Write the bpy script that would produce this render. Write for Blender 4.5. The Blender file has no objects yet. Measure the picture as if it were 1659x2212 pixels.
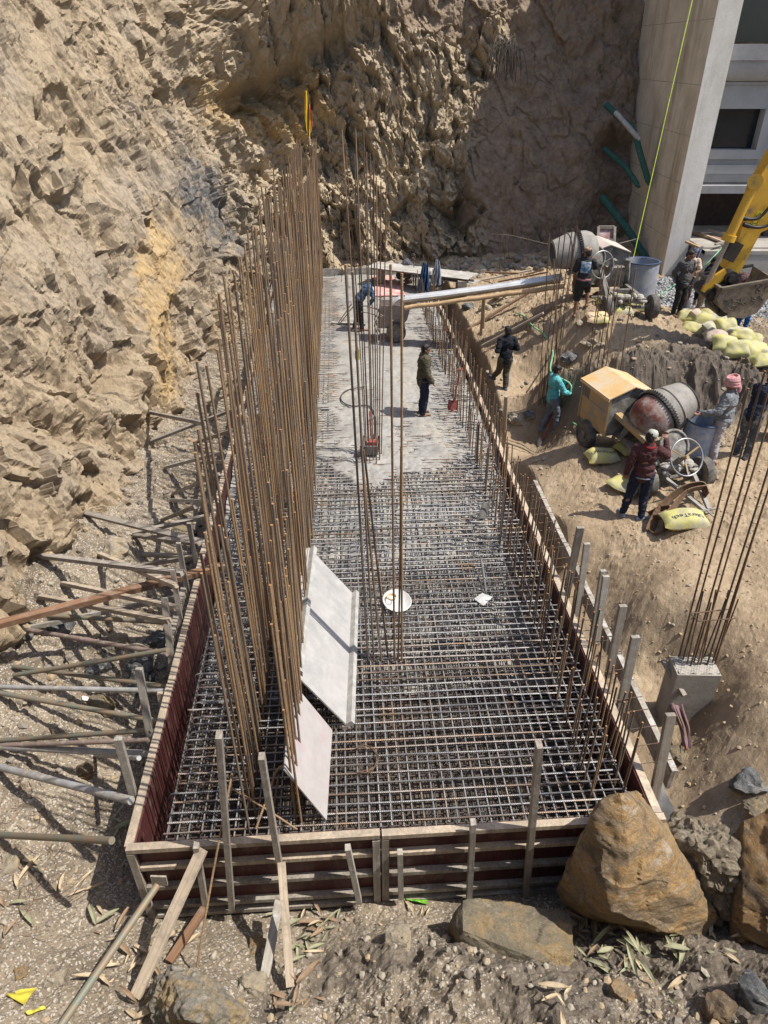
import bpy, bmesh, math, random
import numpy as np
from mathutils import Vector, Matrix, Quaternion
random.seed(7)
SC = bpy.context.scene
COL = SC.collection
# ------------------------------------------------------------------ camera
F = 1534.0; CX = 829.5; CY = 1106.0; PITCH = math.radians(32.9); H = 7.1
cam = bpy.data.cameras.new('camera'); camo = bpy.data.objects.new('camera', cam); COL.objects.link(camo)
cam.sensor_fit = 'VERTICAL'; cam.sensor_height = 24.0; cam.lens = 24.0*F/2212.0
cam.clip_start = 0.05; cam.clip_end = 2000
camo.location = (0, 0, H); camo.rotation_euler = (math.pi/2-PITCH, 0, 0)
SC.camera = camo
# ------------------------------------------------------------------ light
SUN_EL = math.radians(60.0); SUN_H = Vector((0.984, -0.178))       # towards the sun, in plan
w = bpy.data.worlds.new('World'); SC.world = w; w.use_nodes = True
nt = w.node_tree; nt.nodes.clear()
sky = nt.nodes.new('ShaderNodeTexSky'); sky.sky_type = 'NISHITA'; sky.sun_disc = False
sky.sun_elevation = SUN_EL; sky.sun_rotation = math.atan2(SUN_H.x, SUN_H.y); sky.air_density = 1.0; sky.dust_density = 1.5
bg = nt.nodes.new('ShaderNodeBackground'); bg.inputs[1].default_value = 0.15
wo = nt.nodes.new('ShaderNodeOutputWorld')
nt.links.new(sky.outputs[0], bg.inputs[0]); nt.links.new(bg.outputs[0], wo.inputs[0])
sun = bpy.data.lights.new('sun', 'SUN'); sun.energy = 5.0; sun.angle = math.radians(0.5); sun.color = (1.0, 0.95, 0.87)
suno = bpy.data.objects.new('sun', sun); COL.objects.link(suno); suno.location = (30, -10, 40)
sd = Vector((SUN_H.x*math.cos(SUN_EL), SUN_H.y*math.cos(SUN_EL), math.sin(SUN_EL)))
suno.rotation_euler = sd.to_track_quat('Z', 'Y').to_euler()
SC.view_settings.view_transform = 'Standard'; SC.view_settings.look = 'None'
SC.view_settings.exposure = 0.36; SC.view_settings.gamma = 1.0; SC.view_settings.use_curve_mapping = False

# ------------------------------------------------------------------ photo point -> place
cp, sp = math.cos(PITCH), math.sin(PITCH)
def ray(px, py):
    up = (CY-py)/F
    return ((px-CX)/F, cp+up*sp, -sp+up*cp)
def P(px, py, z=0.0):
    r = ray(px, py); s = (z-H)/r[2]
    return Vector((r[0]*s, r[1]*s, z))
def PY(px, py, y):
    r = ray(px, py); s = y/r[1]
    return Vector((r[0]*s, y, H+r[2]*s))
def PX(px, py, x):
    r = ray(px, py); s = x/r[0]
    return Vector((x, r[1]*s, H+r[2]*s))
AX = math.radians(3.52)
A2 = Vector((-math.sin(AX), math.cos(AX))); B2 = Vector((math.cos(AX), math.sin(AX))); O2 = Vector((-2.66, 4.515))
PW, PL = 5.65, 23.3                                                  # pit width, length
def L(u, t, z=0.0):
    q = O2+B2*u+A2*t
    return Vector((q.x, q.y, z))
def PU(px, py, u):
    r = ray(px, py); s = (u+O2.dot(B2))/(r[0]*B2.x+r[1]*B2.y)
    return Vector((r[0]*s, r[1]*s, H+r[2]*s))
def top_at(base, px, py):                                           # height over base of the point seen at py
    r = ray(px, py); s = base.y/r[1]
    return H+r[2]*s-base.z
def proj(X, Y, Z):
    zc = Y*cp-(Z-H)*sp; yc = Y*sp+(Z-H)*cp
    zc = np.where(np.abs(zc) < 1e-3, 1e-3, zc)
    return CX+F*X/zc, CY-F*yc/zc

# ------------------------------------------------------------------ objects
def tag(o, label=None, cat=None, group=None, kind=None):
    if label: o['label'] = label
    if cat: o['category'] = cat
    if group: o['group'] = group
    if kind: o['kind'] = kind
    return o
def thing(name, label, cat, loc=(0, 0, 0), rz=0.0, group=None):
    o = bpy.data.objects.new(name, None); COL.objects.link(o)
    o.location = loc; o.rotation_euler = (0, 0, rz); o.empty_display_size = 0.2
    return tag(o, label, cat, group)
def root_of(o):
    while o.parent: o = o.parent
    return o
def copy_tree(o, parent=None):
    c = o.copy(); COL.objects.link(c); c.parent = parent
    for ch in o.children: copy_tree(ch, c)
    return c
def frame(d, up=Vector((0, 0, 1))):
    d = Vector(d).normalized()
    x = up.cross(d)
    if x.length < 1e-4: x = Vector((1, 0, 0)).cross(d)
    x.normalize(); y = d.cross(x)
    return x, y, d
class MB:
    def __init__(s): s.v = []; s.f = []; s.m = []; s.mi = 0
    def add(s, vs, fs):
        n = len(s.v); s.v += [tuple(q) for q in vs]
        s.f += [tuple(i+n for i in f) for f in fs]; s.m += [s.mi]*len(fs)
    def box(s, c, size, R=None):
        c = Vector(c); h = Vector(size)/2
        vs = []
        for k in range(8):
            q = Vector((h.x*(1 if k & 1 else -1), h.y*(1 if k & 2 else -1), h.z*(1 if k & 4 else -1)))
            vs.append(c+(R@q if R else q))
        s.add(vs, [(0, 2, 3, 1), (4, 5, 7, 6), (0, 1, 5, 4), (2, 6, 7, 3), (0, 4, 6, 2), (1, 3, 7, 5)]); return s
    def beam(s, p0, p1, w_, h_, up=Vector((0, 0, 1)), taper=1.0):
        p0 = Vector(p0); p1 = Vector(p1); x, y, d = frame(p1-p0, up)
        vs = []
        for p, k in ((p0, 1.0), (p1, taper)):
            for a, b in ((-1, -1), (1, -1), (1, 1), (-1, 1)): vs.append(p+x*(a*w_/2*k)+y*(b*h_/2*k))
        s.add(vs, [(3, 2, 1, 0), (4, 5, 6, 7), (0, 1, 5, 4), (1, 2, 6, 5), (2, 3, 7, 6), (3, 0, 4, 7)]); return s
    def tube(s, pts, r, n=8, cap=True, closed=False):
        pts = [Vector(p) for p in pts]; m = len(pts)
        rs = r if isinstance(r, (list, tuple)) else [r]*m
        vs = []; px = None
        for i, p in enumerate(pts):
            if closed: d = pts[(i+1) % m]-pts[i-1]
            else: d = pts[min(i+1, m-1)]-pts[max(i-1, 0)]
            d.normalize()
            if px is None: x, y, _ = frame(d)
            else:
                x = px-d*px.dot(d)
                if x.length < 1e-5: x, y, _ = frame(d)
                x.normalize(); y = d.cross(x)
            px = x
            for k in range(n):
                a = 2*math.pi*k/n; vs.append(p+(x*math.cos(a)+y*math.sin(a))*rs[i])
        fs = []
        for i in range(m if closed else m-1):
            j = (i+1) % m
            for k in range(n): fs.append((i*n+k, i*n+(k+1) % n, j*n+(k+1) % n, j*n+k))
        if cap and not closed:
            fs.append(tuple(reversed(range(n)))); fs.append(tuple((m-1)*n+k for k in range(n)))
        s.add(vs, fs); return s
    def lathe(s, prof, c=(0, 0, 0), axis=(0, 0, 1), n=24, cap0=True, cap1=True, up=Vector((0, 0, 1))):
        c = Vector(c); x, y, d = frame(axis, up); vs = []
        for r, h_ in prof:
            for k in range(n):
                a = 2*math.pi*k/n; vs.append(c+d*h_+(x*math.cos(a)+y*math.sin(a))*r)
        fs = []
        for i in range(len(prof)-1):
            for k in range(n): fs.append((i*n+k, i*n+(k+1) % n, (i+1)*n+(k+1) % n, (i+1)*n+k))
        if cap0: fs.append(tuple(reversed(range(n))))
        if cap1: fs.append(tuple((len(prof)-1)*n+k for k in range(n)))
        s.add(vs, fs); return s
    def prism(s, poly, ox, oy, o, th):                              # polygon in (ox,oy) plane at o, thick th both ways
        ox = Vector(ox); oy = Vector(oy); o = Vector(o); nrm = ox.cross(oy).normalized(); n = len(poly); vs = []
        for k in (-1, 1):
            for a, b in poly: vs.append(o+ox*a+oy*b+nrm*(k*th/2))
        fs = [tuple(reversed(range(n))), tuple(range(n, 2*n))]
        for i in range(n): fs.append((i, (i+1) % n, n+(i+1) % n, n+i))
        s.add(vs, fs); return s
    def ell(s, c, r, R=None, n=12, m=8):
        c = Vector(c); r = Vector(r) if not isinstance(r, (int, float)) else Vector((r, r, r)); vs = []
        for i in range(m+1):
            th = math.pi*i/m
            for k in range(n):
                a = 2*math.pi*k/n
                q = Vector((r.x*math.sin(th)*math.cos(a), r.y*math.sin(th)*math.sin(a), r.z*math.cos(th)))
                vs.append(c+(R@q if R else q))
        fs = []
        for i in range(m):
            for k in range(n): fs.append((i*n+k, (i+1)*n+k, (i+1)*n+(k+1) % n, i*n+(k+1) % n))
        s.add(vs, fs); return s
    def grid(s, fn, nu, nv, thick=None):
        vs = [Vector(fn(i/nu, j/nv)) for j in range(nv+1) for i in range(nu+1)]
        fs = [(j*(nu+1)+i, j*(nu+1)+i+1, (j+1)*(nu+1)+i+1, (j+1)*(nu+1)+i) for j in range(nv) for i in range(nu)]
        if thick:
            off = Vector(thick); n = len(vs); vs += [q+off for q in vs]
            fs += [tuple(reversed([i+n for i in f])) for f in fs]
            bd = [i for i in range(nu+1)]+[(j+1)*(nu+1)-1 for j in range(1, nv+1)]+[nv*(nu+1)+i for i in range(nu-1, -1, -1)]+[j*(nu+1) for j in range(nv-1, 0, -1)]
            for q in range(len(bd)):
                a_, b_ = bd[q], bd[(q+1) % len(bd)]; fs.append((b_, a_, a_+n, b_+n))
        s.add(vs, fs); return s
    def build(s, name, mats, parent=None, world=True, smooth=None, o=None):
        off = Vector((0, 0, 0))
        if parent is not None and world: off = root_of(parent).location
        me = bpy.data.meshes.new(name)
        me.from_pydata([(a-off.x, b-off.y, c-off.z) for a, b, c in s.v], [], s.f)
        if not isinstance(mats, (list, tuple)): mats = [mats]
        for m in mats: me.materials.append(m)
        if len(mats) > 1: me.polygons.foreach_set('material_index', s.m)
        if smooth is not None:
            me.polygons.foreach_set('use_smooth', [True]*len(me.polygons))
            if smooth < 180: me.set_sharp_from_angle(angle=math.radians(smooth))
        me.update()
        ob = bpy.data.objects.new(name, me); COL.objects.link(ob); ob.parent = parent
        return ob
def base_obj(name, mb, mats, loc, smooth=None):                     # one mesh in place coords, origin moved to loc
    loc = Vector(loc); mb.v = [(a-loc.x, b-loc.y, c-loc.z) for a, b, c in mb.v]
    o = mb.build(name, mats, smooth=smooth); o.location = loc; return o
def stick(name, p0, p1, mat, w_=0.07, h_=0.05, roll=0.0, round_=False, r2=None, bend=0.0, parent=None):
    """a length of timber or pipe: own mesh along local Z"""
    p0 = Vector(p0); p1 = Vector(p1); d = p1-p0; ln = d.length; mb = MB()
    k = 5 if bend or round_ else 2
    if round_:
        mb.tube([(bend*math.sin(math.pi*i/(k-1)), 0, ln*i/(k-1)) for i in range(k)], [w_+( (r2 if r2 else w_)-w_)*i/(k-1) for i in range(k)], 10)
    else:
        for i in range(k-1):
            mb.beam((bend*math.sin(math.pi*i/(k-1)), 0, ln*i/(k-1)), (bend*math.sin(math.pi*(i+1)/(k-1)), 0, ln*(i+1)/(k-1)), w_, h_, Vector((0, 1, 0)))
    o = mb.build(name, mat, smooth=50 if round_ else None)
    o.rotation_mode = 'QUATERNION'
    o.rotation_quaternion = d.to_track_quat('Z', 'Y')@Quaternion((0, 0, 1), roll)
    o.location = p0
    if parent is not None:
        o.parent = parent; o.location = p0-root_of(parent).location
    return o
# ------------------------------------------------------------------ materials
class NT:
    def __init__(s, name):
        s.m = bpy.data.materials.new(name); s.m.use_nodes = True; s.t = s.m.node_tree; s.t.nodes.clear()
        s.out = s.t.nodes.new('ShaderNodeOutputMaterial'); s.b = s.t.nodes.new('ShaderNodeBsdfPrincipled')
        s.t.links.new(s.b.outputs[0], s.out.inputs[0]); s.co = None
    def n(s, t, **k):
        q = s.t.nodes.new(t)
        for a, b in k.items(): setattr(q, a, b)
        return q
    def l(s, a, b): s.t.links.new(a, b)
    def coord(s, scale=(1, 1, 1), rot=(0, 0, 0), src='Object'):
        if s.co is None: s.co = s.n('ShaderNodeTexCoord')
        mp = s.n('ShaderNodeMapping'); mp.inputs['Scale'].default_value = scale; mp.inputs['Rotation'].default_value = rot
        s.l(s.co.outputs[src], mp.inputs[0]); return mp.outputs[0]
    def noise(s, scale, detail=6, rough=.6, vec=None, dist=0.0):
        q = s.n('ShaderNodeTexNoise'); q.inputs['Scale'].default_value = scale; q.inputs['Detail'].default_value = detail
        q.inputs['Roughness'].default_value = rough; q.inputs['Distortion'].default_value = dist
        s.l(vec if vec is not None else s.coord(), q.inputs['Vector']); return q.outputs['Fac']
    def vor(s, scale, vec=None, feat='F1', out='Distance'):
        q = s.n('ShaderNodeTexVoronoi'); q.feature = feat; q.inputs['Scale'].default_value = scale
        s.l(vec if vec is not None else s.coord(), q.inputs['Vector']); return q.outputs[out]
    def ramp(s, fac, stops):
        q = s.n('ShaderNodeValToRGB'); e = q.color_ramp.elements
        while len(e) < len(stops): e.new(0.5)
        for i, (p, c) in enumerate(stops):
            e[i].position = p; e[i].color = (c[0], c[1], c[2], 1) if isinstance(c, (tuple, list)) else (c, c, c, 1)
        s.l(fac, q.inputs[0]); return q.outputs[0]
    def mix(s, fac, a, b, mode='MIX'):
        q = s.n('ShaderNodeMix'); q.data_type = 'RGBA'; q.blend_type = mode
        for v, i in ((fac, 0), (a, 6), (b, 7)):
            if isinstance(v, (int, float)): q.inputs[i].default_value = v if i == 0 else (v, v, v, 1)
            elif isinstance(v, (tuple, list)): q.inputs[i].default_value = (v[0], v[1], v[2], 1)
            else: s.l(v, q.inputs[i])
        return q.outputs[2]
    def math(s, op, a, b=0.0):
        q = s.n('ShaderNodeMath'); q.operation = op
        for v, i in ((a, 0), (b, 1)):
            if isinstance(v, (int, float)): q.inputs[i].default_value = v
            else: s.l(v, q.inputs[i])
        return q.outputs[0]
    def attr(s, name):
        q = s.n('ShaderNodeAttribute'); q.attribute_name = name; return q.outputs['Fac']
    def rnd(s): return s.n('ShaderNodeObjectInfo').outputs['Random']
    def col(s, c): s.l(c, s.b.inputs['Base Color'])
    def bump(s, h_, strength=.5, dist=.02, prev=None):
        q = s.n('ShaderNodeBump'); q.inputs['Strength'].default_value = strength; q.inputs['Distance'].default_value = dist
        s.l(h_, q.inputs['Height'])
        if prev is not None: s.l(prev, q.inputs['Normal'])
        s.l(q.outputs[0], s.b.inputs['Normal']); return q.outputs[0]
    def set(s, rough=.8, metal=0.0, spec=.3):
        s.b.inputs['Roughness'].default_value = rough; s.b.inputs['Metallic'].default_value = metal
        s.b.inputs['Specular IOR Level'].default_value = spec; return s
def sc_(c, k): return tuple(max(0, x*k) for x in c)
def simple(name, c, c2=None, scale=8, rough=.75, metal=0.0, bump=.15, bscale=40, stretch=(1, 1, 1), vary=.0, spec=.3, lo=.35, hi=.65, dirt=None, dscale=5, damt=.5):
    t = NT(name).set(rough, metal, spec); c2 = c2 or sc_(c, .7)
    v = t.coord(stretch)
    k = t.ramp(t.noise(scale, 6, .62, v), [(lo, c2), (hi, c)])
    if dirt: k = t.mix(t.ramp(t.noise(dscale, 8, .7), [(1-damt-.08, 0.0), (1-damt+.1, 1.0)]), k, dirt)
    if vary:
        f = t.math('ADD', t.math('MULTIPLY', t.rnd(), vary*2), 1-vary); k = t.mix(1.0, k, f, 'MULTIPLY')
    t.col(k)
    if bump: t.bump(t.noise(bscale, 5, .6, v), bump, .01)
    return t.m
M = {}
# rusty standing bars: brown rust with duller grey lengths and faint ribs
def rust(name, a, b_, c, ribs=True):
    t = NT(name).set(.72, .25, .35)
    n1 = t.noise(3.5, 5, .65, t.coord((1, 1, .35)))
    k = t.ramp(t.math('ADD', n1, t.math('MULTIPLY', t.math('SUBTRACT', t.rnd(), .5), .34)), [(.32, c), (.48, a), (.66, b_)])
    k = t.mix(t.ramp(t.noise(45, 3, .7), [(.45, 0.0), (.7, .6)]), k, sc_(a, .5))
    t.col(k)
    if ribs:
        q = t.n('ShaderNodeTexWave'); q.wave_type = 'BANDS'; q.bands_direction = 'Z'; q.inputs['Scale'].default_value = 22
        q.inputs['Distortion'].default_value = .6; t.l(t.coord((.6, .6, 1)), q.inputs[0]); t.bump(q.outputs['Fac'], .5, .004)
    return t.m
M['rust'] = rust('rusty_steel', (.215, .142, .088), (.36, .235, .13), (.19, .155, .12))
M['rust_dark'] = rust('dark_rusty_steel', (.135, .088, .06), (.21, .125, .07), (.10, .085, .072))
M['lower_steel'] = simple('shaded_lower_bars', (.10, .095, .09), (.10, .065, .045), 4, .6, .4, .1)  # darker steel colour puts the shade below the top mat into the bars
M['rust_tip'] = simple('cut_end_rust', (.36, .18, .075), (.28, .14, .06), 30)
t = NT('mat_steel').set(.48, .55, .5)
k = t.ramp(t.noise(2.2, 5, .7), [(.36, (.19, .195, .21)), (.55, (.33, .325, .32)), (.66, (.33, .24, .16))])
k = t.mix(t.ramp(t.noise(14, 4, .7), [(.5, 0.0), (.75, .7)]), k, (.10, .085, .075)); k = t.mix(t.math('MULTIPLY', t.ramp(t.rnd(), [(.55, 0.0), (.9, .75)]), t.ramp(t.noise(1.3, 5, .7), [(.4, .2), (.6, 1.0)])), k, (.27, .165, .09)); t.col(k)
q = t.n('ShaderNodeTexWave'); q.bands_direction = 'DIAGONAL'; q.inputs['Scale'].default_value = 26; t.l(t.coord(), q.inputs[0]); t.bump(q.outputs['Fac'], .6, .004)
M['mat_steel'] = t.m
def wood(name, a, b_, rough=.8, dirt=None, vary=.15):
    t = NT(name).set(rough, 0, .25)
    k = t.ramp(t.noise(14, 6, .7, t.coord((2.2, 2.2, .10)), .6), [(.32, b_), (.62, a)])
    k = t.mix(t.ramp(t.noise(3, 4, .6, t.coord((1, 1, .5))), [(.42, 0.0), (.7, .75)]), k, sc_(b_, .75))
    if dirt: k = t.mix(t.ramp(t.noise(6, 7, .75), [(.50, 0.0), (.60, .8)]), k, dirt)
    f = t.math('ADD', t.math('MULTIPLY', t.rnd(), vary*2), 1-vary); k = t.mix(1.0, k, f, 'MULTIPLY'); t.col(k)
    t.bump(t.noise(22, 5, .7, t.coord((2, 2, .12))), .4, .008); return t.m
M['wood_grey'] = wood('weathered_timber', (.33, .29, .24), (.17, .145, .12), dirt=(.34, .31, .27))
M['wood_pale'] = wood('pale_sawn_timber', (.50, .41, .31), (.30, .24, .175), dirt=(.26, .22, .175))
M['wood_red'] = wood('reddish_timber', (.27, .15, .085), (.15, .085, .052), dirt=(.25, .19, .14))
M['wood_cem'] = wood('cement_stained_timber', (.38, .35, .30), (.22, .19, .155), dirt=(.45, .43, .40))
M['bamboo'] = wood('bamboo_pole', (.50, .36, .20), (.34, .22, .12))
M['pipe_green'] = simple('green_painted_pipe', (.13, .18, .15), (.19, .17, .13), 7, .6, .2, .2, dirt=(.24, .17, .11), dscale=6, damt=.5, stretch=(1, 1, .3), vary=.15)
M['pipe_grey'] = simple('grey_blue_pipe', (.34, .36, .40), (.28, .25, .21), 6, .6, .25, .2, dirt=(.44, .42, .38), dscale=7, damt=.45, stretch=(1, 1, .3), vary=.1)
M['pipe_rust'] = simple('rust_pink_pipe', (.30, .21, .18), (.2, .16, .13), 6, .65, .2, .2, dirt=(.42, .38, .34), dscale=6, damt=.4, stretch=(1, 1, .3))
t = NT('red_film_ply').set(.55, 0, .4)
k = t.ramp(t.noise(5, 5, .6, t.coord((3, 3, .35))), [(.35, (.055, .017, .016)), (.65, (.095, .028, .025))])
k = t.mix(t.ramp(t.noise(7, 8, .72, t.coord((1, 1, .5))), [(.55, 0.0), (.72, .7)]), k, (.22, .17, .14)); t.col(k); t.bump(t.noise(30, 4), .2, .005)
M['ply_red'] = t.m
def concrete(name, a, b_, bump=.3, stain=None, rough=.85, streak=False, sc2=1.2):
    t = NT(name).set(rough, 0, .25)
    k = t.ramp(t.noise(sc2, 8, .65), [(.35, b_), (.65, a)])
    k = t.mix(t.ramp(t.noise(24, 6, .7), [(.45, 0.0), (.8, .55)]), k, sc_(b_, .8))
    if stain: k = t.mix(t.ramp(t.noise(1.3 if streak else .8, 7, .7, t.coord((1.3, 1.3, .16) if streak else (1, 1, 1)), .3), [(.50, 0.0), (.68, .75)]), k, stain)
    t.col(k); n1 = t.bump(t.noise(9, 8, .7), bump, .02); t.bump(t.noise(60, 4, .7), bump, .006, n1); return t.m
M['conc_wet'] = concrete('fresh_concrete', (.335, .325, .30), (.23, .222, .205), .6, (.37, .335, .27), .6)
M['conc'] = concrete('bare_concrete', (.40, .375, .33), (.27, .245, .21), .3, (.20, .175, .145))
M['conc_wall'] = concrete('stained_wall_concrete', (.68, .62, .50), (.50, .44, .34), .3, (.30, .24, .175), streak=True, sc2=.9)
M['conc_pale'] = concrete('sunlit_pale_concrete', (.80, .77, .70), (.62, .58, .51), .25, (.42, .39, .33), streak=True, sc2=.7)
M['conc_grey'] = concrete('grey_facade_concrete', (.34, .34, .345), (.26, .26, .26), .2, (.21, .205, .20), sc2=.5)
M['dark_in'] = simple('dark_interior', (.012, .014, .018), (.02, .02, .022), 2, .6, 0, 0)
M['brick'] = simple('dark_brick', (.10, .06, .05), (.06, .045, .04), 6)
M['glass_dark'] = simple('dark_window_glass', (.012, .016, .022), (.02, .025, .03), 1.5, .12, 0, 0, spec=.5)
def plain(name, c, rough=.7, **k): return simple(name, c, sc_(c, .75), 12, rough, bump=.1, **k)
# ------------------------------------------------------------------ numpy noise
def _h(ix, iy, iz, s):
    h_ = (ix.astype(np.int64)*374761393+iy.astype(np.int64)*668265263+iz.astype(np.int64)*2147483647+s*1274126177) & 0xffffffff
    h_ = ((h_ ^ (h_ >> 13))*1274126177) & 0xffffffff
    h_ = ((h_ ^ (h_ >> 16))*2246822519) & 0xffffffff
    h_ = h_ ^ (h_ >> 15)
    return (h_ & 0xffffff).astype(np.float64)/0xffffff
def vno(p, s=0):
    i = np.floor(p); f = p-i; f = f*f*f*(f*(f*6-15)+10); i = i.astype(np.int64); r = 0
    for dx in (0, 1):
        for dy in (0, 1):
            for dz in (0, 1):
                w_ = (f[:, 0] if dx else 1-f[:, 0])*(f[:, 1] if dy else 1-f[:, 1])*(f[:, 2] if dz else 1-f[:, 2])
                r = r+w_*_h(i[:, 0]+dx, i[:, 1]+dy, i[:, 2]+dz, s)
    return r*2-1
def fbm(p, o=5, s=0, g=.5):
    r = 0; a = 1; p = p.copy()
    for k in range(o): r = r+a*vno(p, s+k); p = p*2.03+7.1; a *= g
    return r
def ridge(p, o=4, s=0):
    r = 0; a = 1; p = p.copy()
    for k in range(o): r = r+a*(1-2*np.abs(vno(p, s+k))); p = p*2.07+3.3; a *= .5
    return r
def blocks(p, s=0, tilt=1.0):
    """broken-rock steps: each Voronoi cell has its own level and tilt; returns height, crack distance, cell id"""
    i = np.floor(p).astype(np.int64); b1 = np.full(len(p), 9e9); b2 = b1.copy(); hh = np.zeros(len(p)); idd = hh.copy()
    for dx in (-1, 0, 1):
        for dy in (-1, 0, 1):
            for dz in (-1, 0, 1):
                c = i+np.array([dx, dy, dz]); r = [_h(c[:, 0], c[:, 1], c[:, 2], s+k) for k in range(7)]
                q = p-(c+np.stack(r[:3], 1)); d = (q*q).sum(1)
                h_ = (r[3]-.5)*1.2+tilt*((r[4]-.5)*q[:, 0]+(r[5]-.5)*q[:, 1]+(r[6]-.5)*q[:, 2])*1.6
                m1 = d < b1; b2 = np.where(m1, b1, np.minimum(b2, d)); hh = np.where(m1, h_, hh); idd = np.where(m1, r[3], idd); b1 = np.where(m1, d, b1)
    return hh, np.sqrt(b2)-np.sqrt(b1), idd
def sstep(a, b, x):
    t_ = np.clip((x-a)/(b-a), 0, 1); return t_*t_*(3-2*t_)
def blob(px, py, cx, cy, rx, ry, ang=0.0):
    c, s = math.cos(ang), math.sin(ang); dx = px-cx; dy = py-cy
    return np.exp(-(((dx*c+dy*s)/rx)**2+((-dx*s+dy*c)/ry)**2))
def grid_mesh(name, V, nu, nv, mat, attrs=None, flip=False):
    me = bpy.data.meshes.new(name)
    idx = np.arange(nu*nv).reshape(nv, nu)
    q = np.stack([idx[:-1, :-1], idx[:-1, 1:], idx[1:, 1:], idx[1:, :-1]], -1).reshape(-1, 4)
    if flip: q = q[:, ::-1]
    me.vertices.add(nu*nv); me.vertices.foreach_set('co', V.astype(np.float32).ravel())
    me.loops.add(q.size); me.loops.foreach_set('vertex_index', q.astype(np.int32).ravel())
    me.polygons.add(len(q)); me.polygons.foreach_set('loop_start', np.arange(0, q.size, 4, dtype=np.int32))
    me.update(calc_edges=True)
    me.polygons.foreach_set('use_smooth', [False]*len(q))
    for k, a in (attrs or {}).items():
        at = me.attributes.new(k, 'FLOAT', 'POINT'); at.data.foreach_set('value', a.astype(np.float32))
    me.materials.append(mat); me.validate()
    o = bpy.data.objects.new(name, me); COL.objects.link(o); tag(o, kind='structure'); return o
# ------------------------------------------------------------------ rock and earth materials
BL = Vector((.45, 0.02, -.893)).normalized(); BN = Vector((.87, -.20, .44)); BN = (BN-BL*BN.dot(BL)).normalized(); BM = BL.cross(BN)
t = NT('cliff_rock').set(.92, 0, .15)
rot = Matrix((BL, BN, BM)).to_euler()
vs_ = t.coord((1, 1, 1), rot)
st = t.n('ShaderNodeMapping'); st.inputs['Scale'].default_value = (.35, 1.6, .9); t.l(vs_, st.inputs[0]); st = st.outputs[0]
n_big = t.noise(.55, 5, .6); n_mid = t.noise(1.6, 9, .72, st, .4); n_fin = t.noise(16, 7, .75, st)
k = t.ramp(n_mid, [(.28, (.26, .20, .135)), (.46, (.40, .31, .205)), (.62, (.48, .38, .255)), (.8, (.56, .47, .34))])
k = t.mix(t.ramp(n_big, [(.46, 0.0), (.68, .75)]), k, (.36, .31, .255))
k = t.mix(t.math('MULTIPLY', t.ramp(t.noise(1.1, 6, .7, None), [(.52, 0.0), (.66, 1.0)]), .35), k, (.47, .36, .22))
k = t.mix(t.ramp(n_fin, [(.50, 0.0), (.66, .7)]), k, (.20, .16, .12)); k = t.mix(t.ramp(t.noise(28, 5, .7, st), [(.58, 0.0), (.70, .6)]), k, (.60, .52, .40))
ocol = t.ramp(t.noise(9, 6, .7, st), [(.3, (.36, .235, .11)), (.55, (.53, .375, .18)), (.75, (.64, .52, .33))])
k = t.mix(t.math('MULTIPLY', t.attr('orange'), t.ramp(t.noise(2.6, 7, .72), [(.36, .25), (.56, 1.0)])), k, ocol)
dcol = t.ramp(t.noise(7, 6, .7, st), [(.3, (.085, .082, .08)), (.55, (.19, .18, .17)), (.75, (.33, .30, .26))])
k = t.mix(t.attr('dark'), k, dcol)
gcol = t.ramp(t.noise(4, 7, .7, st), [(.3, (.32, .245, .165)), (.55, (.50, .41, .285)), (.75, (.62, .54, .41))])
k = t.mix(t.attr('grey'), k, gcol)
scol = t.ramp(t.noise(2.3, 8, .7), [(.3, (.19, .14, .10)), (.55, (.29, .22, .16)), (.75, (.38, .295, .22))])
k = t.mix(t.attr('soil'), k, scol)
t.col(k)
b1_ = t.bump(t.noise(5, 9, .74, st), .75, .14); t.bump(t.noise(24, 7, .78, st), .75, .045, b1_)
M['cliff'] = t.m
t = NT('site_earth').set(.95, 0, .1)
n1 = t.noise(.9, 8, .66); n2 = t.noise(7, 7, .7); n3 = t.vor(55, None, 'F1', 'Color')
k = t.ramp(n1, [(.33, (.235, .175, .115)), (.5, (.33, .25, .165)), (.68, (.42, .33, .225))])
k = t.mix(t.ramp(n2, [(.45, 0.0), (.72, .6)]), k, (.21, .155, .10))
g = t.ramp(n1, [(.33, (.155, .125, .09)), (.5, (.235, .19, .137)), (.68, (.315, .26, .19))])
sp_ = t.n('ShaderNodeSeparateColor'); t.l(n3, sp_.inputs[0])
g = t.mix(t.ramp(sp_.outputs[0], [(.80, 0.0), (.86, .7)]), g, (.52, .48, .42))
g = t.mix(t.ramp(sp_.outputs[1], [(.84, 0.0), (.88, .7)]), g, (.10, .09, .08))
k = t.mix(t.attr('pebbly'), k, g)
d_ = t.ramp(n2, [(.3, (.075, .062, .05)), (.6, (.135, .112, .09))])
k = t.mix(t.attr('darksoil_pitshade'), k, d_)
k = t.mix(t.attr('gravel'), k, t.ramp(t.vor(24, None, 'F1', 'Color'), [(.2, (.07, .072, .075)), (.5, (.22, .22, .225)), (.85, (.42, .42, .42))]))
t.col(k)
b1_ = t.bump(t.noise(6, 9, .72), .5, .04); b2_ = t.bump(t.noise(40, 6, .75), .55, .025, b1_)
M['earth'] = t.m

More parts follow.
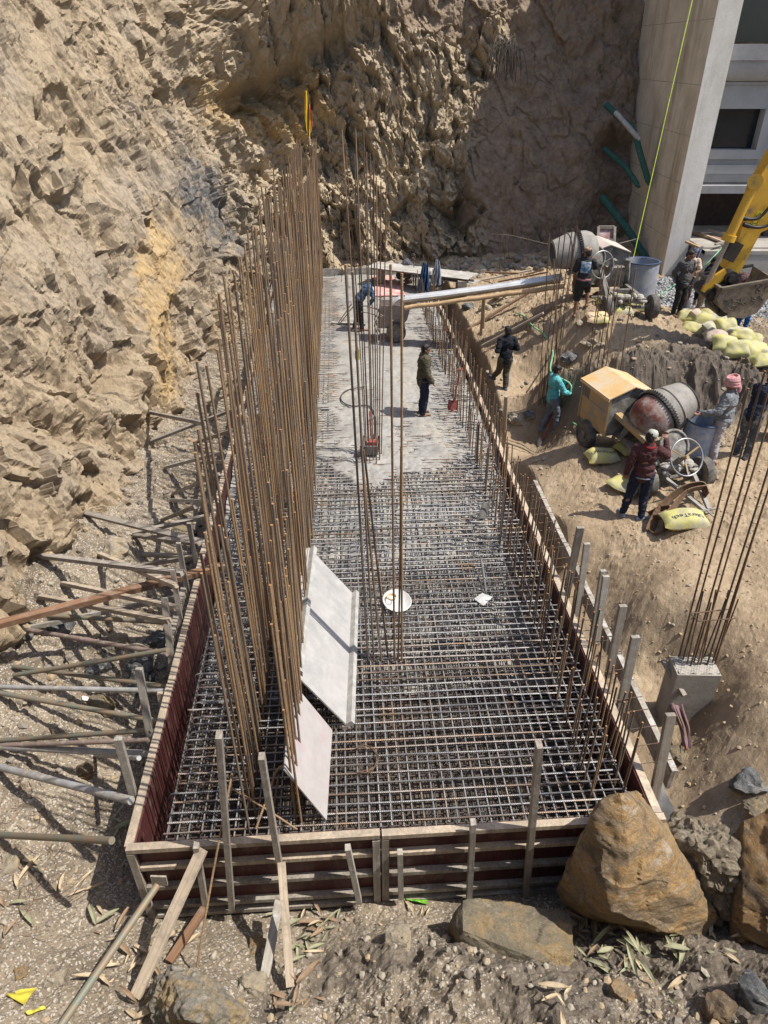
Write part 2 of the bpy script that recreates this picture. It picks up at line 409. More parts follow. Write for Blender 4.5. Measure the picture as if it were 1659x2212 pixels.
# ------------------------------------------------------------------ cliff
FOOT = [(-16, -20, -1, .62), (-10.5, -6, -.8, .56), (-8.0, 3, -1.1, .52), (-6.75, 9.5, -1.3, .49), (-5.95, 15, -1.1, .46), (-5.4, 20, -.8, .44),
        (-4.9, 24, -.3, .40), (-4.9, 27.2, 0, .33), (-3.6, 28.8, 0, .40), (0, 29.0, 0, .47), (4, 29.1, 0, .47), (7.5, 29.2, .2, .42), (10.5, 30.3, .5, .36), (18, 34, .5, .4), (40, 40, .5, .5)]
def foot_curve(step):
    f = np.array(FOOT); ds = np.r_[0, np.cumsum(np.hypot(*np.diff(f[:, :2], axis=0).T))]
    fine = np.linspace(0, ds[-1], 4000); C = np.stack([np.interp(fine, ds, f[:, k]) for k in range(4)], 1)
    kk = np.hanning(160); kk /= kk.sum()
    Cp = np.pad(C, ((80, 80), (0, 0)), mode='edge'); C = np.stack([np.convolve(Cp[:, k], kk, 'same')[80:-80] for k in range(4)], 1)
    # step length: fine where the photo looks, coarse elsewhere
    y = C[:, 1]; x = C[:, 0]; dens = np.where((y > 4) & (x < 12), 1/step, 1/.35)
    cum = np.r_[0, np.cumsum(dens[:-1]*np.hypot(*np.diff(C[:, :2], axis=0).T))]
    n = int(cum[-1]); return np.stack([np.interp(np.linspace(0, cum[-1], n), cum, C[:, k]) for k in range(4)], 1)
C = foot_curve(.036); nu = len(C)
tz = np.r_[np.linspace(-1.6, 10.6, 320), np.linspace(11.2, 20, 20)]; nv = len(tz)
tan = np.gradient(C[:, :2], axis=0); tan /= np.linalg.norm(tan, axis=1)[:, None]
outn = np.stack([-tan[:, 1], tan[:, 0]], 1)                          # away from the pit
Z = np.repeat(tz[:, None], nu, 1)
X = C[None, :, 0]+outn[None, :, 0]*C[None, :, 3]*Z; Y = C[None, :, 1]+outn[None, :, 1]*C[None, :, 3]*Z
kx = np.hanning(61); kx /= kx.sum()
Pv = np.stack([X, Y, Z], -1)
du = np.gradient(Pv, axis=1); dv = np.gradient(Pv, axis=0); Nn = np.cross(du, dv); Nn /= np.linalg.norm(Nn, axis=-1)[..., None]
Nf = -Nn.reshape(-1, 3)
pit_c = np.array([0, 14, 3.0]); sgn = np.sign(((pit_c-Pv.reshape(-1, 3))*Nf).sum(1)); Nf *= np.where(sgn < 0, -1, 1)[:, None]
p = Pv.reshape(-1, 3); fx, fy = proj(p[:, 0], p[:, 1], p[:, 2])
front = p[:, 1] > 2
left = 1-sstep(24.5, 28.5, p[:, 1]+.9*(p[:, 0]+5))                    # 1 on the dip slope, 0 on the broken back face
left = np.where(p[:, 0] > -2, 0, left)
Qm = np.array([BL, BN, BM])
q = p@Qm.T
warp = np.stack([fbm(p*.5, 3, 41), fbm(p*.5, 3, 51), fbm(p*.5, 3, 61)], 1)
qa = q+warp*.12
soil = np.clip(sstep(.35, .65, .5+.5*np.tanh((fx-(1015-.28*(fy-330)*(fy < 330)+.10*np.maximum(fy-330, 0)))/70.)+.18*fbm(p*.7, 4, 5)), 0, 1)*front*(p[:, 0] > -3)
soil = np.maximum(soil, .85*sstep(.45, .75, blob(fx, fy, 960, 25, 190, 85)+.15*fbm(p*.9, 3, 15))*front)
h1, c1, id1 = blocks(qa*np.array([.62, 1.15, .70]), 3, 1.3)
h2, c2, id2 = blocks(qa*np.array([1.5, 2.8, 1.7])+5.3, 13, 1.5)
h3, c3, id3 = blocks(qa*np.array([4.2, 7.0, 4.6])+1.7, 23, 1.6)
h4, c4, id4 = blocks(qa*np.array([1.6, 5.0, 3.2])+9.7, 33, 1.2)
rough_back = (1-left)*(1-.85*soil)
loc = sstep(.0, .4, fbm(p*.42, 4, 77))                                # patches of broken rock on the dip slope
loc2 = np.maximum(loc, sstep(3.2, 1.0, p[:, 2]+.8*fbm(p*.4, 3, 78)))*left
def terr(f, k=.14):
    i_ = np.floor(f); return i_+sstep(.5-k, .5+k, f-i_)
hp, cp_, idp = blocks(qa*np.array([.50, 2.3, .85])+2.2, 53, .9)
plates = (1-left)*(1-soil)*np.clip(1.3*blob(fx, fy, 660, 170, 230, 190, -.3), 0, 1)
sheet = terr(1.7*fbm(qa*np.array([.30, 1, .42]), 4, 141)+.9*h1+.25*h2)
sheet_m = np.clip(sstep(.05, .38, fbm(p*.38+4, 3, 151))+.45*sstep(880, 1080, fy)*sstep(-.25, .2, fbm(p*.6, 3, 152))+1.2*blob(fx, fy, 240, 330, 130, 120)+.8*blob(fx, fy, 90, 420, 90, 60), 0, 1)*(1-.9*blob(fx, fy, 170, 660, 150, 120, .5))
d = rough_back*((1-plates)*(.60*h1+.32*h2)+plates*(.75*hp+.12*h2)+.11*h3)+left*(.02+.20*sheet_m)*(sheet+.3*h1)+loc2*(.16*h2+.05*h3)+.008*h3*(1-soil)
d += .30*fbm(p*.28, 3, 91)+.07*fbm(p*1.3, 4, 93)*(1+1.6*soil)+.035*fbm(q*np.array([.9, 6, 5]), 4, 95)*(1-soil)+.022*fbm(p*9, 3, 97)
st_n = fbm(q*np.array([.55, 3.0, 2.4]), 4, 99); d += -.13*left*np.maximum(0, st_n-.18)*2-.30*left*sstep(.28, .42, fbm(qa*np.array([.5, 1.2, 1.1]), 4, 131))*sstep(-.1, .2, fbm(p*.5, 3, 132))
# rib where the dip slope ends, hollow beyond it, hollows in the slope, overhanging roof in the back face
fb = lambda *a: blob(fx, fy, *a)*front
d += .55*fb(470, 250, 34, 170, -.5)*left+.25*fb(400, 90, 40, 120, -.5)
d -= .9*fb(560, 190, 90, 50, -.35)
d += .8*fb(640, 30, 230, 45, -.2)-.55*fb(690, 110, 190, 32, -.35)
d -= .75*fb(255, 805, 30, 32, .5)+.35*fb(240, 760, 55, 18, .3)
d += .35*fb(330, 800, 60, 90)-.28*fb(270, 380, 40, 22, .6)-.3*fb(180, 410, 30, 40, .4)-.3*fb(120, 260, 45, 20, .7)-.25*fb(60, 800, 60, 26, .3)
d += .35*fb(150, 880, 110, 30, .25)-.3*fb(120, 930, 100, 22, .2)+.3*fb(80, 1060, 80, 60)+.25*fb(200, 1100, 60, 40)
d -= .5*fb(870, 440, 40, 60)-.5*fb(800, 330, 50, 60)
d -= .9*fb(1000, 430, 60, 90)*(1-soil)
d += soil*(.45*fb(1250, 330, 60, 120)-.6*fb(1330, 320, 40, 30)-.5*fb(1330, 440, 40, 25)+.25*fb(1130, 150, 40, 60))
rl = np.array([(335, -200), (335, 0), (400, 110), (465, 205), (522, 300), (565, 370), (600, 460)]); ex_x = np.interp(fy, rl[:, 1], rl[:, 0])
sd_ = fx-ex_x-12*fbm(p*1.3, 3, 161); gate = (1-sstep(330, 430, fy))*front
d -= 1.5*sstep(0, 20, sd_)*(1-sstep(110, 330, sd_))*gate
d += .45*np.exp(-((sd_+22)/26)**2)*gate
tl_ = fy-(205-(fx-450)*.48)-9*fbm(p*1.1, 3, 162); band = sstep(430, 480, fx)*(1-sstep(690, 800, fx))*front
d += 1.0*sstep(10, -10, tl_)*(1-sstep(-60, -230, tl_)*.6)*band-.35*np.exp(-((tl_-32)/28)**2)*band
orange = np.clip(1.25*fb(352, 610, 40, 150, -.05)+.9*fb(370, 820, 30, 40)+.75*fb(600, 190, 120, 60, -.3)*(.5+id2)+.7*fb(470, 230, 30, 90, -.5)+.7*fb(650, 215, 150, 70)*(idp > .35)+.8*fb(640, 250, 40, 40)*(id2 > .3)+.35*sstep(.35, .6, fbm(p*.6, 4, 33))*left*.6, 0, 1)
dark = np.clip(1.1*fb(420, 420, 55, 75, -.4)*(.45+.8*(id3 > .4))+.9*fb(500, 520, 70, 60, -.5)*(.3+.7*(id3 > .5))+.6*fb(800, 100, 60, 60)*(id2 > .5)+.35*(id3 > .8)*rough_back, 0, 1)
grey = np.clip((1-left)*(.5+.5*fb(800, 420, 200, 140)), 0, 1)*(1-orange)
orange = sstep(.25, .75, orange+.25*fbm(p*2.2, 4, 35)); orange *= .9*(1-soil)
smooth_o = sstep(.4, .8, fb(352, 600, 44, 150, -.05)); d = d*(1-.55*smooth_o)+.05*fbm(q*np.array([4, 9, 9]), 3, 55)*smooth_o
p2 = p+Nf*d[:, None]
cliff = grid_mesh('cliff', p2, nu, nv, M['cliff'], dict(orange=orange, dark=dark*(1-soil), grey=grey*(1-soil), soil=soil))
# ------------------------------------------------------------------ ground
GP = []
def gp(px, py, z): q_ = P(px, py, z); GP.append((q_.x, q_.y, z))
for a in [(300, 1965, -1.4), (120, 1900, -1.3), (0, 1700, -1.15), (0, 1400, -.95), (200, 1500, -1.3), (330, 1300, -1.35), (180, 1300, -1.0), (400, 1080, -1.3), (470, 900, -1.2), (250, 1180, -.8), (100, 1250, -.6), (380, 1000, -.9),
          (560, 1960, -1.42), (800, 1955, -1.4), (1050, 1935, -1.35), (1230, 1910, -1.3), (0, 2212, -.75), (0, 2000, -1.0), (300, 2150, -.95), (420, 2212, -.6), (600, 2100, -1.15), (830, 2100, -.95), (700, 2212, -.75), (900, 2150, -.65), (1000, 2212, -.3),
          (1250, 2212, -.25), (1500, 2212, -.1), (1659, 2212, .1), (1500, 2060, -.6), (1659, 2100, -.3), (1640, 1850, -.8), (1560, 1700, -.75), (1659, 1650, -.3), (1240, 2080, -.75), (1400, 2120, -.55),
          (1480, 1700, -1.15), (1440, 1560, -1.15), (1500, 1560, -1.0), (1440, 1450, -.95), (1659, 1500, .05), (1590, 1500, -.25), (1600, 1250, .0), (1659, 1250, .15), (1450, 1170, -.02), (1500, 1350, -.2), (1659, 1000, .35), (1300, 1100, -.08), (1390, 1300, -.35), (1250, 1150, -.2),
          (1395, 1500, -1.1), (1330, 1360, -.95), (1250, 1220, -.75), (1200, 1100, -.45), (1130, 1000, -.7), (1090, 900, -.55), (1050, 830, -.25), (1010, 740, -.2), (985, 660, -.1), (1180, 940, -.85), (1200, 890, -.85), (1225, 1000, -.1), (1560, 1000, .35), (1400, 1100, .0), (1260, 950, .0), (1620, 950, .45),
          (1290, 880, .15), (1400, 880, .25), (1500, 880, .35), (1600, 890, .45), (1659, 900, .5),
          (1250, 860, -.3), (1150, 860, -.5), (1120, 800, .0),
          (1200, 790, .75), (1280, 785, 1.0), (1380, 790, 1.1), (1480, 790, 1.05), (1560, 810, .95), (1640, 840, .85), (1659, 780, .85),
          (1260, 680, 1.4), (1200, 680, 1.2), (1150, 700, .7), (1100, 720, .3), (1060, 700, .1), (1320, 640, 1.35), (1400, 650, 1.2), (1400, 720, 1.15), (1480, 720, .95), (1560, 740, .85), (1640, 740, .85),
          (1475, 680, .35), (1420, 610, .35), (1550, 640, .3), (1640, 640, .3), (1220, 600, .9), (1130, 610, .4), (1050, 600, .2), (950, 590, .1), (1300, 575, .5), (1380, 590, .5), (800, 575, .0), (720, 575, .0)]: gp(*a)
GP += [(-8, 2, -.5), (-8, -4, 1.0), (8, 4.5, .4), (9, 8, .35), (12, 6, .7), (13, 14, .8), (14, 22, .6), (16, 25, .5), (9.5, 25, .35), (12, 26, .35), (6, 28.5, .3), (2, 28.8, .1), (-3, 28.5, -.1), (-4.3, 25, -.6), (4, 3, .25), (6, 2.2, .6), (-9, 10, -.6), (-7, 20, -.5), (30, 5, 2), (30, 30, 2), (-30, 0, 0), (0, -30, 5.4), (0, 45, 1)]
GP = np.array(GP)
n_ = len(GP); K_ = np.sqrt((GP[:, None, 0]-GP[None, :, 0])**2+(GP[:, None, 1]-GP[None, :, 1])**2+.09)-.02*np.eye(n_)
RW = np.linalg.solve(np.block([[K_, np.ones((n_, 1))], [np.ones((1, n_)), np.zeros((1, 1))]]), np.r_[GP[:, 2], 0])
def ground_base(x, y):
    x = np.asarray(x, float); y = np.asarray(y, float); sh = x.shape; x = x.ravel(); y = y.ravel(); out = np.zeros(len(x))
    for a in range(0, len(x), 60000):
        d_ = np.sqrt((x[a:a+60000, None]-GP[None, :, 0])**2+(y[a:a+60000, None]-GP[None, :, 1])**2+.09)
        out[a:a+60000] = d_@RW[:-1]+RW[-1]
    far_ = sstep(16, 30, np.hypot(x, y-12)); out = out*(1-far_)+1.5*far_
    out = out+(5.4-out)*sstep(1.9, .35, y)                           # the bank the photographer stands on
    return out.reshape(sh)
def uv_pit(x, y): return (x-O2.x)*B2.x+(y-O2.y)*B2.y, (x-O2.x)*A2.x+(y-O2.y)*A2.y
def axis(segs):
    r = []
    for a, b, s in segs: r.append(np.arange(a, b, s))
    return np.unique(np.round(np.concatenate(r), 4))
gx = axis([(-400, -60, 40), (-60, -16, 4), (-16, -9, .3), (-9, -6.5, .06), (-6.5, 6.5, .031), (6.5, 13, .045), (13, 20, .3), (20, 60, 4), (60, 401, 40)])
gy = axis([(-400, -60, 40), (-60, -6, 4), (-6, 1.6, .25), (1.6, 6, .026), (6, 12, .034), (12, 20, .05), (20, 31, .08), (31, 50, 2), (50, 401, 40)])
GX, GY = np.meshgrid(gx, gy); GZ = ground_base(GX, GY); p = np.stack([GX.ravel(), GY.ravel(), GZ.ravel()], 1)
u_, t_ = uv_pit(p[:, 0], p[:, 1])
pm = np.stack([p[:, 0], p[:, 1], p[:, 2]*0], 1)
near = (np.abs(p[:, 0]) < 16) & (p[:, 1] > -2) & (p[:, 1] < 32)
fx, fy = proj(p[:, 0], p[:, 1], p[:, 2])
fg = sstep(4.6, 3.6, p[:, 1])*(p[:, 0] > -1.2)                          # lumpy spoil in the foreground
bank = np.exp(-((p[:, 1]-15.2)/1.1)**2)*sstep(4, 5.5, p[:, 0])
lh, lc, lid = blocks(pm*3.2, 7); lh2, _, _ = blocks(pm*8.5, 17)
ll = sstep(-4.2, -5.2, p[:, 0])
d = .06*fbm(pm*.9, 4, 1)+.030*fbm(pm*3.5, 4, 2)+.013*fbm(pm*13, 4, 3)+lh2*.012
d += fg*(.10*fbm(pm*1.8, 4, 4)+.05*lh+.025*lh2+.03*ridge(pm*6, 3, 8))
d += bank*(.16*ridge(pm*np.array([2.2, 1, 1]), 4, 9)+.07*lh)+ll*.10*lh*(p[:, 1] > 5)
mound = sstep(14.5, 16, p[:, 1])*sstep(3.2, 4.5, p[:, 0]); d += mound*(.07*fbm(pm*2.2, 4, 31)+.03*lh2)
slope = sstep(3.2, 4.5, p[:, 0])*(p[:, 1] < 11); d += slope*.006*lh2; d *= 1-.45*slope*(p[:, 1] < 10)
d = d*(1-.75*sstep(PW+1.5, PW+.6, u_)*(u_ > 3)*(t_ > -.3)*(t_ < 14)); d = np.where(near, d, 0)
# heaps and hollows
def hump(px, py, z, r, h_):
    c = P(px, py, z); return h_*np.exp(-((p[:, 0]-c.x)**2+(p[:, 1]-c.y)**2)/(r*r))
d += hump(1010, 2110, -.7, .45, .22)+hump(1180, 2190, -.4, .4, .2)+hump(1560, 1900, -.7, .35, .3)+hump(860, 2060, -1.0, .3, .12)
z = p[:, 2]+d
pit = (u_ > -.12) & (u_ < PW+.12) & (t_ > -.12) & (t_ < PL+.1)
z = np.where(pit, -1.45, z)
trench = sstep(PW+.75, PW+.45, u_)*(u_ > 2)*(t_ > -.1)*(t_ < PL); z = z*(1-trench)+np.minimum(z, -1.05)*trench
z = np.where(pit, -1.45, z)
p[:, 2] = z
pebbly = np.clip(sstep(1.5, .3, u_)*sstep(-12, -2, t_)*1.0+sstep(1.2, -.4, t_), 0, 1)*(near)
pebbly = np.where(u_ > PW+.3, pebbly*sstep(1.4, .2, t_), pebbly)
darksoil_pitshade = np.clip(bank*sstep(-.2, .3, fbm(pm*1.2, 3, 44))*.9+.8*hump(1250, 800, .8, .9, 1)+.9*hump(1560, 800, .9, 1.6, 1)+.6*hump(1640, 720, .85, 1.5, 1)+.75*fg*sstep(-.25, .35, fbm(pm*1.6, 3, 46)), 0, 1)
darksoil_pitshade = np.where(pit, 1.0, darksoil_pitshade)  # pit floor coloured dark to stand for the shade under the mat
gravel = np.clip(sstep(.4, .6, hump(1560, 640, .3, 2.2, 1)+hump(1659, 650, .3, 3, 1)+hump(1450, 650, .4, 1.2, .8)+.1*fbm(pm*2, 3, 48)), 0, 1)
ground = grid_mesh('ground', p, len(gx), len(gy), M['earth'], dict(pebbly=pebbly, darksoil_pitshade=darksoil_pitshade, gravel=gravel))
GZF = z.reshape(len(gy), len(gx))
def gz(x, y):
    i = min(max(np.searchsorted(gx, x)-1, 0), len(gx)-2); j = min(max(np.searchsorted(gy, y)-1, 0), len(gy)-2)
    a = (x-gx[i])/(gx[i+1]-gx[i]); b = (y-gy[j])/(gy[j+1]-gy[j])
    return float((GZF[j, i]*(1-a)+GZF[j, i+1]*a)*(1-b)+(GZF[j+1, i]*(1-a)+GZF[j+1, i+1]*a)*b)
def PG(px, py, dz=0.0):
    """where the sight line through a photo point meets the ground"""
    r = ray(px, py); s = 2.0; prev = s
    while s < 60:
        x_, y_, z_ = r[0]*s, r[1]*s, H+r[2]*s
        if z_ < gz(x_, y_)+dz: break
        prev = s; s += .03
    return Vector((r[0]*prev, r[1]*prev, gz(r[0]*prev, r[1]*prev)+dz))
def PT(px, py, t_):
    r = ray(px, py); s = (t_+O2.dot(A2))/(r[0]*A2.x+r[1]*A2.y)
    return Vector((r[0]*s, r[1]*s, H+r[2]*s))
DEP = 1.42
# ------------------------------------------------------------------ formwork panels (ply face, top rail, battens, end studs)
def side_panel(side, t0, t1, k):
    u0 = -.0 if side < 0 else PW
    lab = ('red formwork panel on the left side of the pit, ' if side < 0 else 'red formwork panel on the right side of the pit, ')
    lab += ['nearest the front corner', 'second from front corner', 'third from front corner', 'fourth from front corner', 'fifth from front corner', 'sixth from front corner', 'seventh from front corner', 'eighth from front corner', 'ninth from front corner', 'last before the rock face'][k]
    wob = random.uniform(-.02, .02); zo = random.uniform(-.012, .012)
    r = thing('formwork_panel', lab, 'formwork', L(u0, t0, -DEP), 0, 'formwork panels of the pit')
    ang = Matrix.Rotation(AX, 3, 'Z'); tc = (t0+t1)/2; ln = t1-t0-.006
    b = MB(); b.box(L(u0+side*.009+wob, tc, -DEP/2+zo-.01), (.018, ln, DEP-.02), ang); b.build('plywood_sheet', M['ply_red'], r)
    b = MB(); b.box(L(u0+side*.066+wob, tc, zo-.03), (.092, ln, .062), ang); b.build('top_rail', M['wood_pale'], r)
    b = MB()
    for z_ in (-.42, -.82, -1.25): b.box(L(u0+side*.055+wob, tc, z_+zo), (.07, ln-.16, .06), ang)
    b.build('battens', M['wood_grey'], r)
    for tt in (t0+.045, t1-.045):
        b = MB(); b.box(L(u0+side*.062+wob, tt, -DEP/2-.04+zo), (.085, .07, DEP-.09), ang); b.build('end_stud', M['wood_cem'], r)
n = 10; ed = np.linspace(-.09, PL, n+1)
for k in range(n): side_panel(-1, ed[k], ed[k+1], k); side_panel(1, ed[k]+.05, ed[k+1]+.05, k)
def front_panel(u0, u1, lab, tilt):
    r = thing('formwork_panel', lab, 'formwork', L(u0, -.05, -DEP), 0, 'formwork panels of the pit')
    ang = Matrix.Rotation(AX, 3, 'Z')@Matrix.Rotation(tilt, 3, 'Y'); uc = (u0+u1)/2; ln = u1-u0-.012
    def bx(name, z_, h_, th, off, mat, l2=0.0):
        b = MB(); b.box(L(uc, -.045-off, z_), (ln-l2, th, h_), ang); b.build(name, mat, r)
    bx('plywood_sheet', -DEP/2-.01, DEP-.02, .018, 0, M['ply_red'])
    bx('top_rail', -.032, .066, .085, .052, M['wood_pale'])
    for z_ in (-.39, -.78, -1.17): bx('batten', z_, .062, .07, .045, M['wood_pale'] if z_ > -.5 else M['wood_grey'], .17)
    bx('batten', -1.36, .062, .07, .045, M['wood_grey'], .17)
    for uu in (u0+.045, u1-.045):
        b = MB(); b.box(L(uu, -.045-.052, -DEP/2-.045), (.08, .085, DEP-.1), ang); b.build('end_stud', M['wood_cem'] if uu > uc else M['wood_grey'], r)
front_panel(-.1, 2.62, 'red faced front formwork panel, left of the joint in the middle', -.006)
front_panel(2.63, 5.78, 'red faced front formwork panel, right of the joint and behind the big orange boulder', -.004)
b = MB(); b.box(L(PW/2, PL+.03, -.6), (PW, .03, 1.5), Matrix.Rotation(AX, 3, 'Z')); o = base_obj('end_board', b, M['wood_cem'], L(PW/2, PL+.03, -1.4)); tag(o, 'low shuttering board closing the far end of the pour', 'board')
# ------------------------------------------------------------------ reinforcement mat (one tied thing)
ZT = -.105
mat_t = thing('rebar_mat', 'grey steel mat of tied crossing bars filling the near half of the formwork', 'rebar mat', L(PW/2, 6, -1.4))
def cross_bar(mb, t_, z_, r=.0115, hook=True, u0=.20, u1=5.5):
    j = random.uniform(-.012, .012); du = random.uniform(-.06, .06); pts = []
    if hook and random.random() < .6: pts += [L(u0+du+.05, t_+j, z_-.32), L(u0+du+.04, t_+j, z_-.07), L(u0+du+.075, t_+j, z_-.012)]
    else: du -= .05
    m = 7
    for i in range(m): pts.append(L(u0+.12+du+(u1-u0-.12)*i/(m-1)+random.uniform(-.02, .06)*(i == m-1), t_+j+random.uniform(-.007, .007), z_+random.uniform(-.006, .006)))
    mb.tube(pts, r, 6)
def long_bar(mb, u_, z_, t0, t1, r=.0105):
    m = 14; j = random.uniform(-.012, .012); t0 += random.uniform(-.02, .06)
    mb.tube([L(u_+j+random.uniform(-.007, .007), t0+(t1-t0)*i/(m-1), z_+random.uniform(-.006, .006)) for i in range(m)], r, 6)
ts = np.arange(.10, 23.0, .126); us = np.arange(.27, 5.55, .1245)
for i, t_ in enumerate(ts):
    if i < 56: b = MB(); cross_bar(b, t_, ZT); b.build('mat_bar', M['mat_steel'], mat_t, smooth=60)
b = MB()
for t_ in ts[56:]: cross_bar(b, t_, ZT)
tag(b.build('far_bars', M['mat_steel'], mat_t, smooth=60), kind='stuff')
b = MB()
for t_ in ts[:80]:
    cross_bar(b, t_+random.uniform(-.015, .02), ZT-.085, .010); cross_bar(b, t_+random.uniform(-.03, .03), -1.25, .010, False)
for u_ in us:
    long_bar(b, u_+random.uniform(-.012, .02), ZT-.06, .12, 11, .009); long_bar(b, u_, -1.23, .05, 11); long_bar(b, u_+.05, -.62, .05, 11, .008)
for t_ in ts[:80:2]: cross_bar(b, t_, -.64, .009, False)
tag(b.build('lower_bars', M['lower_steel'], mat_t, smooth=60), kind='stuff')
for u_ in us:
    b = MB(); long_bar(b, u_, ZT-.021, .0, 23.0); b.build('mat_bar', M['mat_steel'], mat_t, smooth=60)
b = MB()
for t_ in ts[:60]:
    for u_ in us:
        if random.random() < .33:
            a_ = random.uniform(0, 3.1); c_ = L(u_, t_, ZT+.004); e_ = Vector((math.cos(a_), math.sin(a_), 0))*.018; b.tube([c_-e_+Vector((0, 0, -.012)), c_+Vector((0, 0, .012)), c_+e_+Vector((0, 0, .0)), c_+e_*1.6+Vector((0, 0, .022))], .0022, 3, cap=False)
tag(b.build('wire_ties', M['rust_dark'], mat_t), kind='stuff')
# ------------------------------------------------------------------ poured concrete
nu_, nt_ = 190, 560
uu, tt = np.meshgrid(np.linspace(.02, PW-.02, nu_), np.linspace(3.0, PL-.02, nt_)); q = np.stack([uu.ravel(), tt.ravel(), 0*uu.ravel()], 1)
edge = 8.25+.35*fbm(q*np.array([1.1, 0, 0])+3, 3, 71)-.5*np.exp(-((q[:, 0]-3.3)/.9)**2)+.35*sstep(4.2, 5.2, q[:, 0])
edge = edge+.10*fbm(q*np.array([5, 5, 0]), 3, 76); front_ = sstep(edge-.16, edge+.05, q[:, 1]); mid = sstep(1.9, 2.5, q[:, 0])*(1-sstep(4.35, 4.95, q[:, 0])*sstep(20, 15, q[:, 1])*.9)
zc_ = -.128+.036*mid+.012*fbm(q*1.6, 4, 72)+.010*fbm(q*7, 3, 73)*(.4+sstep(15, 11, q[:, 1]))-.012*np.maximum(0, fbm(q*4.5, 2, 75)-.25)*3
zc_ += .010*ridge(q*np.array([5, 5, 1]), 3, 69)*sstep(16, 11, q[:, 1])
zc_ += .022*blocks(q*np.array([7, 7, 1]), 66)[0]*sstep(13, 10, q[:, 1])*sstep(.0, .4, fbm(q*.9, 3, 67)+.1)
low = -.26-.5*sstep(edge-.4, edge-3.4, q[:, 1])+.06*fbm(q*3, 4, 74)-.5*sstep(5.6, 3.6, q[:, 1])
zc_ = zc_*front_+low*(1-front_)
pw = np.stack([O2.x+B2.x*q[:, 0]+A2.x*q[:, 1], O2.y+B2.y*q[:, 0]+A2.y*q[:, 1], zc_], 1)
slab = grid_mesh('concrete_slab', pw, nu_, nt_, M['conc_wet']); slab.data.polygons.foreach_set('use_smooth', [True]*len(slab.data.polygons))
def slab_z(u_, t_): return -.09
# ------------------------------------------------------------------ standing bars
VAR = {}
def bar_mesh(ln, r, key='rust'):
    k = (round(ln, 1), r, key)
    if k not in VAR: VAR[k] = []
    if len(VAR[k]) < 3:
        b = MB(); m = 9; a = random.uniform(.0, .05)*ln/4.5; ph = random.uniform(0, 3)
        pts = [(a*(math.sin(2.2*i/(m-1)+ph)-math.sin(ph)), a*.4*(i/(m-1))**2, k[0]*i/(m-1)) for i in range(m)]
        b.tube(pts, r, 6, cap=False); b.mi = 1; b.add([b.v[(m-1)*6+j] for j in range(6)], [(0, 1, 2, 3, 4, 5)])
        o = b.build('rebar', [M[key], M['rust_tip']], smooth=60); me = o.data; bpy.data.objects.remove(o); VAR[k].append(me); return me
    return random.choice(VAR[k])
def rebar(base, ln, label, group, r=.0105, key='rust', lean=(0, 0), name='rebar', cat='rebar'):
    o = bpy.data.objects.new(name, bar_mesh(ln, r, key)); COL.objects.link(o); o.location = base
    o.rotation_euler = (lean[0], lean[1], random.uniform(0, 6.28)) if lean == (0, 0) else (lean[0], lean[1], 0)
    return tag(o, label, cat, group)
far_bars = MB()
for row, u_ in enumerate((1.19, 1.72)):
    for i in range(262):
        t_ = .12+i*.0875+random.uniform(-.04, .04); ph = (i*7919+row*131) % 10
        ln = [[4.7, 2.4, 4.9, 3.6, 4.6, 2.0, 4.4, 5.0, 2.9, 3.3], [4.3, 2.2, 4.8, 3.2, 4.6, 2.0, 4.4, 2.6, 4.9, 3.9]][row][ph]+random.uniform(-.3, .3)
        if t_ < 1.0: ln = [3.4, 2.6, 4.4][i % 3] if row == 0 else [3.2, 1.7, 2.6, 3.8][i % 4]
        elif t_ < 2.6 and row == 1: ln = min(ln, random.uniform(2.4, 3.9))
        elif t_ > 12: ln = min(ln, 4.75+random.uniform(-.3, .1))
        b0 = L(u_+random.uniform(-.04, .04), t_, -.45)
        if i < 149:
            rebar(b0, ln+.45, 'tall rusty rebar standing in the dense double row along the left side of the pour', 'tall rebars of the left double row', r=.0135,
                  lean=(random.gauss(0, .006), random.gauss(-.004, .008)))
        else:
            far_bars.tube([b0, b0+Vector((random.gauss(-.02, .03), random.gauss(0, .03), (ln+.45)/2)), b0+Vector((random.gauss(-.03, .05), random.gauss(0, .05), ln+.45))], .0135, 6)
o = base_obj('rebar_row', far_bars, M['rust'], L(1.45, 16.5, -.45), smooth=60); tag(o, 'far part of the dense row of tall rusty rebar, nearest the cliff', 'rebar', 'tall rebars of the left double row', 'stuff')
for row, (u_, nb) in enumerate(((PW-.14, 150), (PW-.55, 145))):
    for i in range(nb):
        t_ = .35+22.3*(i/nb)**1.12+random.uniform(-.05, .05)
        ln = (random.uniform(.75, 1.1) if row == 0 else random.uniform(.6, 1.15))
        if t_ > 17: ln *= .8
        rebar(L(u_+random.uniform(-.04, .04), t_, -.5), ln+.5, 'short rusty starter bar standing along the right hand formwork', 'short starter bars along the right form', r=.0115, key='rust' if random.random() < .6 else 'rust_dark',
              lean=(random.gauss(0, .02), random.gauss(0, .02)), name='starter_bar', cat='starter bar')
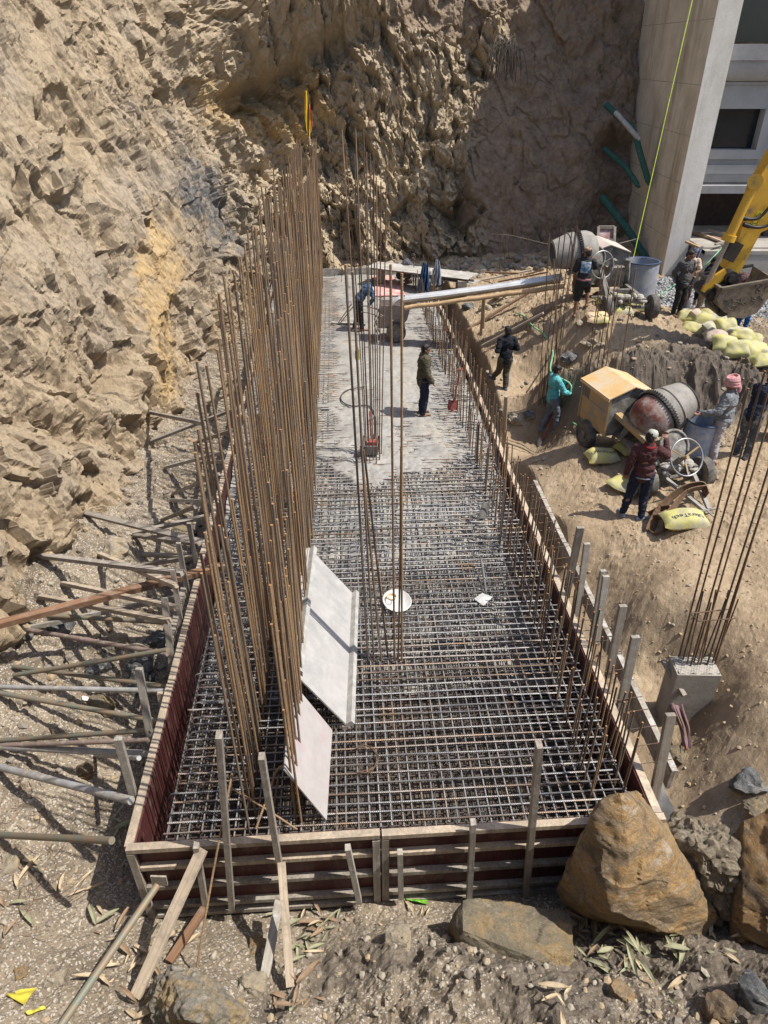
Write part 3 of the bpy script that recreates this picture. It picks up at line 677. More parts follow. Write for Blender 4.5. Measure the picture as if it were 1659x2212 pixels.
# middle column: six bars in front, a taller bundle behind
def lean_bar(b0, top_px, group, label, r=.011, key='rust', yb=None, ztop=None):
    """bar from its foot to the photo point of its top, leaning a little"""
    r_ = ray(*top_px); s = (b0.y+(yb or 0))/r_[1]; p1 = Vector((r_[0]*s, r_[1]*s, H+r_[2]*s)); d = p1-b0
    ln = d.length; me = bar_mesh(ln, r, key); o = bpy.data.objects.new('rebar', me); COL.objects.link(o); o.location = b0
    o.scale.z = ln/round(ln, 1); o.rotation_mode = 'QUATERNION'; o.rotation_quaternion = d.to_track_quat('Z', 'Y')@Quaternion((0, 0, 1), random.uniform(0, 6.28))
    return tag(o, label, 'rebar', group)
lb = 'rusty rebar of the six standing in front in the middle of the mat'
for (bx, by), tp in zip([(795, 1427), (808, 1427), (824, 1427), (838, 1420), (852, 1427), (868, 1427)], [(741, 573), (760, 585), (779, 965), (786, 972), (842, 573), (866, 592)]):
    b0 = P(bx, by, -.12); lean_bar(b0, tp, 'front bars of the middle column', lb, .0145); 
b0 = P(860, 1424, -.12); lean_bar(b0, (865, 965), 'front bars of the middle column', lb, .0125)
lb = 'tall thin rebar of the bundle rising out of the concrete behind the middle column'
for i, tp in enumerate([(745, 280), (751, 337), (761, 332), (767, 282), (775, 280), (785, 280), (791, 330), (801, 333), (806, 333), (813, 383), (822, 392), (836, 397)]):
    bx = 786+i*3.4; by = [1010, 985, 1005, 990][i % 4]; lean_bar(P(bx, by, -.2), tp, 'back bars of the middle column', lb, .0115, 'rust_dark' if i % 3 else 'rust')
b = MB()
c0, c1 = P(783, 1210, .0), P(875, 1210, .0)
# ------------------------------------------------------------------ other column cages
def cage(pts, tops, label, group, key='rust_dark', r=.0115, dz=-.15):
    for (bx, by), tp in zip(pts, tops):
        g_ = PG(bx, by); g_.z += dz; lean_bar(g_, tp, group, label, r, key)
cage([(1165+i*6.5, 868-(i % 2)*9) for i in range(8)], [(1187, 505), (1212, 492), (1222, 494), (1233, 493), (1241, 491), (1247, 489), (1205, 600), (1196, 560)], 'tall dark rebar of the cage beside the man in turquoise', 'bars of the cage behind the man in turquoise')
cage([(1168+i*8, 872-(i % 3)*7) for i in range(7)], [(1171+i*8, 772-(i % 3)*10) for i in range(7)], 'short rebar at the foot of the cage beside the man in turquoise', 'short bars of the cage behind the man in turquoise', r=.010)
cage([(1252, 905), (1262, 880), (1276, 880), (1288, 878), (1296, 870), (1330, 868)], [(1301, 575), (1308, 579), (1324, 578), (1334, 574), (1344, 574), (1373, 580)], 'tall dark rebar standing behind the yellow mixer', 'bars of the cage behind the yellow mixer', r=.0125)
cage([(1080, 580), (1089, 575), (1097, 580), (1104, 577)], [(1087, 402), (1098, 400), (1107, 401), (1118, 400)], 'tall thin rebar of the four at the foot of the earth face', 'four bars by the earth face', 'rust')
for i, (bx, tp) in enumerate([(722, 470), (738, 455), (752, 430), (905, 505), (925, 515), (935, 540), (946, 548), (898, 560)]):
    lean_bar(P(bx, 600+(i % 3)*9, -.1), (bx-4 if bx < 800 else bx, tp), 'thin bars at the far end of the pour', 'thin rebar standing at the far end of the concrete near the cliff', .009, 'rust_dark')
UPV = Vector((0, 0, 1))
def bez(pts, n=8):
    """Catmull-Rom through points"""
    pts = [Vector(p_) for p_ in pts]; out = []
    for i in range(len(pts)-1):
        p0 = pts[max(i-1, 0)]; p1 = pts[i]; p2 = pts[i+1]; p3 = pts[min(i+2, len(pts)-1)]
        for k in range(n):
            t_ = k/n; out.append(.5*((2*p1)+(p2-p0)*t_+(2*p0-5*p1+4*p2-p3)*t_*t_+(3*p1-p0-3*p2+p3)*t_**3))
    out.append(pts[-1]); return out
# ------------------------------------------------------------------ building on the right
WX, WY = 9.95, 26.0; FY = 26.55; BTOP = 16.5
bld = thing('building', 'grey concrete building under construction with dark openings and a tall stained side wall', 'building', (WX, WY, 0))
b = MB(); b.box((WX+.37, WY+7, BTOP/2-.6), (.74, 14, BTOP+1.2)); side = b.build('side_wall', M['conc_wall'], bld)
def dz_(py, y=FY): return PY(1500, py, y).z
b = MB()
for zz in (dz_(184, WY), dz_(295, WY), dz_(396, WY), dz_(463, WY), dz_(516, WY), dz_(40, WY)): b.box((WX+.37, WY+7, zz), (.748, 14.008, .018))
b.build('cast_joint', M['conc'], bld)
b = MB(); b.box((WX+.37, WY-.014, BTOP/2-.6), (.738, .02, BTOP+1.2)); b.build('wall_end', M['conc_pale'], bld)  # whiter concrete, its colour raised further to stand for sun on this face
XR = 24.0; x0 = WX+.742
zt = [dz_(v) for v in (95, 130, 176, 235, 323, 354, 395, 415, 500)]
xl, xr = PY(1534, 280, FY).x, PY(1641, 280, FY).x
b = MB()                                                             # storey wall with its window hole
b.box(((x0+xl)/2, FY+.15, (zt[2]+zt[6])/2), (xl-x0, .3, zt[2]-zt[6]))
b.box(((xr+XR)/2, FY+.15, (zt[2]+zt[6])/2), (XR-xr, .3, zt[2]-zt[6]))
b.box(((xl+xr)/2, FY+.15, (zt[2]+zt[3])/2), (xr-xl, .3, zt[2]-zt[3])); b.box(((xl+xr)/2, FY+.15, (zt[4]+zt[6])/2), (xr-xl, .3, zt[4]-zt[6]))
b.box(((x0+XR)/2, FY+.15, zt[0]+4.2), (XR-x0, .3, .9))
b.box(((x0+XR)/2, FY+3.5, BTOP-3.0), (XR-x0, 7.2, 6.0))
b.build('wall', M['conc_grey'], bld)
def ledge(z1, z0, out, z2=None):
    b = MB(); b.box(((x0+XR)/2, FY-out/2-.002, (z1+z0)/2), (XR-x0, out, z1-z0))
    if z2 is not None:
        n_ = 10
        pr = [(FY-out*.85*math.cos(math.pi/2*i/n_), z0-(z0-z2)*math.sin(math.pi/2*i/n_)) for i in range(n_+1)]+[(FY-.003, z2), (FY-.003, z0)]
        b.prism([(a_-FY, c_) for a_, c_ in pr], (0, 1, 0), (0, 0, 1), ((x0+XR)/2, FY, 0), XR-x0)
        b.box(((x0+XR)/2, FY-.03, z2-.05), (XR-x0, .06, .06))
    b.build('ledge', M['conc_grey'], bld, smooth=40)
ledge(zt[0], zt[1], .42, zt[2]); ledge(zt[5]-.02, (zt[5]+zt[6])/2, .10, zt[6]); ledge(zt[6]-.05, zt[7], .30)
b = MB(); w_ = .12
b.box(((xl+xr)/2, FY-.05, zt[4]-.14), (xr-xl+.5, .1, .28)); b.box((xr+.12, FY-.05, (zt[3]+zt[4])/2), (.24, .1, zt[3]-zt[4])); b.build('window_frame', M['conc_pale'] if 0 else M['conc_grey'], bld)
b = MB(); b.box(((xl+xr)/2, FY+.33, (zt[3]+zt[4])/2), (xr-xl+.1, .03, zt[3]-zt[4]+.1)); b.build('window_pane', M['glass_dark'], bld)
b = MB(); b.box(((x0+XR)/2, FY+.45, zt[0]+1.9), (XR-x0, .03, 3.7)); b.build('window_pane', M['glass_dark'], bld)
b = MB(); b.box(((x0+XR)/2, FY+2.8, (zt[7]+zt[8])/2-.3), (XR-x0, .2, zt[7]-zt[8]+1.2)); b.build('inner_wall', M['brick'], bld)
b = MB(); b.box((PY(1655, 480, FY+.3).x+.5, FY+.4, (zt[7]+zt[8])/2-.2), (1.1, .5, zt[7]-zt[8]+.4)); b.build('brick_pier', M['brick'], bld)
b = MB(); b.box(((x0+XR)/2, FY+5, BTOP+.1), (XR-x0+.6, 10.5, .25)); b.build('roof', M['conc_grey'], bld)
zl = PY(1560, 542, 24.7).z
lw = thing('retaining_wall', 'low rough concrete wall with a flat top in front of the dark ground floor opening', 'wall', (14, 24.7, .2))
b = MB(); b.box(((WX+.78+XR)/2, 24.8, zl/2-.2), (XR-WX-.78, .3, zl+.4)); b.box(((WX+.78+XR)/2, 24.8, zl-.05), (XR-WX-.78, .34, .12)); b.build('wall_face', M['conc'], lw)
b = MB(); b.box(((WX+.78+XR)/2, 26.8, zl-.02), (XR-WX-.78, 3.65, .14)); b.build('floor_slab', M['conc'], lw)
for i, (a_, c_, ln, w2, m_, lab) in enumerate([((1500, 503), (1562, 520), 0, .35, 'wood_red', 'dark red shuttering tray lying in front of the ground floor opening'), ((1515, 505), (1575, 528), 0, .09, 'wood_pale', 'pale timber lying on top of the dark red tray'),
        ((1530, 497), (1592, 514), 0, .10, 'wood_pale', 'pale timber lying behind the dark red tray'), ((1545, 528), (1610, 512), 0, .07, 'wood_grey', 'grey timber lying across the end of the tray'), ((1482, 522), (1512, 535), 0, .09, 'bamboo', 'short yellowish log at the corner of the low wall')]):
    p0 = P(a_[0], a_[1], zl+.10+.03*i); p1 = P(c_[0], c_[1], zl+.10+.03*i); tag(stick('plank', p0, p1, M[m_], w2, .06), lab, 'plank')
# ------------------------------------------------------------------ excavator arm
yel = simple('excavator_yellow', (.62, .36, .03), (.50, .28, .03), 3, .42, 0, .05, dirt=(.16, .12, .07), dscale=3.5, damt=.38, spec=.5)
steel_d = simple('muddy_steel', (.20, .165, .12), (.11, .095, .075), 6, .75, .2, .4, 25)
steel_g = simple('greasy_pivot', (.035, .032, .03), (.06, .055, .05), 9, .45, .4, .2)
rodm = simple('hydraulic_rod', (.40, .36, .31), (.30, .26, .22), 5, .35, .5, .05)
mud = simple('dried_mud_steel', (.30, .235, .165), (.20, .155, .11), 5, .85, 0, .4, 20, dirt=(.12, .095, .07), dscale=9, damt=.45)
EY = 17.15
def E(zx, zy, y=EY): return PY(1437.8+zx*.2829, 331.8+zy*.2829, y)
ex = thing('excavator_arm', 'yellow digger arm with a muddy bucket hanging above the cement bag pile', 'excavator', (E(560, 1150).x, EY, .8))
def plate(name, pts, th, mat, y=EY, parent=None):
    q_ = [E(a_, c_, y) for a_, c_ in pts]; b = MB(); n_ = len(q_); vs = [v+Vector((0, -th/2, 0)) for v in q_]+[v+Vector((0, th/2, 0)) for v in q_]
    b.add(vs, [tuple(range(n_)), tuple(reversed(range(n_, 2*n_)))]+[(i, n_+i, n_+(i+1) % n_, (i+1) % n_) for i in range(n_)]); return b.build(name, mat, parent or ex)
st_ = plate('stick', [(900, -200), (705, 150), (655, 235), (600, 400), (545, 600), (490, 760), (415, 905), (440, 960), (485, 965), (560, 860), (640, 700), (700, 590), (760, 560), (1050, 150)], .38, yel)
bm_ = MB(); bm_.beam(E(960, -150), E(1800, -400), .5, .8); bm_.build('boom', yel, ex)
b = MB(); b.tube([E(690, 205, EY-.32), E(560, 480, EY-.32), E(480, 650, EY-.32)], [.105, .105, .105], 14); b.tube([E(494, 620, EY-.32), E(474, 668, EY-.32)], .15, 14); b.build('cylinder', yel, ex, smooth=50)
b = MB(); b.tube([E(478, 660, EY-.32), E(296, 1035, EY-.32)], .055, 12); b.build('piston_rod', rodm, ex, smooth=50)
b = MB(); b.tube([E(685, 215, EY-.45), E(685, 215, EY+.1)], .16, 16); b.build('cylinder_mount', yel, ex, smooth=50)
for nm, (a_, c_), r_ in (('pivot', (445, 915), .16), ('pivot', (400, 1012), .19), ('pivot', (297, 1038), .15), ('pivot', (385, 1150), .17)):
    b = MB(); q_ = E(a_, c_, EY); b.lathe([(r_, -.45), (r_, .3)], q_, (0, 1, 0), 16); b.lathe([(r_*.6, -.52), (r_*.6, -.45)], q_, (0, 1, 0), 16); b.build(nm, steel_g, ex, smooth=40)
plate('link', [(450, 880), (470, 930), (310, 1065), (275, 1050), (290, 1010), (380, 925)], .10, yel, EY-.34)
plate('link', [(275, 1050), (310, 1015), (410, 1140), (380, 1175)], .12, steel_g, EY-.25)
for q_ in ([(575, 485), (640, 500), (720, 485), (800, 400)], [(595, 540), (680, 562), (760, 555), (860, 500)]):
    b = MB(); b.tube(bez([E(a_, c_, EY-.28) for a_, c_ in q_]), .035, 8); b.tube([E(*q_[0], EY-.28), E(q_[0][0]+45, q_[0][1]+14, EY-.28)], .05, 8); b.build('hydraulic_hose', simple('black_hose', (.03, .03, .032), rough=.5, bump=0), ex, smooth=60)
b = MB(); b.box(E(510, 745, EY-.24), (.28, .12, .42), Matrix.Rotation(.35, 3, 'Y')); b.build('hose_bracket', steel_g, ex)
lab_y = simple('label_yellow', (.75, .58, .05), rough=.5, bump=0); blk = simple('label_black', (.02, .02, .02), rough=.5, bump=0)
def decal(name, pts, mat, y, parent):
    b = MB(); q_ = [E(a_, c_, y) for a_, c_ in pts]; n_ = len(q_); b.add(q_+[v+Vector((0, .006, 0)) for v in q_], [tuple(range(n_)), tuple(reversed(range(n_, 2*n_)))]); return b.build(name, mat, parent)
yy = EY-.198
wl = decal('warning_label', [(705, 432), (760, 445), (740, 500), (682, 488)], lab_y, yy, ex)
b = MB()
def stroke(pts, wd, y=yy-.006):
    for i in range(len(pts)-1):
        p_, q_ = Vector((pts[i][0], pts[i][1])), Vector((pts[i+1][0], pts[i+1][1])); n_ = (q_-p_); n_ = Vector((-n_.y, n_.x)).normalized()*wd
        b.add([E(*(p_+n_), y), E(*(q_+n_), y), E(*(q_-n_), y), E(*(p_-n_), y)], [(0, 1, 2, 3)])
stroke([(690, 483), (722, 452), (732, 493), (690, 483)], 2.2); stroke([(716, 466), (714, 478)], 2); stroke([(712, 482), (711, 485)], 2)
b.build('warning_triangle', blk, wl)
wl2 = decal('keep_clear_label', [(660, 515), (715, 515), (700, 553), (648, 540)], lab_y, yy, ex)
b = MB(); stroke([(655, 518), (668, 518), (662, 540), (650, 538), (655, 518)], 1.6); stroke([(670, 531), (690, 531)], 1.8); stroke([(676, 526), (670, 531), (675, 536)], 1.5); stroke([(684, 526), (690, 531), (684, 536)], 1.5)
stroke([(704, 518), (701, 524)], 3); stroke([(702, 524), (697, 538)], 3); stroke([(697, 538), (704, 552)], 1.8); stroke([(697, 538), (690, 552)], 1.8); stroke([(702, 526), (712, 520)], 1.6); stroke([(701, 528), (692, 535)], 1.6); b.build('person_pictogram', blk, wl2)
prof = [(432, 1030), (390, 1110), (400, 1160), (440, 1205), (520, 1250), (600, 1256), (690, 1215), (760, 1130), (820, 1040), (850, 962)]
yn, yf = 16.5, 17.75
plate('bucket_side', prof, .05, mud, yn); plate('bucket_side', [(a_, c_) for a_, c_ in prof], .05, mud, yn+1.2)
b = MB(); pn = [E(a_, c_, yn) for a_, c_ in prof]; m_ = len(pn)
for i in range(m_-1):
    a_, c_ = pn[i], pn[i+1]; d_ = Vector((0, 1.2, 0)); n_ = (c_-a_).cross(d_).normalized()*.03
    b.add([a_, c_, c_+d_, a_+d_, a_+n_, c_+n_, c_+d_+n_, a_+d_+n_], [(0, 1, 2, 3), (7, 6, 5, 4), (0, 4, 5, 1), (1, 5, 6, 2), (2, 6, 7, 3), (3, 7, 4, 0)])
b.build('bucket_shell', mud, ex, smooth=35)
b = MB(); a_, c_ = E(425, 1032, yn-.03), E(850, 958, yn-.03); b.beam(a_, c_, .09, .06); d_ = Vector((0, 1.26, 0)); b.beam(a_+d_, c_+d_, .09, .06); b.beam(a_, a_+d_, .09, .06); b.build('bucket_rim', steel_d, ex)
b = MB(); random.seed(5)
for i in range(26):                                                   # weld beads in triangles on the side plate
    zx = random.uniform(455, 760); zy = random.uniform(1105, 1225)
    if zy > 1240-abs(zx-570)*.75: continue
    a0 = random.uniform(0, 6.28); tri = [E(zx+20*math.cos(a0+k*2.09), zy+18*math.sin(a0+k*2.09), yn-.03) for k in range(4)]; b.tube(tri, .014, 5)
b.build('weld_beads', steel_d, ex)
b = MB()
for zx, zy in [(700, 1010), (715, 1035), (700, 1055), (745, 1000), (770, 1030)]: b.lathe([(.05, -.03), (.045, .0)], E(zx, zy, yn-.03), (0, 1, 0), 8)
b.build('bolts', steel_d, ex)
plate('bucket_ear', [(400, 985), (520, 1010), (520, 1080), (430, 1130), (385, 1150), (380, 1060)], .5, steel_g, yn+.55)
for i in range(5):
    b = MB(); q_ = E(850, 962, yn+.1+i*.25); b.beam(q_, q_+Vector((.18, 0, .1)), .09, .06, taper=.5); b.build('tooth', steel_d, ex)
# ------------------------------------------------------------------ cement bags
bag_y = simple('yellow_woven_bag', (.52, .49, .15), (.43, .40, .14), 6, .7, 0, .5, 30, dirt=(.36, .33, .25), dscale=3.6, damt=.50, vary=.08)
bag_g = simple('dusty_grey_bag', (.47, .45, .32), (.38, .36, .27), 6, .75, 0, .3, 90, dirt=(.34, .31, .26), dscale=3, damt=.45)
bag_p = simple('pink_printed_bag', (.48, .30, .28), (.42, .37, .28), 3, .75, 0, .3, 90, dirt=(.4, .37, .3), dscale=3, damt=.45)
ink = simple('bag_ink', (.035, .035, .06), rough=.7, bump=0)
BAGS = {}
def bag_mesh(k, lx, ly, h_):
    rr = random.Random(k); ph = [rr.uniform(0, 6.28) for _ in range(6)]
    def top(u, v):                                                     # u,v in -1..1
        e = (1-abs(u)**4.5)*(1-abs(v)**3.2); e = max(e, 0)**.55
        return e*(1+.10*math.sin(2.3*u+ph[0])+.08*math.sin(4*v+ph[1]))+.05*math.sin(9*u+ph[2])*math.sin(6*v+ph[3])*e
    def pt(u, v, s):
        pin = 1-.10*abs(v)**2; x = u*lx/2*(1-.10*(1-abs(v)**2)*0)*(1-.06*math.cos(2*v)); y = v*ly/2*(1-.16*abs(u)**3)
        return Vector((x, y, h_*(.38+(.62 if s > 0 else -.38)*top(u, v))+.012*math.sin(5*u+ph[4])))
    n_ = 16; b = MB(); idx = {}
    vs = []; fs = []
    for s in (1, -1):
        for j in range(n_+1):
            for i in range(n_+1): vs.append(pt(-1+2*i/n_, -1+2*j/n_, s))
    N1 = (n_+1)**2
    for j in range(n_):
        for i in range(n_):
            q_ = (j*(n_+1)+i, j*(n_+1)+i+1, (j+1)*(n_+1)+i+1, (j+1)*(n_+1)+i); fs += [q_, tuple(reversed([a_+N1 for a_ in q_]))]
    b.add(vs, fs)
    return b, (lambda x, y: pt(max(-1, min(1, 2*x/lx)), max(-1, min(1, 2*y/ly)), 1).z)
def text_mesh(txt, size):
    cu = bpy.data.curves.new('lettering', 'FONT'); cu.body = txt; cu.size = size; cu.align_x = 'CENTER'; cu.align_y = 'CENTER'; cu.resolution_u = 2
    o = bpy.data.objects.new('lettering', cu); COL.objects.link(o); dg = bpy.context.evaluated_depsgraph_get()
    me = bpy.data.meshes.new_from_object(o.evaluated_get(dg)); bpy.data.objects.remove(o); return me
def bag(loc, label, rz=0, tilt=(0, 0), mat=None, size=(.60, .40, .17), text=None, k=None, flip=False, group='cement bags', ts=.135):
    k = k if k is not None else random.randrange(10**6); b, hz = bag_mesh(k, *size)
    o = b.build('cement_bag', mat or bag_y, smooth=180); o.location = loc; o.rotation_euler = (tilt[0], tilt[1], rz); tag(o, label, 'bag', group)
    if text:
        me = text_mesh(text, ts); bmm = bmesh.new(); bmm.from_mesh(me); bmesh.ops.subdivide_edges(bmm, edges=[e for e in bmm.edges if e.calc_length() > .03], cuts=2)
        bmesh.ops.triangulate(bmm, faces=bmm.faces)
        for v in bmm.verts:
            x, y = v.co.x, v.co.y
            if flip: x, y = -x, -y
            y -= 0.02*0; v.co = Vector((x, y-.05, hz(x, y-.05)+.006))
        bmm.to_mesh(me); bmm.free(); me.materials.clear(); me.materials.append(ink); t_ = bpy.data.objects.new('printed_name', me); COL.objects.link(t_); t_.parent = o
    return o
R_ = math.radians
def B4(zx, zy): return (1426.7+zx*.244, 525.4+zx*0+zy*.244)
pile = [(265, 690, -.3, .5, 0, .0, 'y', 'yellow cement bag at the upper left corner of the heap, nearest the khaki trousers'), (312, 715, 1.1, .7, .3, .0, 'p', 'pink dusty cement bag between the two upper left yellow bags of the heap'), (405, 690, .15, 1.2, 0, .02, 'y', 'yellow cement bag standing upright at the top of the heap, being grabbed'),
        (375, 748, .1, .25, 0, .12, 'y', 'smooth yellow cement bag lying across the upper middle of the heap'), (495, 740, .0, .3, 0, .10, 'g', 'grey dusty cement bag in the upper middle of the heap'), (600, 758, -.4, .3, 0, .12, 'y', 'long yellow cement bag sloping down below the bucket in the heap'),
        (300, 800, -.5, .4, .1, .0, 'y', 'yellow cement bag at the left foot of the heap'), (428, 830, .9, .7, .2, .02, 'g', 'pale grey cement bag low in the left half of the heap'), (556, 830, .2, 1.1, 0, .12, 'y', 'squarish yellow cement bag leaning upright in the centre of the heap'),
        (505, 880, -.2, .3, 0, .0, 'p', 'torn pink cement bag half buried at the front of the heap'), (655, 860, -.8, .5, 0, .10, 'g', 'long grey cement bag in the right centre of the heap'), (562, 945, .1, 1.0, .15, .0, 'y', 'plump yellow cement bag standing at the front of the heap, left'),
        (738, 850, .0, .2, 0, .0, 'y', 'flat yellow cement bag under the sandals of the man in blue trousers'), (735, 905, -.9, .4, 0, .06, 'y', 'yellow cement bag sloping in the right half of the heap, partly covered'), (800, 915, -.35, .35, 0, .06, 'y', 'yellow cement bag at the upper right edge of the heap'),
        (770, 1010, .7, 1.0, .2, .0, 'y', 'yellow cement bag standing at the front of the heap, right'), (668, 1000, -.15, 1.05, -.1, .0, 'y', 'tall yellow cement bag standing in the middle of the front row of the heap'), (850, 985, -.2, .15, 0, .0, 'y', 'thin yellow cement bag lying at the lower right end of the heap'),
        (925, 1090, .2, .1, 0, .0, 'y', 'lone yellow cement bag on dark soil at the right edge, below the heap')]
for zx, zy, rz, tx, ty, dz, c, lab in pile:
    px, py = B4(zx, zy); g_ = PG(px, py); g_.z += dz+(.10 if tx > .6 else .0)-.02; g_.y += .15
    bag(g_, lab, rz, (tx*.8, ty), {'y': bag_y, 'g': bag_g, 'p': bag_p}[c], (.64, .46, .27), group='heap of cement bags by the digger')
bag(PG(1338, 664)+Vector((0, 0, .16)), 'yellow cement bag stacked on another beside the battered drum', .05, (.25, 0), bag_y, text='UltraTech', flip=True, group='cement bags at the upper mixer')
bag(PG(1343, 676)+Vector((0, .1, .0)), 'yellow cement bag underneath another beside the battered drum', .0, (.25, 0), bag_y, text='UltraTech', flip=True, group='cement bags at the upper mixer')
bag(PG(1380, 668)+Vector((0, 0, .02)), 'yellow cement bag lying at the foot of the battered drum', -.05, (.3, 0), bag_y, text='UltraTech', flip=True, group='cement bags at the upper mixer')
bag(PG(1290, 692)+Vector((0, 0, .02)), 'yellow and pink cement bag in front of the upper mixer tow bar', .0, (.35, 0), simple('mixed_bag', (.60, .56, .20), (.50, .33, .26), 2.5, .7, 0, .3, 90), text='UltraTech', group='cement bags at the upper mixer')
bag(PG(1310, 662)+Vector((0, .25, .03)), 'dusty yellow cement bag half under the upper mixer', .2, (.2, 0), bag_y, group='cement bags at the upper mixer')
bag(PG(1299, 993), 'yellow cement bag with dark lettering beside the rear wheel of the yellow mixer', .12, (.12, 0), bag_y, (.66, .44, .24), 'UltraTech', 11, group='cement bags at the yellow mixer')
bag(PG(1360, 975), 'yellow cement bag in the shade under the mixer drum', .5, (.1, 0), bag_y, (.66, .46, .24), group='cement bags at the yellow mixer')
bag(PG(1348, 1052), 'flat yellow cement bag left of the man in maroon', -.9, (0, 0), bag_y, (.66, .46, .12), group='cement bags at the yellow mixer')
bag(PG(1478, 1128)+Vector((0, .02, -.02)), 'yellow cement bag under the tow bar and brown canvas', .06, (.15, 0), bag_y, (.82, .46, .24), 'UltraTech', 21, True, group='cement bags at the yellow mixer')
bag(PG(1648, 945)+Vector((.05, 0, .25)), 'yellow cement bag held by the man in the yellow helmet', 1.2, (1.0, 0), bag_y, (.6, .42, .2), group='cement bags at the yellow mixer')
# ------------------------------------------------------------------ drums
def drum(c, r, h_, label, mat, inner, tilt=0.0, lid=None):
    t_ = thing('plastic_drum', label, 'drum', c, random.uniform(0, 6)); t_.rotation_euler = (tilt, tilt*.6, 0)
    b = MB(); b.lathe([(r*.93, 0), (r*.98, .03), (r, h_*.3), (r, h_*.75), (r*.99, h_*.97), (r*1.03, h_*.98), (r*1.03, h_), (r*.96, h_), (r*.95, h_*.6), (r*.93, .05), (.01, .05)], n=32, cap1=False); b.build('barrel', [mat], t_, world=False, smooth=40)
    b = MB(); b.tube([(r*1.03*math.cos(a_*math.pi/16), r*1.03*math.sin(a_*math.pi/16), h_) for a_ in range(32)], .018, 8, closed=True); b.build('rim', inner, t_, world=False, smooth=60)
    b = MB(); b.lathe([(r*.94, h_*.72), (.005, h_*.72)], n=28, cap0=False, cap1=False); b.build('water', simple('drum_water', (.03, .05, .08), rough=.08, bump=0), t_, world=False)
    return t_
dr_b = simple('scuffed_blue_plastic', (.16, .24, .42), (.27, .31, .37), 2.6, .6, 0, .2, 30, dirt=(.44, .43, .40), dscale=2.8, damt=.5, spec=.4)
dr_g = simple('cement_grey_drum', (.33, .34, .365), (.24, .25, .28), 3, .75, 0, .3, 30, dirt=(.07, .11, .30), dscale=3.5, damt=.38)
rimb = simple('blue_rim', (.05, .08, .17), rough=.5, bump=0)
g_ = PG(1374, 648); drum(g_+Vector((0, 0, -.05)), .47, 1.12, 'battered grey blue drum beside the upper mixer, full of water', dr_g, rimb, -.03)
g_ = P(1497, 1008, .2); drum(Vector((g_.x, g_.y+.1, gz(g_.x, g_.y+.1)-.04)), .33, .98, 'blue drum splashed with cement between the yellow mixer and the turbaned man', dr_b, rimb, .03)
# ------------------------------------------------------------------ concrete mixers
rub = simple('muddy_tyre', (.055, .052, .05), (.13, .12, .105), 7, .85, 0, .5, 30, dirt=(.22, .19, .15), dscale=4, damt=.45)
rimm = simple('dusty_wheel_rim', (.22, .20, .18), (.13, .12, .11), 8, .6, .3, .2)
mxy = simple('mixer_yellow_paint', (.50, .29, .07), (.36, .25, .12), 3.2, .6, 0, .2, 30, dirt=(.25, .22, .175), dscale=3.4, damt=.52, spec=.4)
mxr = simple('roof_yellow_paint', (.62, .36, .08), (.54, .36, .17), 2.2, .5, 0, .1, 30, dirt=(.52, .43, .30), dscale=2.2, damt=.5, spec=.4)
mxp = simple('cement_dusted_roof', (.52, .46, .41), (.44, .36, .31), 3, .7, 0, .2, 30, dirt=(.50, .29, .20), dscale=2, damt=.35)
chas = simple('cement_caked_steel', (.20, .185, .165), (.11, .10, .09), 7, .85, .1, .6, 22, dirt=(.34, .33, .30), dscale=5, damt=.42)
drg = simple('cement_caked_drum', (.29, .27, .24), (.20, .185, .165), 5, .8, 0, .7, 22, dirt=(.36, .22, .12), dscale=2.3, damt=.36)
drr = simple('red_drum_paint', (.17, .05, .035), (.12, .045, .033), 4, .55, 0, .3, 30, dirt=(.32, .30, .27), dscale=1.8, damt=.50)
gear = simple('black_gear_ring', (.03, .03, .03), (.06, .055, .05), 9, .55, .4, .2)
wire_m = simple('galvanised_ring', (.40, .40, .40), (.28, .27, .26), 8, .4, .7, .05)
def wheel(name, c, ax, r, w_, parent, lug=True):
    b = MB(); ri = r*.58
    b.lathe([(ri, -w_*.42), (r*.80, -w_*.5), (r*.95, -w_*.42), (r, -w_*.25), (r, w_*.25), (r*.95, w_*.42), (r*.80, w_*.5), (ri, w_*.42), (ri*.96, 0)], c, ax, 32, False, False)
    vs = b; o = vs.build('wheel', rub, parent, smooth=45)
    b = MB(); b.lathe([(ri*.98, -w_*.42), (ri*.9, -w_*.44), (ri*.82, -w_*.28), (ri*.45, -w_*.22), (ri*.4, -w_*.36), (ri*.12, -w_*.40)], c, ax, 24, False, True); b.lathe([(ri*.98, w_*.42), (ri*.8, w_*.25), (ri*.3, w_*.2), (.004, w_*.3)], c, ax, 24, False, False)
    x_, y_, d_ = frame(ax)
    for k in range(6):
        a_ = k*math.pi/3; b.lathe([(ri*.09, -w_*.30), (ri*.09, -w_*.26)], Vector(c)+(x_*math.cos(a_)+y_*math.sin(a_))*ri*.62, ax, 8)
    b.build('rim', rimm, o, smooth=40); return o
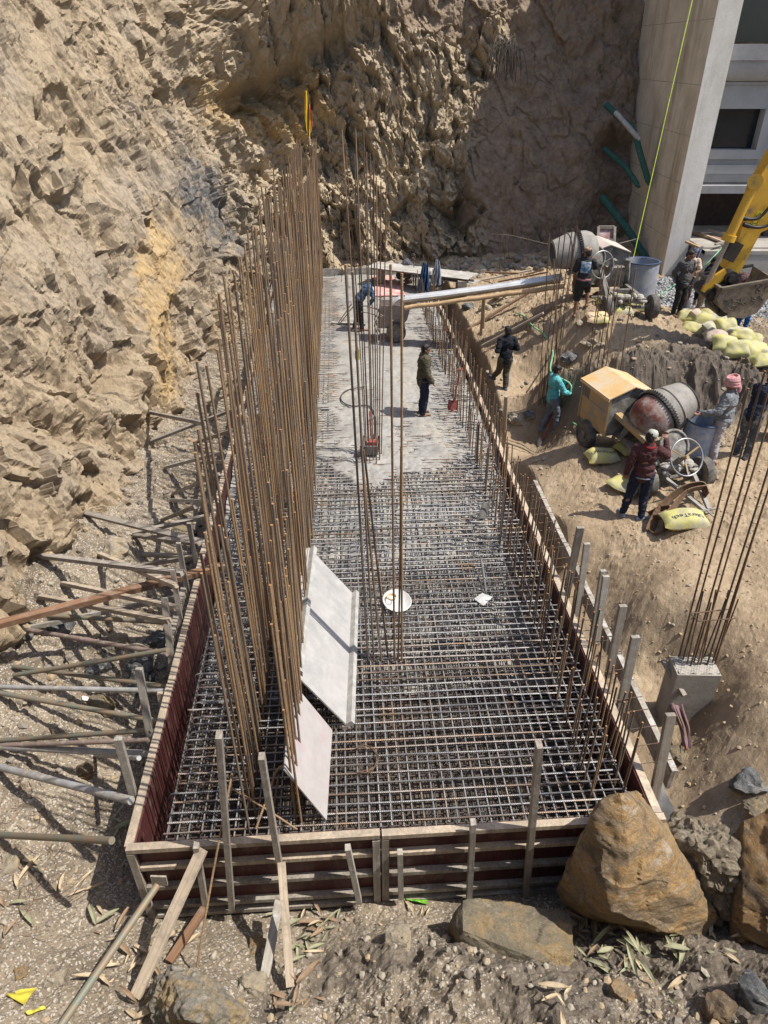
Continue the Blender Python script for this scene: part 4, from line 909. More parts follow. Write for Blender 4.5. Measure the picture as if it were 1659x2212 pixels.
def mixer(name, label, R, ef, es, drum_c, drum_ax, hood_mat, roof_mat, base_mat, wheel_c, wheel_n, tip, hood_s, yoke, yaw_front=0.0):
    ef = Vector((ef[0], ef[1], 0)).normalized(); es = Vector((es[0], es[1], 0)).normalized(); R = Vector(R)
    t_ = thing(name, label, 'concrete mixer', R)
    W = lambda f, s, z_: R+ef*f+es*s+Vector((0, 0, z_))
    for f, s in ((0, -.70), (0, .70)): wheel('wheel', W(f, s, .29), es*(1 if s > 0 else 1), .30, .20, t_)
    es2 = (Matrix.Rotation(yaw_front, 3, 'Z')@es)
    for s in (-.62, .62): wheel('wheel', W(2.1, 0, .30)+es2*s, es2, .31, .21, t_)
    b = MB()
    for s in (-.34, .34): b.beam(W(-.3, s, .5), W(2.25, s*.9, .5), .09, .12)
    for f in (-.25, .6, 1.3, 2.1): b.beam(W(f, -.36, .5), W(f, .36, .5), .08, .1)
    b.tube([W(0, -.7, .29), W(0, .7, .29)], .045, 8); b.tube([W(2.1, 0, .3)-es2*.62, W(2.1, 0, .3)+es2*.62], .045, 8)
    b.beam(W(.75, -.40, .5), W(1.0, -.15, 1.25), .12, .10); b.beam(W(.75, .40, .5), W(1.0, .2, 1.25), .12, .10); b.beam(W(1.0, -.38, .52), W(2.0, -.30, .16), .13, .12); b.box(W(.62, 0, .75), (.5, .5, .5))
    b.build('chassis', chas, t_)
    # engine house with gabled roof
    f0, f1, s0, s1, zb, ze, zr = -.42, .62, hood_s[0], hood_s[1], .52, 1.36, 1.56; sm = (s0+s1)/2
    b = MB(); th = .02
    def quad(a_, c_, d_, e_, mb, t=.012):
        q_ = [Vector(v) for v in (a_, c_, d_, e_)]; n_ = (q_[1]-q_[0]).cross(q_[2]-q_[0]).normalized()*t; mb.add([v for v in q_]+[v-n_ for v in q_], [(0, 1, 2, 3), (7, 6, 5, 4), (0, 4, 5, 1), (1, 5, 6, 2), (2, 6, 7, 3), (3, 7, 4, 0)])
    zm = (zb+ze)/2+.05
    quad(W(f0, s0, zb), W(f1, s0, zb), W(f1, s0, zm), W(f0, s0, zm), b); b.build('side_panel', hood_mat, t_); b = MB(); quad(W(f0+.28, s0, zm+.03), W(f1, s0, zm+.03), W(f1, s0, ze), W(f0+.28, s0, ze), b)
    b.build('upper_panel', hood_mat, t_); b = MB(); quad(W(f0, s0-.01, zm), W(f1, s0-.01, zm), W(f1, s0-.01, zm+.03), W(f0, s0-.01, zm+.03), b, .03)
    b.build('panel_rib', hood_mat, t_)
    for f in (f0, f1):
        for s in (s0, s1): b = MB(); b.beam(W(f, s, zb), W(f, s, ze), .045, .045); b.build('corner_post', hood_mat, t_)
    b = MB(); b = MB(); quad(W(f1, s1, zb), W(f0, s1, zb), W(f0, s1, ze), W(f1, s1, ze), b); b.build('side_panel', hood_mat, t_)
    b = MB(); q_ = [W(f1, s0, zb), W(f1, s1, zb), W(f1, s1, ze), W(f1, sm, zr), W(f1, s0, ze)]; b.add(q_+[v-ef*.015 for v in q_], [(0, 1, 2, 3, 4), (9, 8, 7, 6, 5)]); b.build('front_panel', chas, t_)
    b = MB(); o_ = .05
    quad(W(f0-o_, s0-o_, ze-.0), W(f1+o_, s0-o_, ze), W(f1+o_, sm, zr), W(f0-o_, sm, zr), b, .02); quad(W(f1+o_, s1+o_, ze), W(f0-o_, s1+o_, ze), W(f0-o_, sm, zr), W(f1+o_, sm, zr), b, .02)
    b.beam(W(f0-o_, s0-o_-.005, ze-.03), W(f1+o_, s0-o_-.005, ze-.03), .02, .07); b.build('roof', roof_mat, t_)
    b = MB(); b.box(W(.0, sm*.5, .85), (.55, .5, .5)); b.tube([W(-.1, s0+.12, 1.0), W(-.1, s0+.12, 1.28)], .07, 10); b.build('engine', gear, t_)
    # drum
    dc = Vector(drum_c); da = Vector(drum_ax).normalized()
    b = MB(); b.lathe([(.02, -.60), (.16, -.585), (.29, -.53), (.39, -.44), (.455, -.30), (.47, -.12)], dc, da, 40, True, False); dd = b.build('drum_base', base_mat, t_, smooth=60)
    b = MB(); b.lathe([(.47, -.12), (.475, .05), (.47, .16), (.36, .58), (.345, .62), (.31, .62), (.42, .15), (.40, -.1), (.02, -.45)], dc, da, 40, False, False)
    for h_ in (.17, .6): b.lathe([(.48 if h_ < .3 else .365, h_-.015), (.49 if h_ < .3 else .385, h_), (.48 if h_ < .3 else .365, h_+.015)], dc, da, 40, False, False)
    b.build('drum', drg, t_, smooth=50)
    b = MB(); b.lathe([(.47, -.10), (.515, -.10), (.515, -.02), (.47, -.02)], dc, da, 48, False, False)
    x_, y_, d_ = frame(da)
    for k in range(56):
        a_ = 2*math.pi*k/56; rd = x_*math.cos(a_)+y_*math.sin(a_); tg = d_.cross(rd); b.beam(dc+rd*.50+d_*-.06, dc+rd*.545+d_*-.06, .024, .085, up=d_)
    b.build('gear_ring', gear, t_)
    b = MB(); yk = [Vector(v) for v in yoke]
    for i in range(len(yk)-1): b.beam(yk[i], yk[i+1]+(yk[i+1]-yk[i]).normalized()*.05, .14, .10)
    b.build('yoke', hood_mat, t_)
    # handwheel on its post
    wc = Vector(wheel_c); wn = Vector(wheel_n).normalized(); x_, y_, d_ = frame(wn); b = MB()
    b.tube([wc+(x_*math.cos(k*math.pi/18)+y_*math.sin(k*math.pi/18))*.34 for k in range(36)], .017, 8, closed=True); hw = b.build('hand_wheel', wire_m, t_, smooth=60)
    b = MB()
    for k in range(3): b.beam(wc-wn*.06, wc+(x_*math.cos(k*2.09+.5)+y_*math.sin(k*2.09+.5))*.33, .03, .02)
    b.tube([wc-wn*.16, wc+wn*.04], .035, 10); b.build('spokes', hood_mat, hw, smooth=40)
    b = MB(); g0 = W(2.0, (wc-R).dot(es)*.8, .4); b.beam(g0, wc-wn*.12, .09, .07); b.beam(g0+es*.12, wc-wn*.14+es*.05, .03, .03); gc = wc-wn*.25+Vector((0, .25, .12))
    b.build('wheel_post', chas, t_)
    b = MB(); b.tube([gc+(x_*math.cos(k*math.pi/14)+y_*math.sin(k*math.pi/14))*.30 for k in range(-2, 15)], .028, 8); b.lathe([(.28, -.02), (.28, .02)], gc-wn*.03, wn, 28); b.build('pulley_guard', chas, t_, smooth=50)
    tp = Vector(tip); b = MB()
    for s in (-.33, .33): b.beam(W(2.15, 0, .40)+es2*s, tp+es2*(s*.15), .07, .06)
    b.beam(tp-es2*.22, tp+es2*.25, .035, .03); b.tube([tp+(tp-R).normalized()*.0+Vector((0, -.02-.06*math.sin(k/10*3.14*2), 0))*1.0+ef*(.09-.09*math.cos(k*.628)) for k in range(10)], .014, 6, closed=True); b.build('tow_bar', wire_m if 0 else simple('bare_grey_bar', (.36, .34, .31), (.24, .225, .2), 8, .6, .3, .2), t_)
    b = MB(); rr = random.Random(3)
    for k in range(16): b.ell(W(2.05+rr.uniform(-.25, .25), rr.uniform(-.4, .3), .52+rr.uniform(-.05, .08)), (rr.uniform(.05, .12), rr.uniform(.05, .12), rr.uniform(.04, .08)), n=7, m=5)
    b.build('concrete_spill', M['conc'], t_)
    return t_
def gnd(x, y, z=0): return Vector((x, y, gz(x, y)+z))
R2 = gnd(4.96, 13.75)
mixer('concrete_mixer', 'yellow roofed concrete mixer with a red bottomed drum on the sandy plateau', R2, (.27, -.96), (.96, .27), PY(1428, 893, 12.75), (.80, .36, .34), mxy, mxr, drr, PY(1483, 988, 11.35), (.25, -.80, .5), gnd(*P(1521, 1122, .1).xy, .12),
      (-.68, .30), [PY(1330, 892, 13.1), PY(1378, 935, 12.45), PY(1402, 957, 12.1), PY(1436, 950, 12.0)])
R1 = gnd(6.25, 20.6)
mixer('concrete_mixer', 'dusty concrete mixer with a pale roof feeding the tin chute on the mound', R1, (.08, -1.0), (1.0, .08), PY(1243, 541, 19.7), (-.93, -.05, -.16), chas, mxp, drg, PY(1301, 572, 19.0), (.3, -.9, .25), gnd(*P(1290, 672, 1.35).xy, .15),
      (-.75, .35), [PY(1225, 590, 19.4), PY(1262, 580, 19.3), PY(1290, 575, 19.4)])
# brown canvas sling over the tow bar
canv = simple('brown_canvas', (.20, .125, .075), (.13, .08, .05), 6, .9, 0, .5, 40, dirt=(.3, .22, .15), dscale=5, damt=.4)
b = MB()
def strap(pts, wd, nrm):
    q_ = bez(pts, 8); nm = Vector(nrm)
    for i in range(len(q_)-1): b.beam(q_[i], q_[i+1]+(q_[i+1]-q_[i])*.06, wd, .014, up=nm)
S_ = lambda zx, zy, h_: gnd(*P(1106+zx*.3334, 774.2+zy*.3334, .1).xy, h_)
strap([S_(905, 1060, .02), S_(960, 1000, .22), S_(1080, 960, .33), S_(1190, 945, .33), S_(1235, 985, .2)], .20, (.3, .9, .4)); strap([S_(920, 1020, .1), S_(1000, 1040, .24), S_(1100, 985, .34), S_(1210, 960, .30)], .16, (.3, .9, .4))
strap([S_(890, 990, .10), S_(960, 1000, .20), S_(1010, 1010, .24)], .12, (.2, .9, .3)); strap([S_(905, 1050, .02), S_(940, 1080, .03), S_(1000, 1075, .05), S_(1010, 1040, .2)], .14, (.3, .9, .4))
o = base_obj('canvas_sling', b, canv, gnd(*P(1440, 1120, .1).xy), smooth=50); tag(o, 'brown canvas sling thrown over the yellow mixer tow bar', 'sling')
# ------------------------------------------------------------------ trolley, chute and boards on the pour
tin = simple('galvanised_tin', (.62, .62, .62), (.50, .49, .47), 4, .45, .35, .15, 20, dirt=(.70, .69, .67), dscale=2.5, damt=.45)
tind = simple('dusty_tin_sheet', (.52, .49, .44), (.42, .39, .34), 4, .6, .2, .2, 20, dirt=(.62, .60, .56), dscale=2, damt=.45)
TY = 20.3; tw0 = P(854, 739, -.09)
tr = thing('concrete_trolley', 'two wheeled concrete trolley catching the end of the tin chute', 'trolley', (tw0.x, tw0.y+.35, -.09))
tc = Vector((tw0.x, tw0.y+.33, 0))
for dy in (-.33, .33): wheel('wheel', Vector((tc.x+.02, tc.y+dy, .20)), Vector((0, 1, 0)), .29, .15, tr)
b = MB(); pr = [(-.52, .30), (-.46, .98), (.44, .98), (.34, .55), (.10, .28)]; nn = len(pr)
for s in (-1, 1):
    q_ = [Vector((tc.x+a_*1.0, tc.y+s*(.24+.1*(c_-.3)), c_)) for a_, c_ in pr]; b.add([v for v in q_]+[v-Vector((0, s*.02, 0)) for v in q_], [tuple(range(nn)), tuple(reversed(range(nn, 2*nn)))]+[(i, (i+1) % nn, nn+(i+1) % nn, nn+i) for i in range(nn)])
for i in (0, 2, 3, 4):
    j = (i+1) % nn; f_ = lambda k, s: Vector((tc.x+pr[k][0], tc.y+s*(.24+.1*(pr[k][1]-.3)), pr[k][1])); b.add([f_(i, -1), f_(j, -1), f_(j, 1), f_(i, 1)], [(0, 1, 2, 3)])
b.build('bin', simple('cement_crusted_bin', (.33, .28, .25), (.22, .19, .17), 5, .8, .1, .4, 25, dirt=(.30, .10, .08), dscale=3, damt=.35), tr)
for s in (-.3, .3):
    b = MB(); b.tube([(tc.x-.4, tc.y+s, .65), (tc.x-.8, tc.y+s, .78), (tc.x-1.0, tc.y+s, .80)], .02, 8); b.build('handle', rimm, tr, smooth=50)
    b = MB(); b.tube([(tc.x-.45, tc.y+s, .75), (tc.x-.62, tc.y+s, .4), (tc.x-.48, tc.y+s, .0)], .018, 8); b.build('leg', rimm, tr, smooth=50)
b = MB(); b.tube(bez([(tc.x-.45, tc.y-.36, .75), (tc.x-.1, tc.y-.42, .58), (tc.x+.3, tc.y-.38, .68)]), .022, 8); b.build('tipping_bar', rimm, tr, smooth=50)
b = MB(); b.tube([(tc.x, tc.y-.36, .2), (tc.x, tc.y+.36, .2)], .03, 8); b.build('axle', rimm, tr, smooth=50)
b = MB(); b.box((tc.x, tc.y, .6), (.72, .44, .02)); b.build('concrete_load', M['conc_wet'], tr)
def corr(name, p0, p1, wd, mat, parent, waves=5, amp=.02, side=None, sag=0.0, trough=.0, thick=.004):
    p0 = Vector(p0); p1 = Vector(p1); d_ = (p1-p0).normalized(); sx = side or UPV.cross(d_).normalized(); nz = d_.cross(sx); nz = nz if nz.z > 0 else -nz; b = MB()
    def fn(u, v): return p0+(p1-p0)*v+sx*((u-.5)*wd)+nz*(amp*math.sin(u*waves*2*math.pi)+trough*abs(2*u-1)**2-sag*4*v*(1-v))
    b.grid(fn, waves*8, 10, thick=(0, 0, -thick)); return b.build(name, mat, parent, smooth=60)
ch = thing('chute', 'long corrugated tin chute on bamboo poles from the upper mixer to the trolley', 'chute', (tc.x, TY, 0))
c0 = Vector((tc.x+.25, TY-.05, 1.16)); c1 = PY(1216, 603, 19.75)
corr('tin_sheet', c0, c1, .50, tin, ch, 4, .03, sag=.03, trough=.10)
b = MB(); e0 = c0
b.grid(lambda u, v: e0+Vector((-.40*v-.03, (u-.5)*(.50-.15*v), .06+.07*abs(2*u-1)-.28*v*v+.02*math.sin(u*9+v*5))), 10, 8, thick=(0, 0, -.006)); b.build('bent_lip', tin, ch, smooth=60)
for s, r_ in ((-.27, .06), (.25, .055)):
    b = MB(); q_ = [c0+(c1-c0)*(k/11)+Vector((0, s, -.12+.012*math.sin(k*2))) for k in range(12)]; b.tube(q_, [r_*(1+.10*(k % 2)) for k in range(12)], 10); b.build('bamboo_pole', M['bamboo'], ch, smooth=60)
b = MB(); b.tube([c0+Vector((2.2, -.3, .1)), c0+Vector((2.2, -.32, -.9))], .04, 8); b.tube([c0+Vector((2.3, .3, .1)), c0+Vector((2.35, .32, -.9))], .04, 8); b.build('trestle', M['bamboo'], ch)
far0, far1 = P(804, 571, .55), P(1022, 597, .62)
sh = thing('tin_sheet', 'long pale corrugated tin sheet lying on supports at the foot of the cliff', 'tin sheet', P(900, 590, 0)); corr('sheet', far0, far1, .95, tind, sh, 8, .02); b = MB(); b.beam(far0+Vector((0, -.3, -.06)), far1+Vector((0, -.3, -.06)), .08, .08); b.beam(far0+Vector((0, .3, -.06)), far1+Vector((0, .3, -.06)), .08, .08); b.box(far0+Vector((.3, 0, -.32)), (.3, .8, .5)); b.box(far1+Vector((-.4, 0, -.32)), (.3, .8, .5)); b.build('support', M['wood_grey'], sh)
sh = thing('tin_sheet', 'shorter tin sheet lying lower beside the trolley chute, under the long one', 'tin sheet', P(980, 610, 0)); corr('sheet', P(905, 592, .40), P(1030, 610, .45), .7, tind, sh, 6, .02)
rb = MB(); q_ = [P(803, 595, -.04), P(850, 596, -.04), P(877, 637, -.04), P(804, 639, -.04)]; rb.add(q_+[v-Vector((0, 0, .03)) for v in q_], [(3, 2, 1, 0), (4, 5, 6, 7), (0, 1, 5, 4), (1, 2, 6, 5), (2, 3, 7, 6), (3, 0, 4, 7)])
o = base_obj('plywood_sheet', rb, simple('pink_cement_smeared_ply', (.50, .16, .15), (.56, .36, .33), 3, .7, 0, .1, 30, dirt=(.55, .50, .46), dscale=4, damt=.45), P(840, 620, -.07)); tag(o, 'pinkish red plywood sheet lying on the far end of the pour', 'plywood')
# leaning white shutter panel and white plywood
wht = simple('lime_smeared_white', (.40, .385, .37), (.33, .315, .305), 3, .7, 0, .25, 25, dirt=(.27, .27, .26), dscale=1.7, damt=.46)
wht2 = simple('pink_tinged_white_ply', (.41, .385, .365), (.36, .33, .315), 3.5, .7, 0, .25, 25, dirt=(.40, .30, .31), dscale=2.4, damt=.42)
def slabq(mb, TL, TR, BR, BL, th, up=1):
    n_ = (TR-TL).cross(BL-TL).normalized(); n_ = n_ if n_.z > 0 else -n_; q_ = [TL, TR, BR, BL]; mb.add([v-n_*th for v in q_]+q_, [(0, 1, 2, 3), (7, 6, 5, 4), (0, 4, 5, 1), (1, 5, 6, 2), (2, 6, 7, 3), (3, 7, 4, 0)]); return n_
TL, BL, TR, BR = P(667, 1182, .77), P(632, 1450, .77), P(768, 1288, -.085), P(757, 1573, -.085)
wp = thing('shutter_panel', 'framed white shutter panel with cement edges leaning on the rebar row', 'panel', (TR+BR)/2)
b = MB(); n_ = slabq(b, TL, TR, BR, BL, .02); b.build('face_sheet', wht, wp)
b = MB(); ex_ = (TR-TL).normalized()
for a_, c_ in ((TL, BL), (TR, BR)):
    s = 1 if a_ is TL else -1; o_ = ex_*(.055*s)+n_*.035; b.beam(a_+o_, c_+o_, .11, .07, up=n_.cross((c_-a_).normalized()))
b.build('edge_batten', simple('cement_caked_batten', (.40, .39, .36), (.27, .26, .24), 8, .9, 0, .6, 25, dirt=(.34, .22, .15), dscale=5, damt=.3), wp)
b = MB(); b.beam(TL+ex_*.02-n_*.07, BL+ex_*.02-n_*.07, .06, .09); b.beam(TR-ex_*.04-n_*.06, BR-ex_*.04-n_*.06, .06, .07); b.beam((TL+BL)/2-n_*.06, (TR+BR)/2-n_*.06, .07, .07); b.build('frame', M['wood_cem'], wp)
b = MB(); slabq(b, P(631, 1472, .85), P(718, 1577, -.085), P(706, 1772, -.085), P(615, 1663, .79), .014); o = base_obj('plywood_sheet', b, wht2, P(712, 1670, -.085)); tag(o, 'bare white plywood sheet leaning on the rebar in front of the framed panel', 'plywood')
# ------------------------------------------------------------------ tools
redp = simple('red_tool_paint', (.30, .035, .028), (.22, .07, .055), 6, .6, 0, .1, dirt=(.28, .25, .22), dscale=9, damt=.42); whp = simple('lime_white_metal', (.50, .50, .48), (.33, .33, .32), 6, .6, 0, .2); dkm = simple('dark_shovel', (.12, .115, .11), (.2, .19, .18), 6, .6, .2, .2)
def shovel(name, label, hp, bp, mat, hmat, blade=(.26, .30), up=(0, 0, 1), cat='shovel', grip=True):
    hp = Vector(hp); bp = Vector(bp); t_ = thing(name, label, cat, bp); d_ = (bp-hp).normalized(); b = MB()
    b.tube([hp, bp-d_*.02], .018, 8); sx = frame(d_, Vector(up))[0]
    if grip: b.tube([hp-sx*.07-d_*.02, hp+sx*.07-d_*.02], .02, 8)
    b.build('handle', hmat, t_, smooth=60); n_ = sx.cross(d_); b = MB()
    b.grid(lambda u, v: bp-d_*.03+sx*((u-.5)*blade[0]*(1-.35*max(0, v-.6)*2))+d_*(v*blade[1])+n_*(.05*(2*u-1)**2-.03*v*v), 8, 8, thick=n_*.006); b.build('blade', mat, t_, smooth=60); return t_
shovel('shovel', 'red shovel stuck upright in the wet concrete right of the man in olive', PY(993, 800, 15.6), P(981, 868, .12), redp, redp, up=(.2, -1, 0))
sp_t = thing('spade', 'flat white limed spade with a dark handle lying on the mat at the right', 'spade', P(1046, 1290, -.08)); b = MB(); b.tube([P(1038, 1203, .10), P(1045, 1240, .02), P(1050, 1283, -.05)], .017, 8); b.build('handle', dkm, sp_t, smooth=60)
b = MB(); q_ = [P(1024, 1294, -.075), P(1042, 1281, -.06), P(1064, 1290, -.075), P(1044, 1309, -.078)]; b.add([v+Vector((0, 0, .006)) for v in q_]+q_, [(3, 2, 1, 0), (4, 5, 6, 7), (0, 1, 5, 4), (1, 2, 6, 5), (2, 3, 7, 6), (3, 0, 4, 7)]); b.build('blade', whp, sp_t)
shovel('shovel', 'dark shovel leaning on the starter bars at the right edge of the mat', PY(1072, 1045, 11.3), PY(1054, 1092, 11.1), dkm, dkm, (.2, .34), up=(.4, -1, 0), grip=False)
shovel('spade', 'red handled spade stuck in the sand beside the man in turquoise', PG(1172, 946, .12)+Vector((.22, .08, .62)), PG(1172, 946, .12), dkm, redp, (.2, .22), up=(.3, -1, .2), cat='spade')
shovel('shovel', 'red handled shovel standing in the gravel behind the man in grey', PY(1486, 620, 22.2), P(1484, 652, .55), dkm, redp, (.26, .28), up=(0, -1, 0))
ba = thing('basin', 'round white enamel basin with a rope coil standing on the mat', 'basin', P(856, 1306, -.09)); ba.rotation_euler = (.18, .12, 0)
b = MB(); b.lathe([(.10, .0), (.16, .03), (.21, .10), (.225, .105), (.215, .11), (.155, .04), (.09, .015), (.005, .012)], n=32, cap1=False); b.build('bowl', simple('white_enamel', (.60, .60, .58), (.50, .49, .46), 5, .4, 0, 0), ba, world=False, smooth=50)
rc = P(846, 1291, .05); b = MB()
for k in range(3): b.tube([rc+Vector(((.062+.006*k)*math.cos(a_*.2618), (.062+.004*k)*math.sin(a_*.2618), .012*k)) for a_ in range(24)], .009, 6, closed=True)
o = base_obj('rope_coil', b, simple('pale_rope', (.58, .45, .27), (.45, .34, .2), 20, .9), rc); tag(o, 'small coil of pale rope hanging in the white basin', 'rope')
b = MB(); wc_ = P(785, 1640, -.05); rr = random.Random(4)
for k in range(8): b.tube(bez([wc_+Vector(((.17+rr.uniform(-.02, .02))*math.cos(a_*.5-1.9), (.19+rr.uniform(-.02, .02))*math.sin(a_*.5-1.9), rr.uniform(0, .03))) for a_ in range(9)], 3), .0025, 4)
o = base_obj('wire_coil', b, M['rust_dark'], wc_); tag(o, 'loose coil of thin tying wire on the near part of the mat', 'wire')
vb = thing('vibrator', 'small red engine of a concrete vibrator at the edge of the wet concrete', 'vibrator', P(802, 985, -.09)); q_ = P(802, 983, -.09)
b = MB(); b.box(q_+Vector((0, 0, .17)), (.28, .26, .20)); b.lathe([(.10, -.03), (.10, .05)], q_+Vector((-.16, -.02, .2)), (-1, 0, 0), 14); b.build('engine', dkm, vb)
b = MB(); b.box(q_+Vector((.02, 0, .31)), (.22, .18, .08)); b.build('tank', redp, vb)
b = MB()
for s in (-1, 1):
    for y_ in (-.16, .16): b.tube([q_+Vector((s*.18, y_, -.03)), q_+Vector((s*.16, y_, .38))], .012, 6)
b.tube([q_+Vector((0, 0, .45)), q_+Vector((-.02, .05, 1.0))], .02, 8); b.build('frame', redp, vb)
b = MB(); b.tube(bez([P(788, 835, -.06), P(752, 842, -.06), P(737, 855, -.06), P(740, 868, -.06), P(760, 877, -.06), P(800, 879, -.06), P(812, 925, -.06), P(803, 968, .1)]), .016, 8); o = base_obj('vibrator_hose', b, simple('black_rubber_hose', (.07, .068, .065), rough=.5, bump=0), P(760, 860, -.08), smooth=60); tag(o, 'black vibrator hose looping over the wet concrete', 'hose')
b = MB(); q_ = PY(772, 763, 15.5); b.lathe([(.05, 0), (.055, .02), (.055, .2), (.02, .27), (.02, .31)], q_-Vector((0, 0, .15)), n=14); o = base_obj('bottle', b, simple('yellow_green_bottle', (.45, .42, .06), (.05, .05, .03), 6, .3), q_-Vector((0, 0, .15)), smooth=50); tag(o, 'yellow and black bottle tied to a bar of the middle column', 'bottle')
sc2 = thing('screed', 'long levelling board with two handle rods beside the bending man', 'screed', P(752, 699, -.09)); b = MB(); b.beam(P(716, 697, -.05), P(790, 700, -.05), .09, .05); b.build('board', M['wood_cem'], sc2); b = MB(); b.tube([P(731, 697, -.03), PY(760, 656, 21.9)], .016, 6); b.tube([P(735, 698, -.03), PY(763, 662, 21.85)], .016, 6); b.build('rod', rimm, sc2)
# ------------------------------------------------------------------ clothes on the bars, flag, hoses, line, wires
def cloth(name, label, pts, wd, mat, cat, sway=.06):
    pts = [Vector(p_) for p_ in pts]; b = MB(); q_ = bez(pts, 6); m_ = len(q_)
    def fn(u, v):
        i = min(int(v*(m_-1)), m_-2); f = v*(m_-1)-i; c_ = q_[i]*(1-f)+q_[i+1]*f; w2 = wd[0]+(wd[1]-wd[0])*v
        return c_+Vector(((u-.5)*w2, sway*(math.sin(u*17+v*3)+.5*math.sin(u*31+v*7))*(.4+v), .02*math.sin(u*7)))
    b.grid(fn, 16, 16, thick=(0, .012, 0)); o = base_obj(name, b, mat, q_[-1], smooth=70); return tag(o, label, cat)
cloth('jacket', 'blue jacket hung on the starter bars at the far right of the pour', [PY(919, 568, 24.2), PY(917, 596, 24.1), PY(914, 628, 24.1)], (.16, .42), simple('blue_cloth', (.035, .085, .17), (.02, .045, .10), 6, .85), 'jacket')
cloth('shirt', 'pale grey shirt hung on the bars behind the blue jacket', [PY(944, 560, 24.6), PY(944, 585, 24.5), PY(940, 615, 24.5)], (.1, .42), simple('grey_blue_cloth', (.30, .33, .37), (.2, .22, .25), 6, .85), 'shirt')
cloth('rag', 'blue grey rag hanging over the edge of the low concrete wall', [PY(1507, 532, 24.55), PY(1503, 545, 24.5), PY(1499, 562, 24.5)], (.4, .25), simple('rag_cloth', (.20, .24, .34), (.13, .16, .23), 8, .9), 'rag')
q0 = PY(664, 200, 24); q1 = PY(668, 298, 24)
fl = thing('flag', 'narrow yellow and pink prayer flag on a bar in front of the cliff', 'flag', PY(668, 320, 24)); b = MB(); b.tube([PY(664, 190, 24), PY(669, 330, 24)], .014, 6); b.build('pole', M['rust_dark'], fl)
for nm, m_, a_, c_, s in (('yellow_cloth', simple('flag_yellow', (.70, .45, .03), rough=.8, bump=0), (661, 196), (668, 300), -.02), ('pink_cloth', simple('flag_pink', (.66, .13, .14), rough=.8, bump=0), (666, 225), (671, 285), .06)):
    b = MB(); u0_, u1_ = PY(*a_, 24), PY(*c_, 24); b.grid(lambda u, v: u0_+(u1_-u0_)*v+Vector(((u-.5)*.17*math.sin(math.pi*min(1, v*.85+.1)), s+.05*math.sin(u*8+v*6), 0)), 8, 14, thick=(0, .006, 0)); b.build(nm, m_, fl, smooth=70)
TEAL = PG(1184, 932)
gh = simple('green_hose', (.16, .42, .22), (.2, .36, .22), 5, .5, 0, 0)
C8 = lambda zx, zy: (968+zx*.3776, 542+zy*.3776)
b = MB(); b.tube(bez([PG(*C8(385, 352), .04), PG(*C8(440, 375), .05), PG(*C8(480, 425), .05), PG(*C8(550, 480), .06), PG(*C8(600, 575), .08), PG(1190, 800, .06), TEAL+Vector((.38, .12, 1.22)), TEAL+Vector((.42, .0, 1.0)), TEAL+Vector((.55, -.05, .4)), PG(1240, 912, .05), PG(1262, 925, .05)], 8), .022, 8); o = base_obj('green_hose', b, gh, PG(1237, 885), smooth=60); tag(o, 'pale green water hose running down the mound to the man in turquoise', 'hose')
b = MB(); b.tube(bez([PY(1582, 508, 25.2), PY(1555, 540, 24.5), PY(1520, 575, 24.2), PG(1470, 605, .15), PG(1432, 632, .05), PG(1402, 650, .05), PG(1360, 652, .05)], 8), .022, 8); o = base_obj('green_hose', b, gh, PG(1432, 632), smooth=60); tag(o, 'green hose stretched from the low wall over the gravel to the drum', 'hose')
b = MB(); b.tube(bez([PY(1386, 573, 20.2), PY(1380, 590, 20.0), PY(1372, 625, 20.0), PG(1350, 652, .05)], 6), .02, 8); o = base_obj('green_hose', b, gh, PG(1350, 652), smooth=60); tag(o, 'short green hose hanging out of the battered drum', 'hose')
b = MB(); b.tube([PG(1336, 628, .1), PY(1369, 553, 20.8), PY(1500, -20, 24)], .011, 6); o = base_obj('line', b, simple('lime_line', (.50, .62, .08), rough=.6, bump=0), PG(1336, 628)); tag(o, 'taut lime yellow line rising past the stained side wall', 'line')
b = MB(); b.tube(bez([PY(1060, 505, 27.5), PY(1106, 509, 26.5), PY(1200, 530, 23.5), PY(1289, 533, 22.5), PY(1345, 524, 25), PY(1398, 509, 27.2)]), .012, 5); o = base_obj('wire', b, rodm, PY(1200, 530, 23.5)); tag(o, 'thin grey wire slung behind the upper mixer', 'wire')
pg_ = simple('green_netting_pipe', (.018, .075, .062), (.035, .11, .09), 10, .7, 0, .4, 40, dirt=(.25, .26, .25), dscale=5, damt=.34)
for i, (pts, r_, lab) in enumerate([([(1345, 260, 29.6), (1368, 282, 29.0), (1384, 335, 28.6), (1401, 392, 28.3)], .11, 'long green wrapped pipe hanging from the upper earth against the side wall'), ([(1352, 268, 29.2), (1366, 284, 28.9), (1378, 297, 28.7)], .09, 'short grey ended pipe poking out beside the long green pipe'),
        ([(1334, 346, 29.4), (1352, 362, 28.9), (1377, 399, 28.4)], .09, 'green wrapped pipe poking out halfway up the earth face'), ([(1338, 474, 28.9), (1362, 505, 28.3), (1396, 560, 27.6)], .14, 'thick green wrapped pipe leaning out low beside the side wall')]):
    b = MB(); q_ = [PY(*v) for v in pts]; q_ = [q_[0]+(q_[0]-q_[1])*1.6]+q_; b.tube(bez(q_, 6), r_, 12); b.tube([q_[-1], q_[-1]+(q_[-1]-q_[-2]).normalized()*.12], r_*.7, 12); o = base_obj('drain_pipe', b, pg_ if i != 1 else M['pipe_grey'], q_[-1], smooth=60); tag(o, lab, 'pipe', 'pipes in the earth face')
fp = thing('formwork_panel', 'old red formwork panel leaning on the earth face behind the upper mixer', 'formwork', PY(1372, 580, 24)); b = MB()
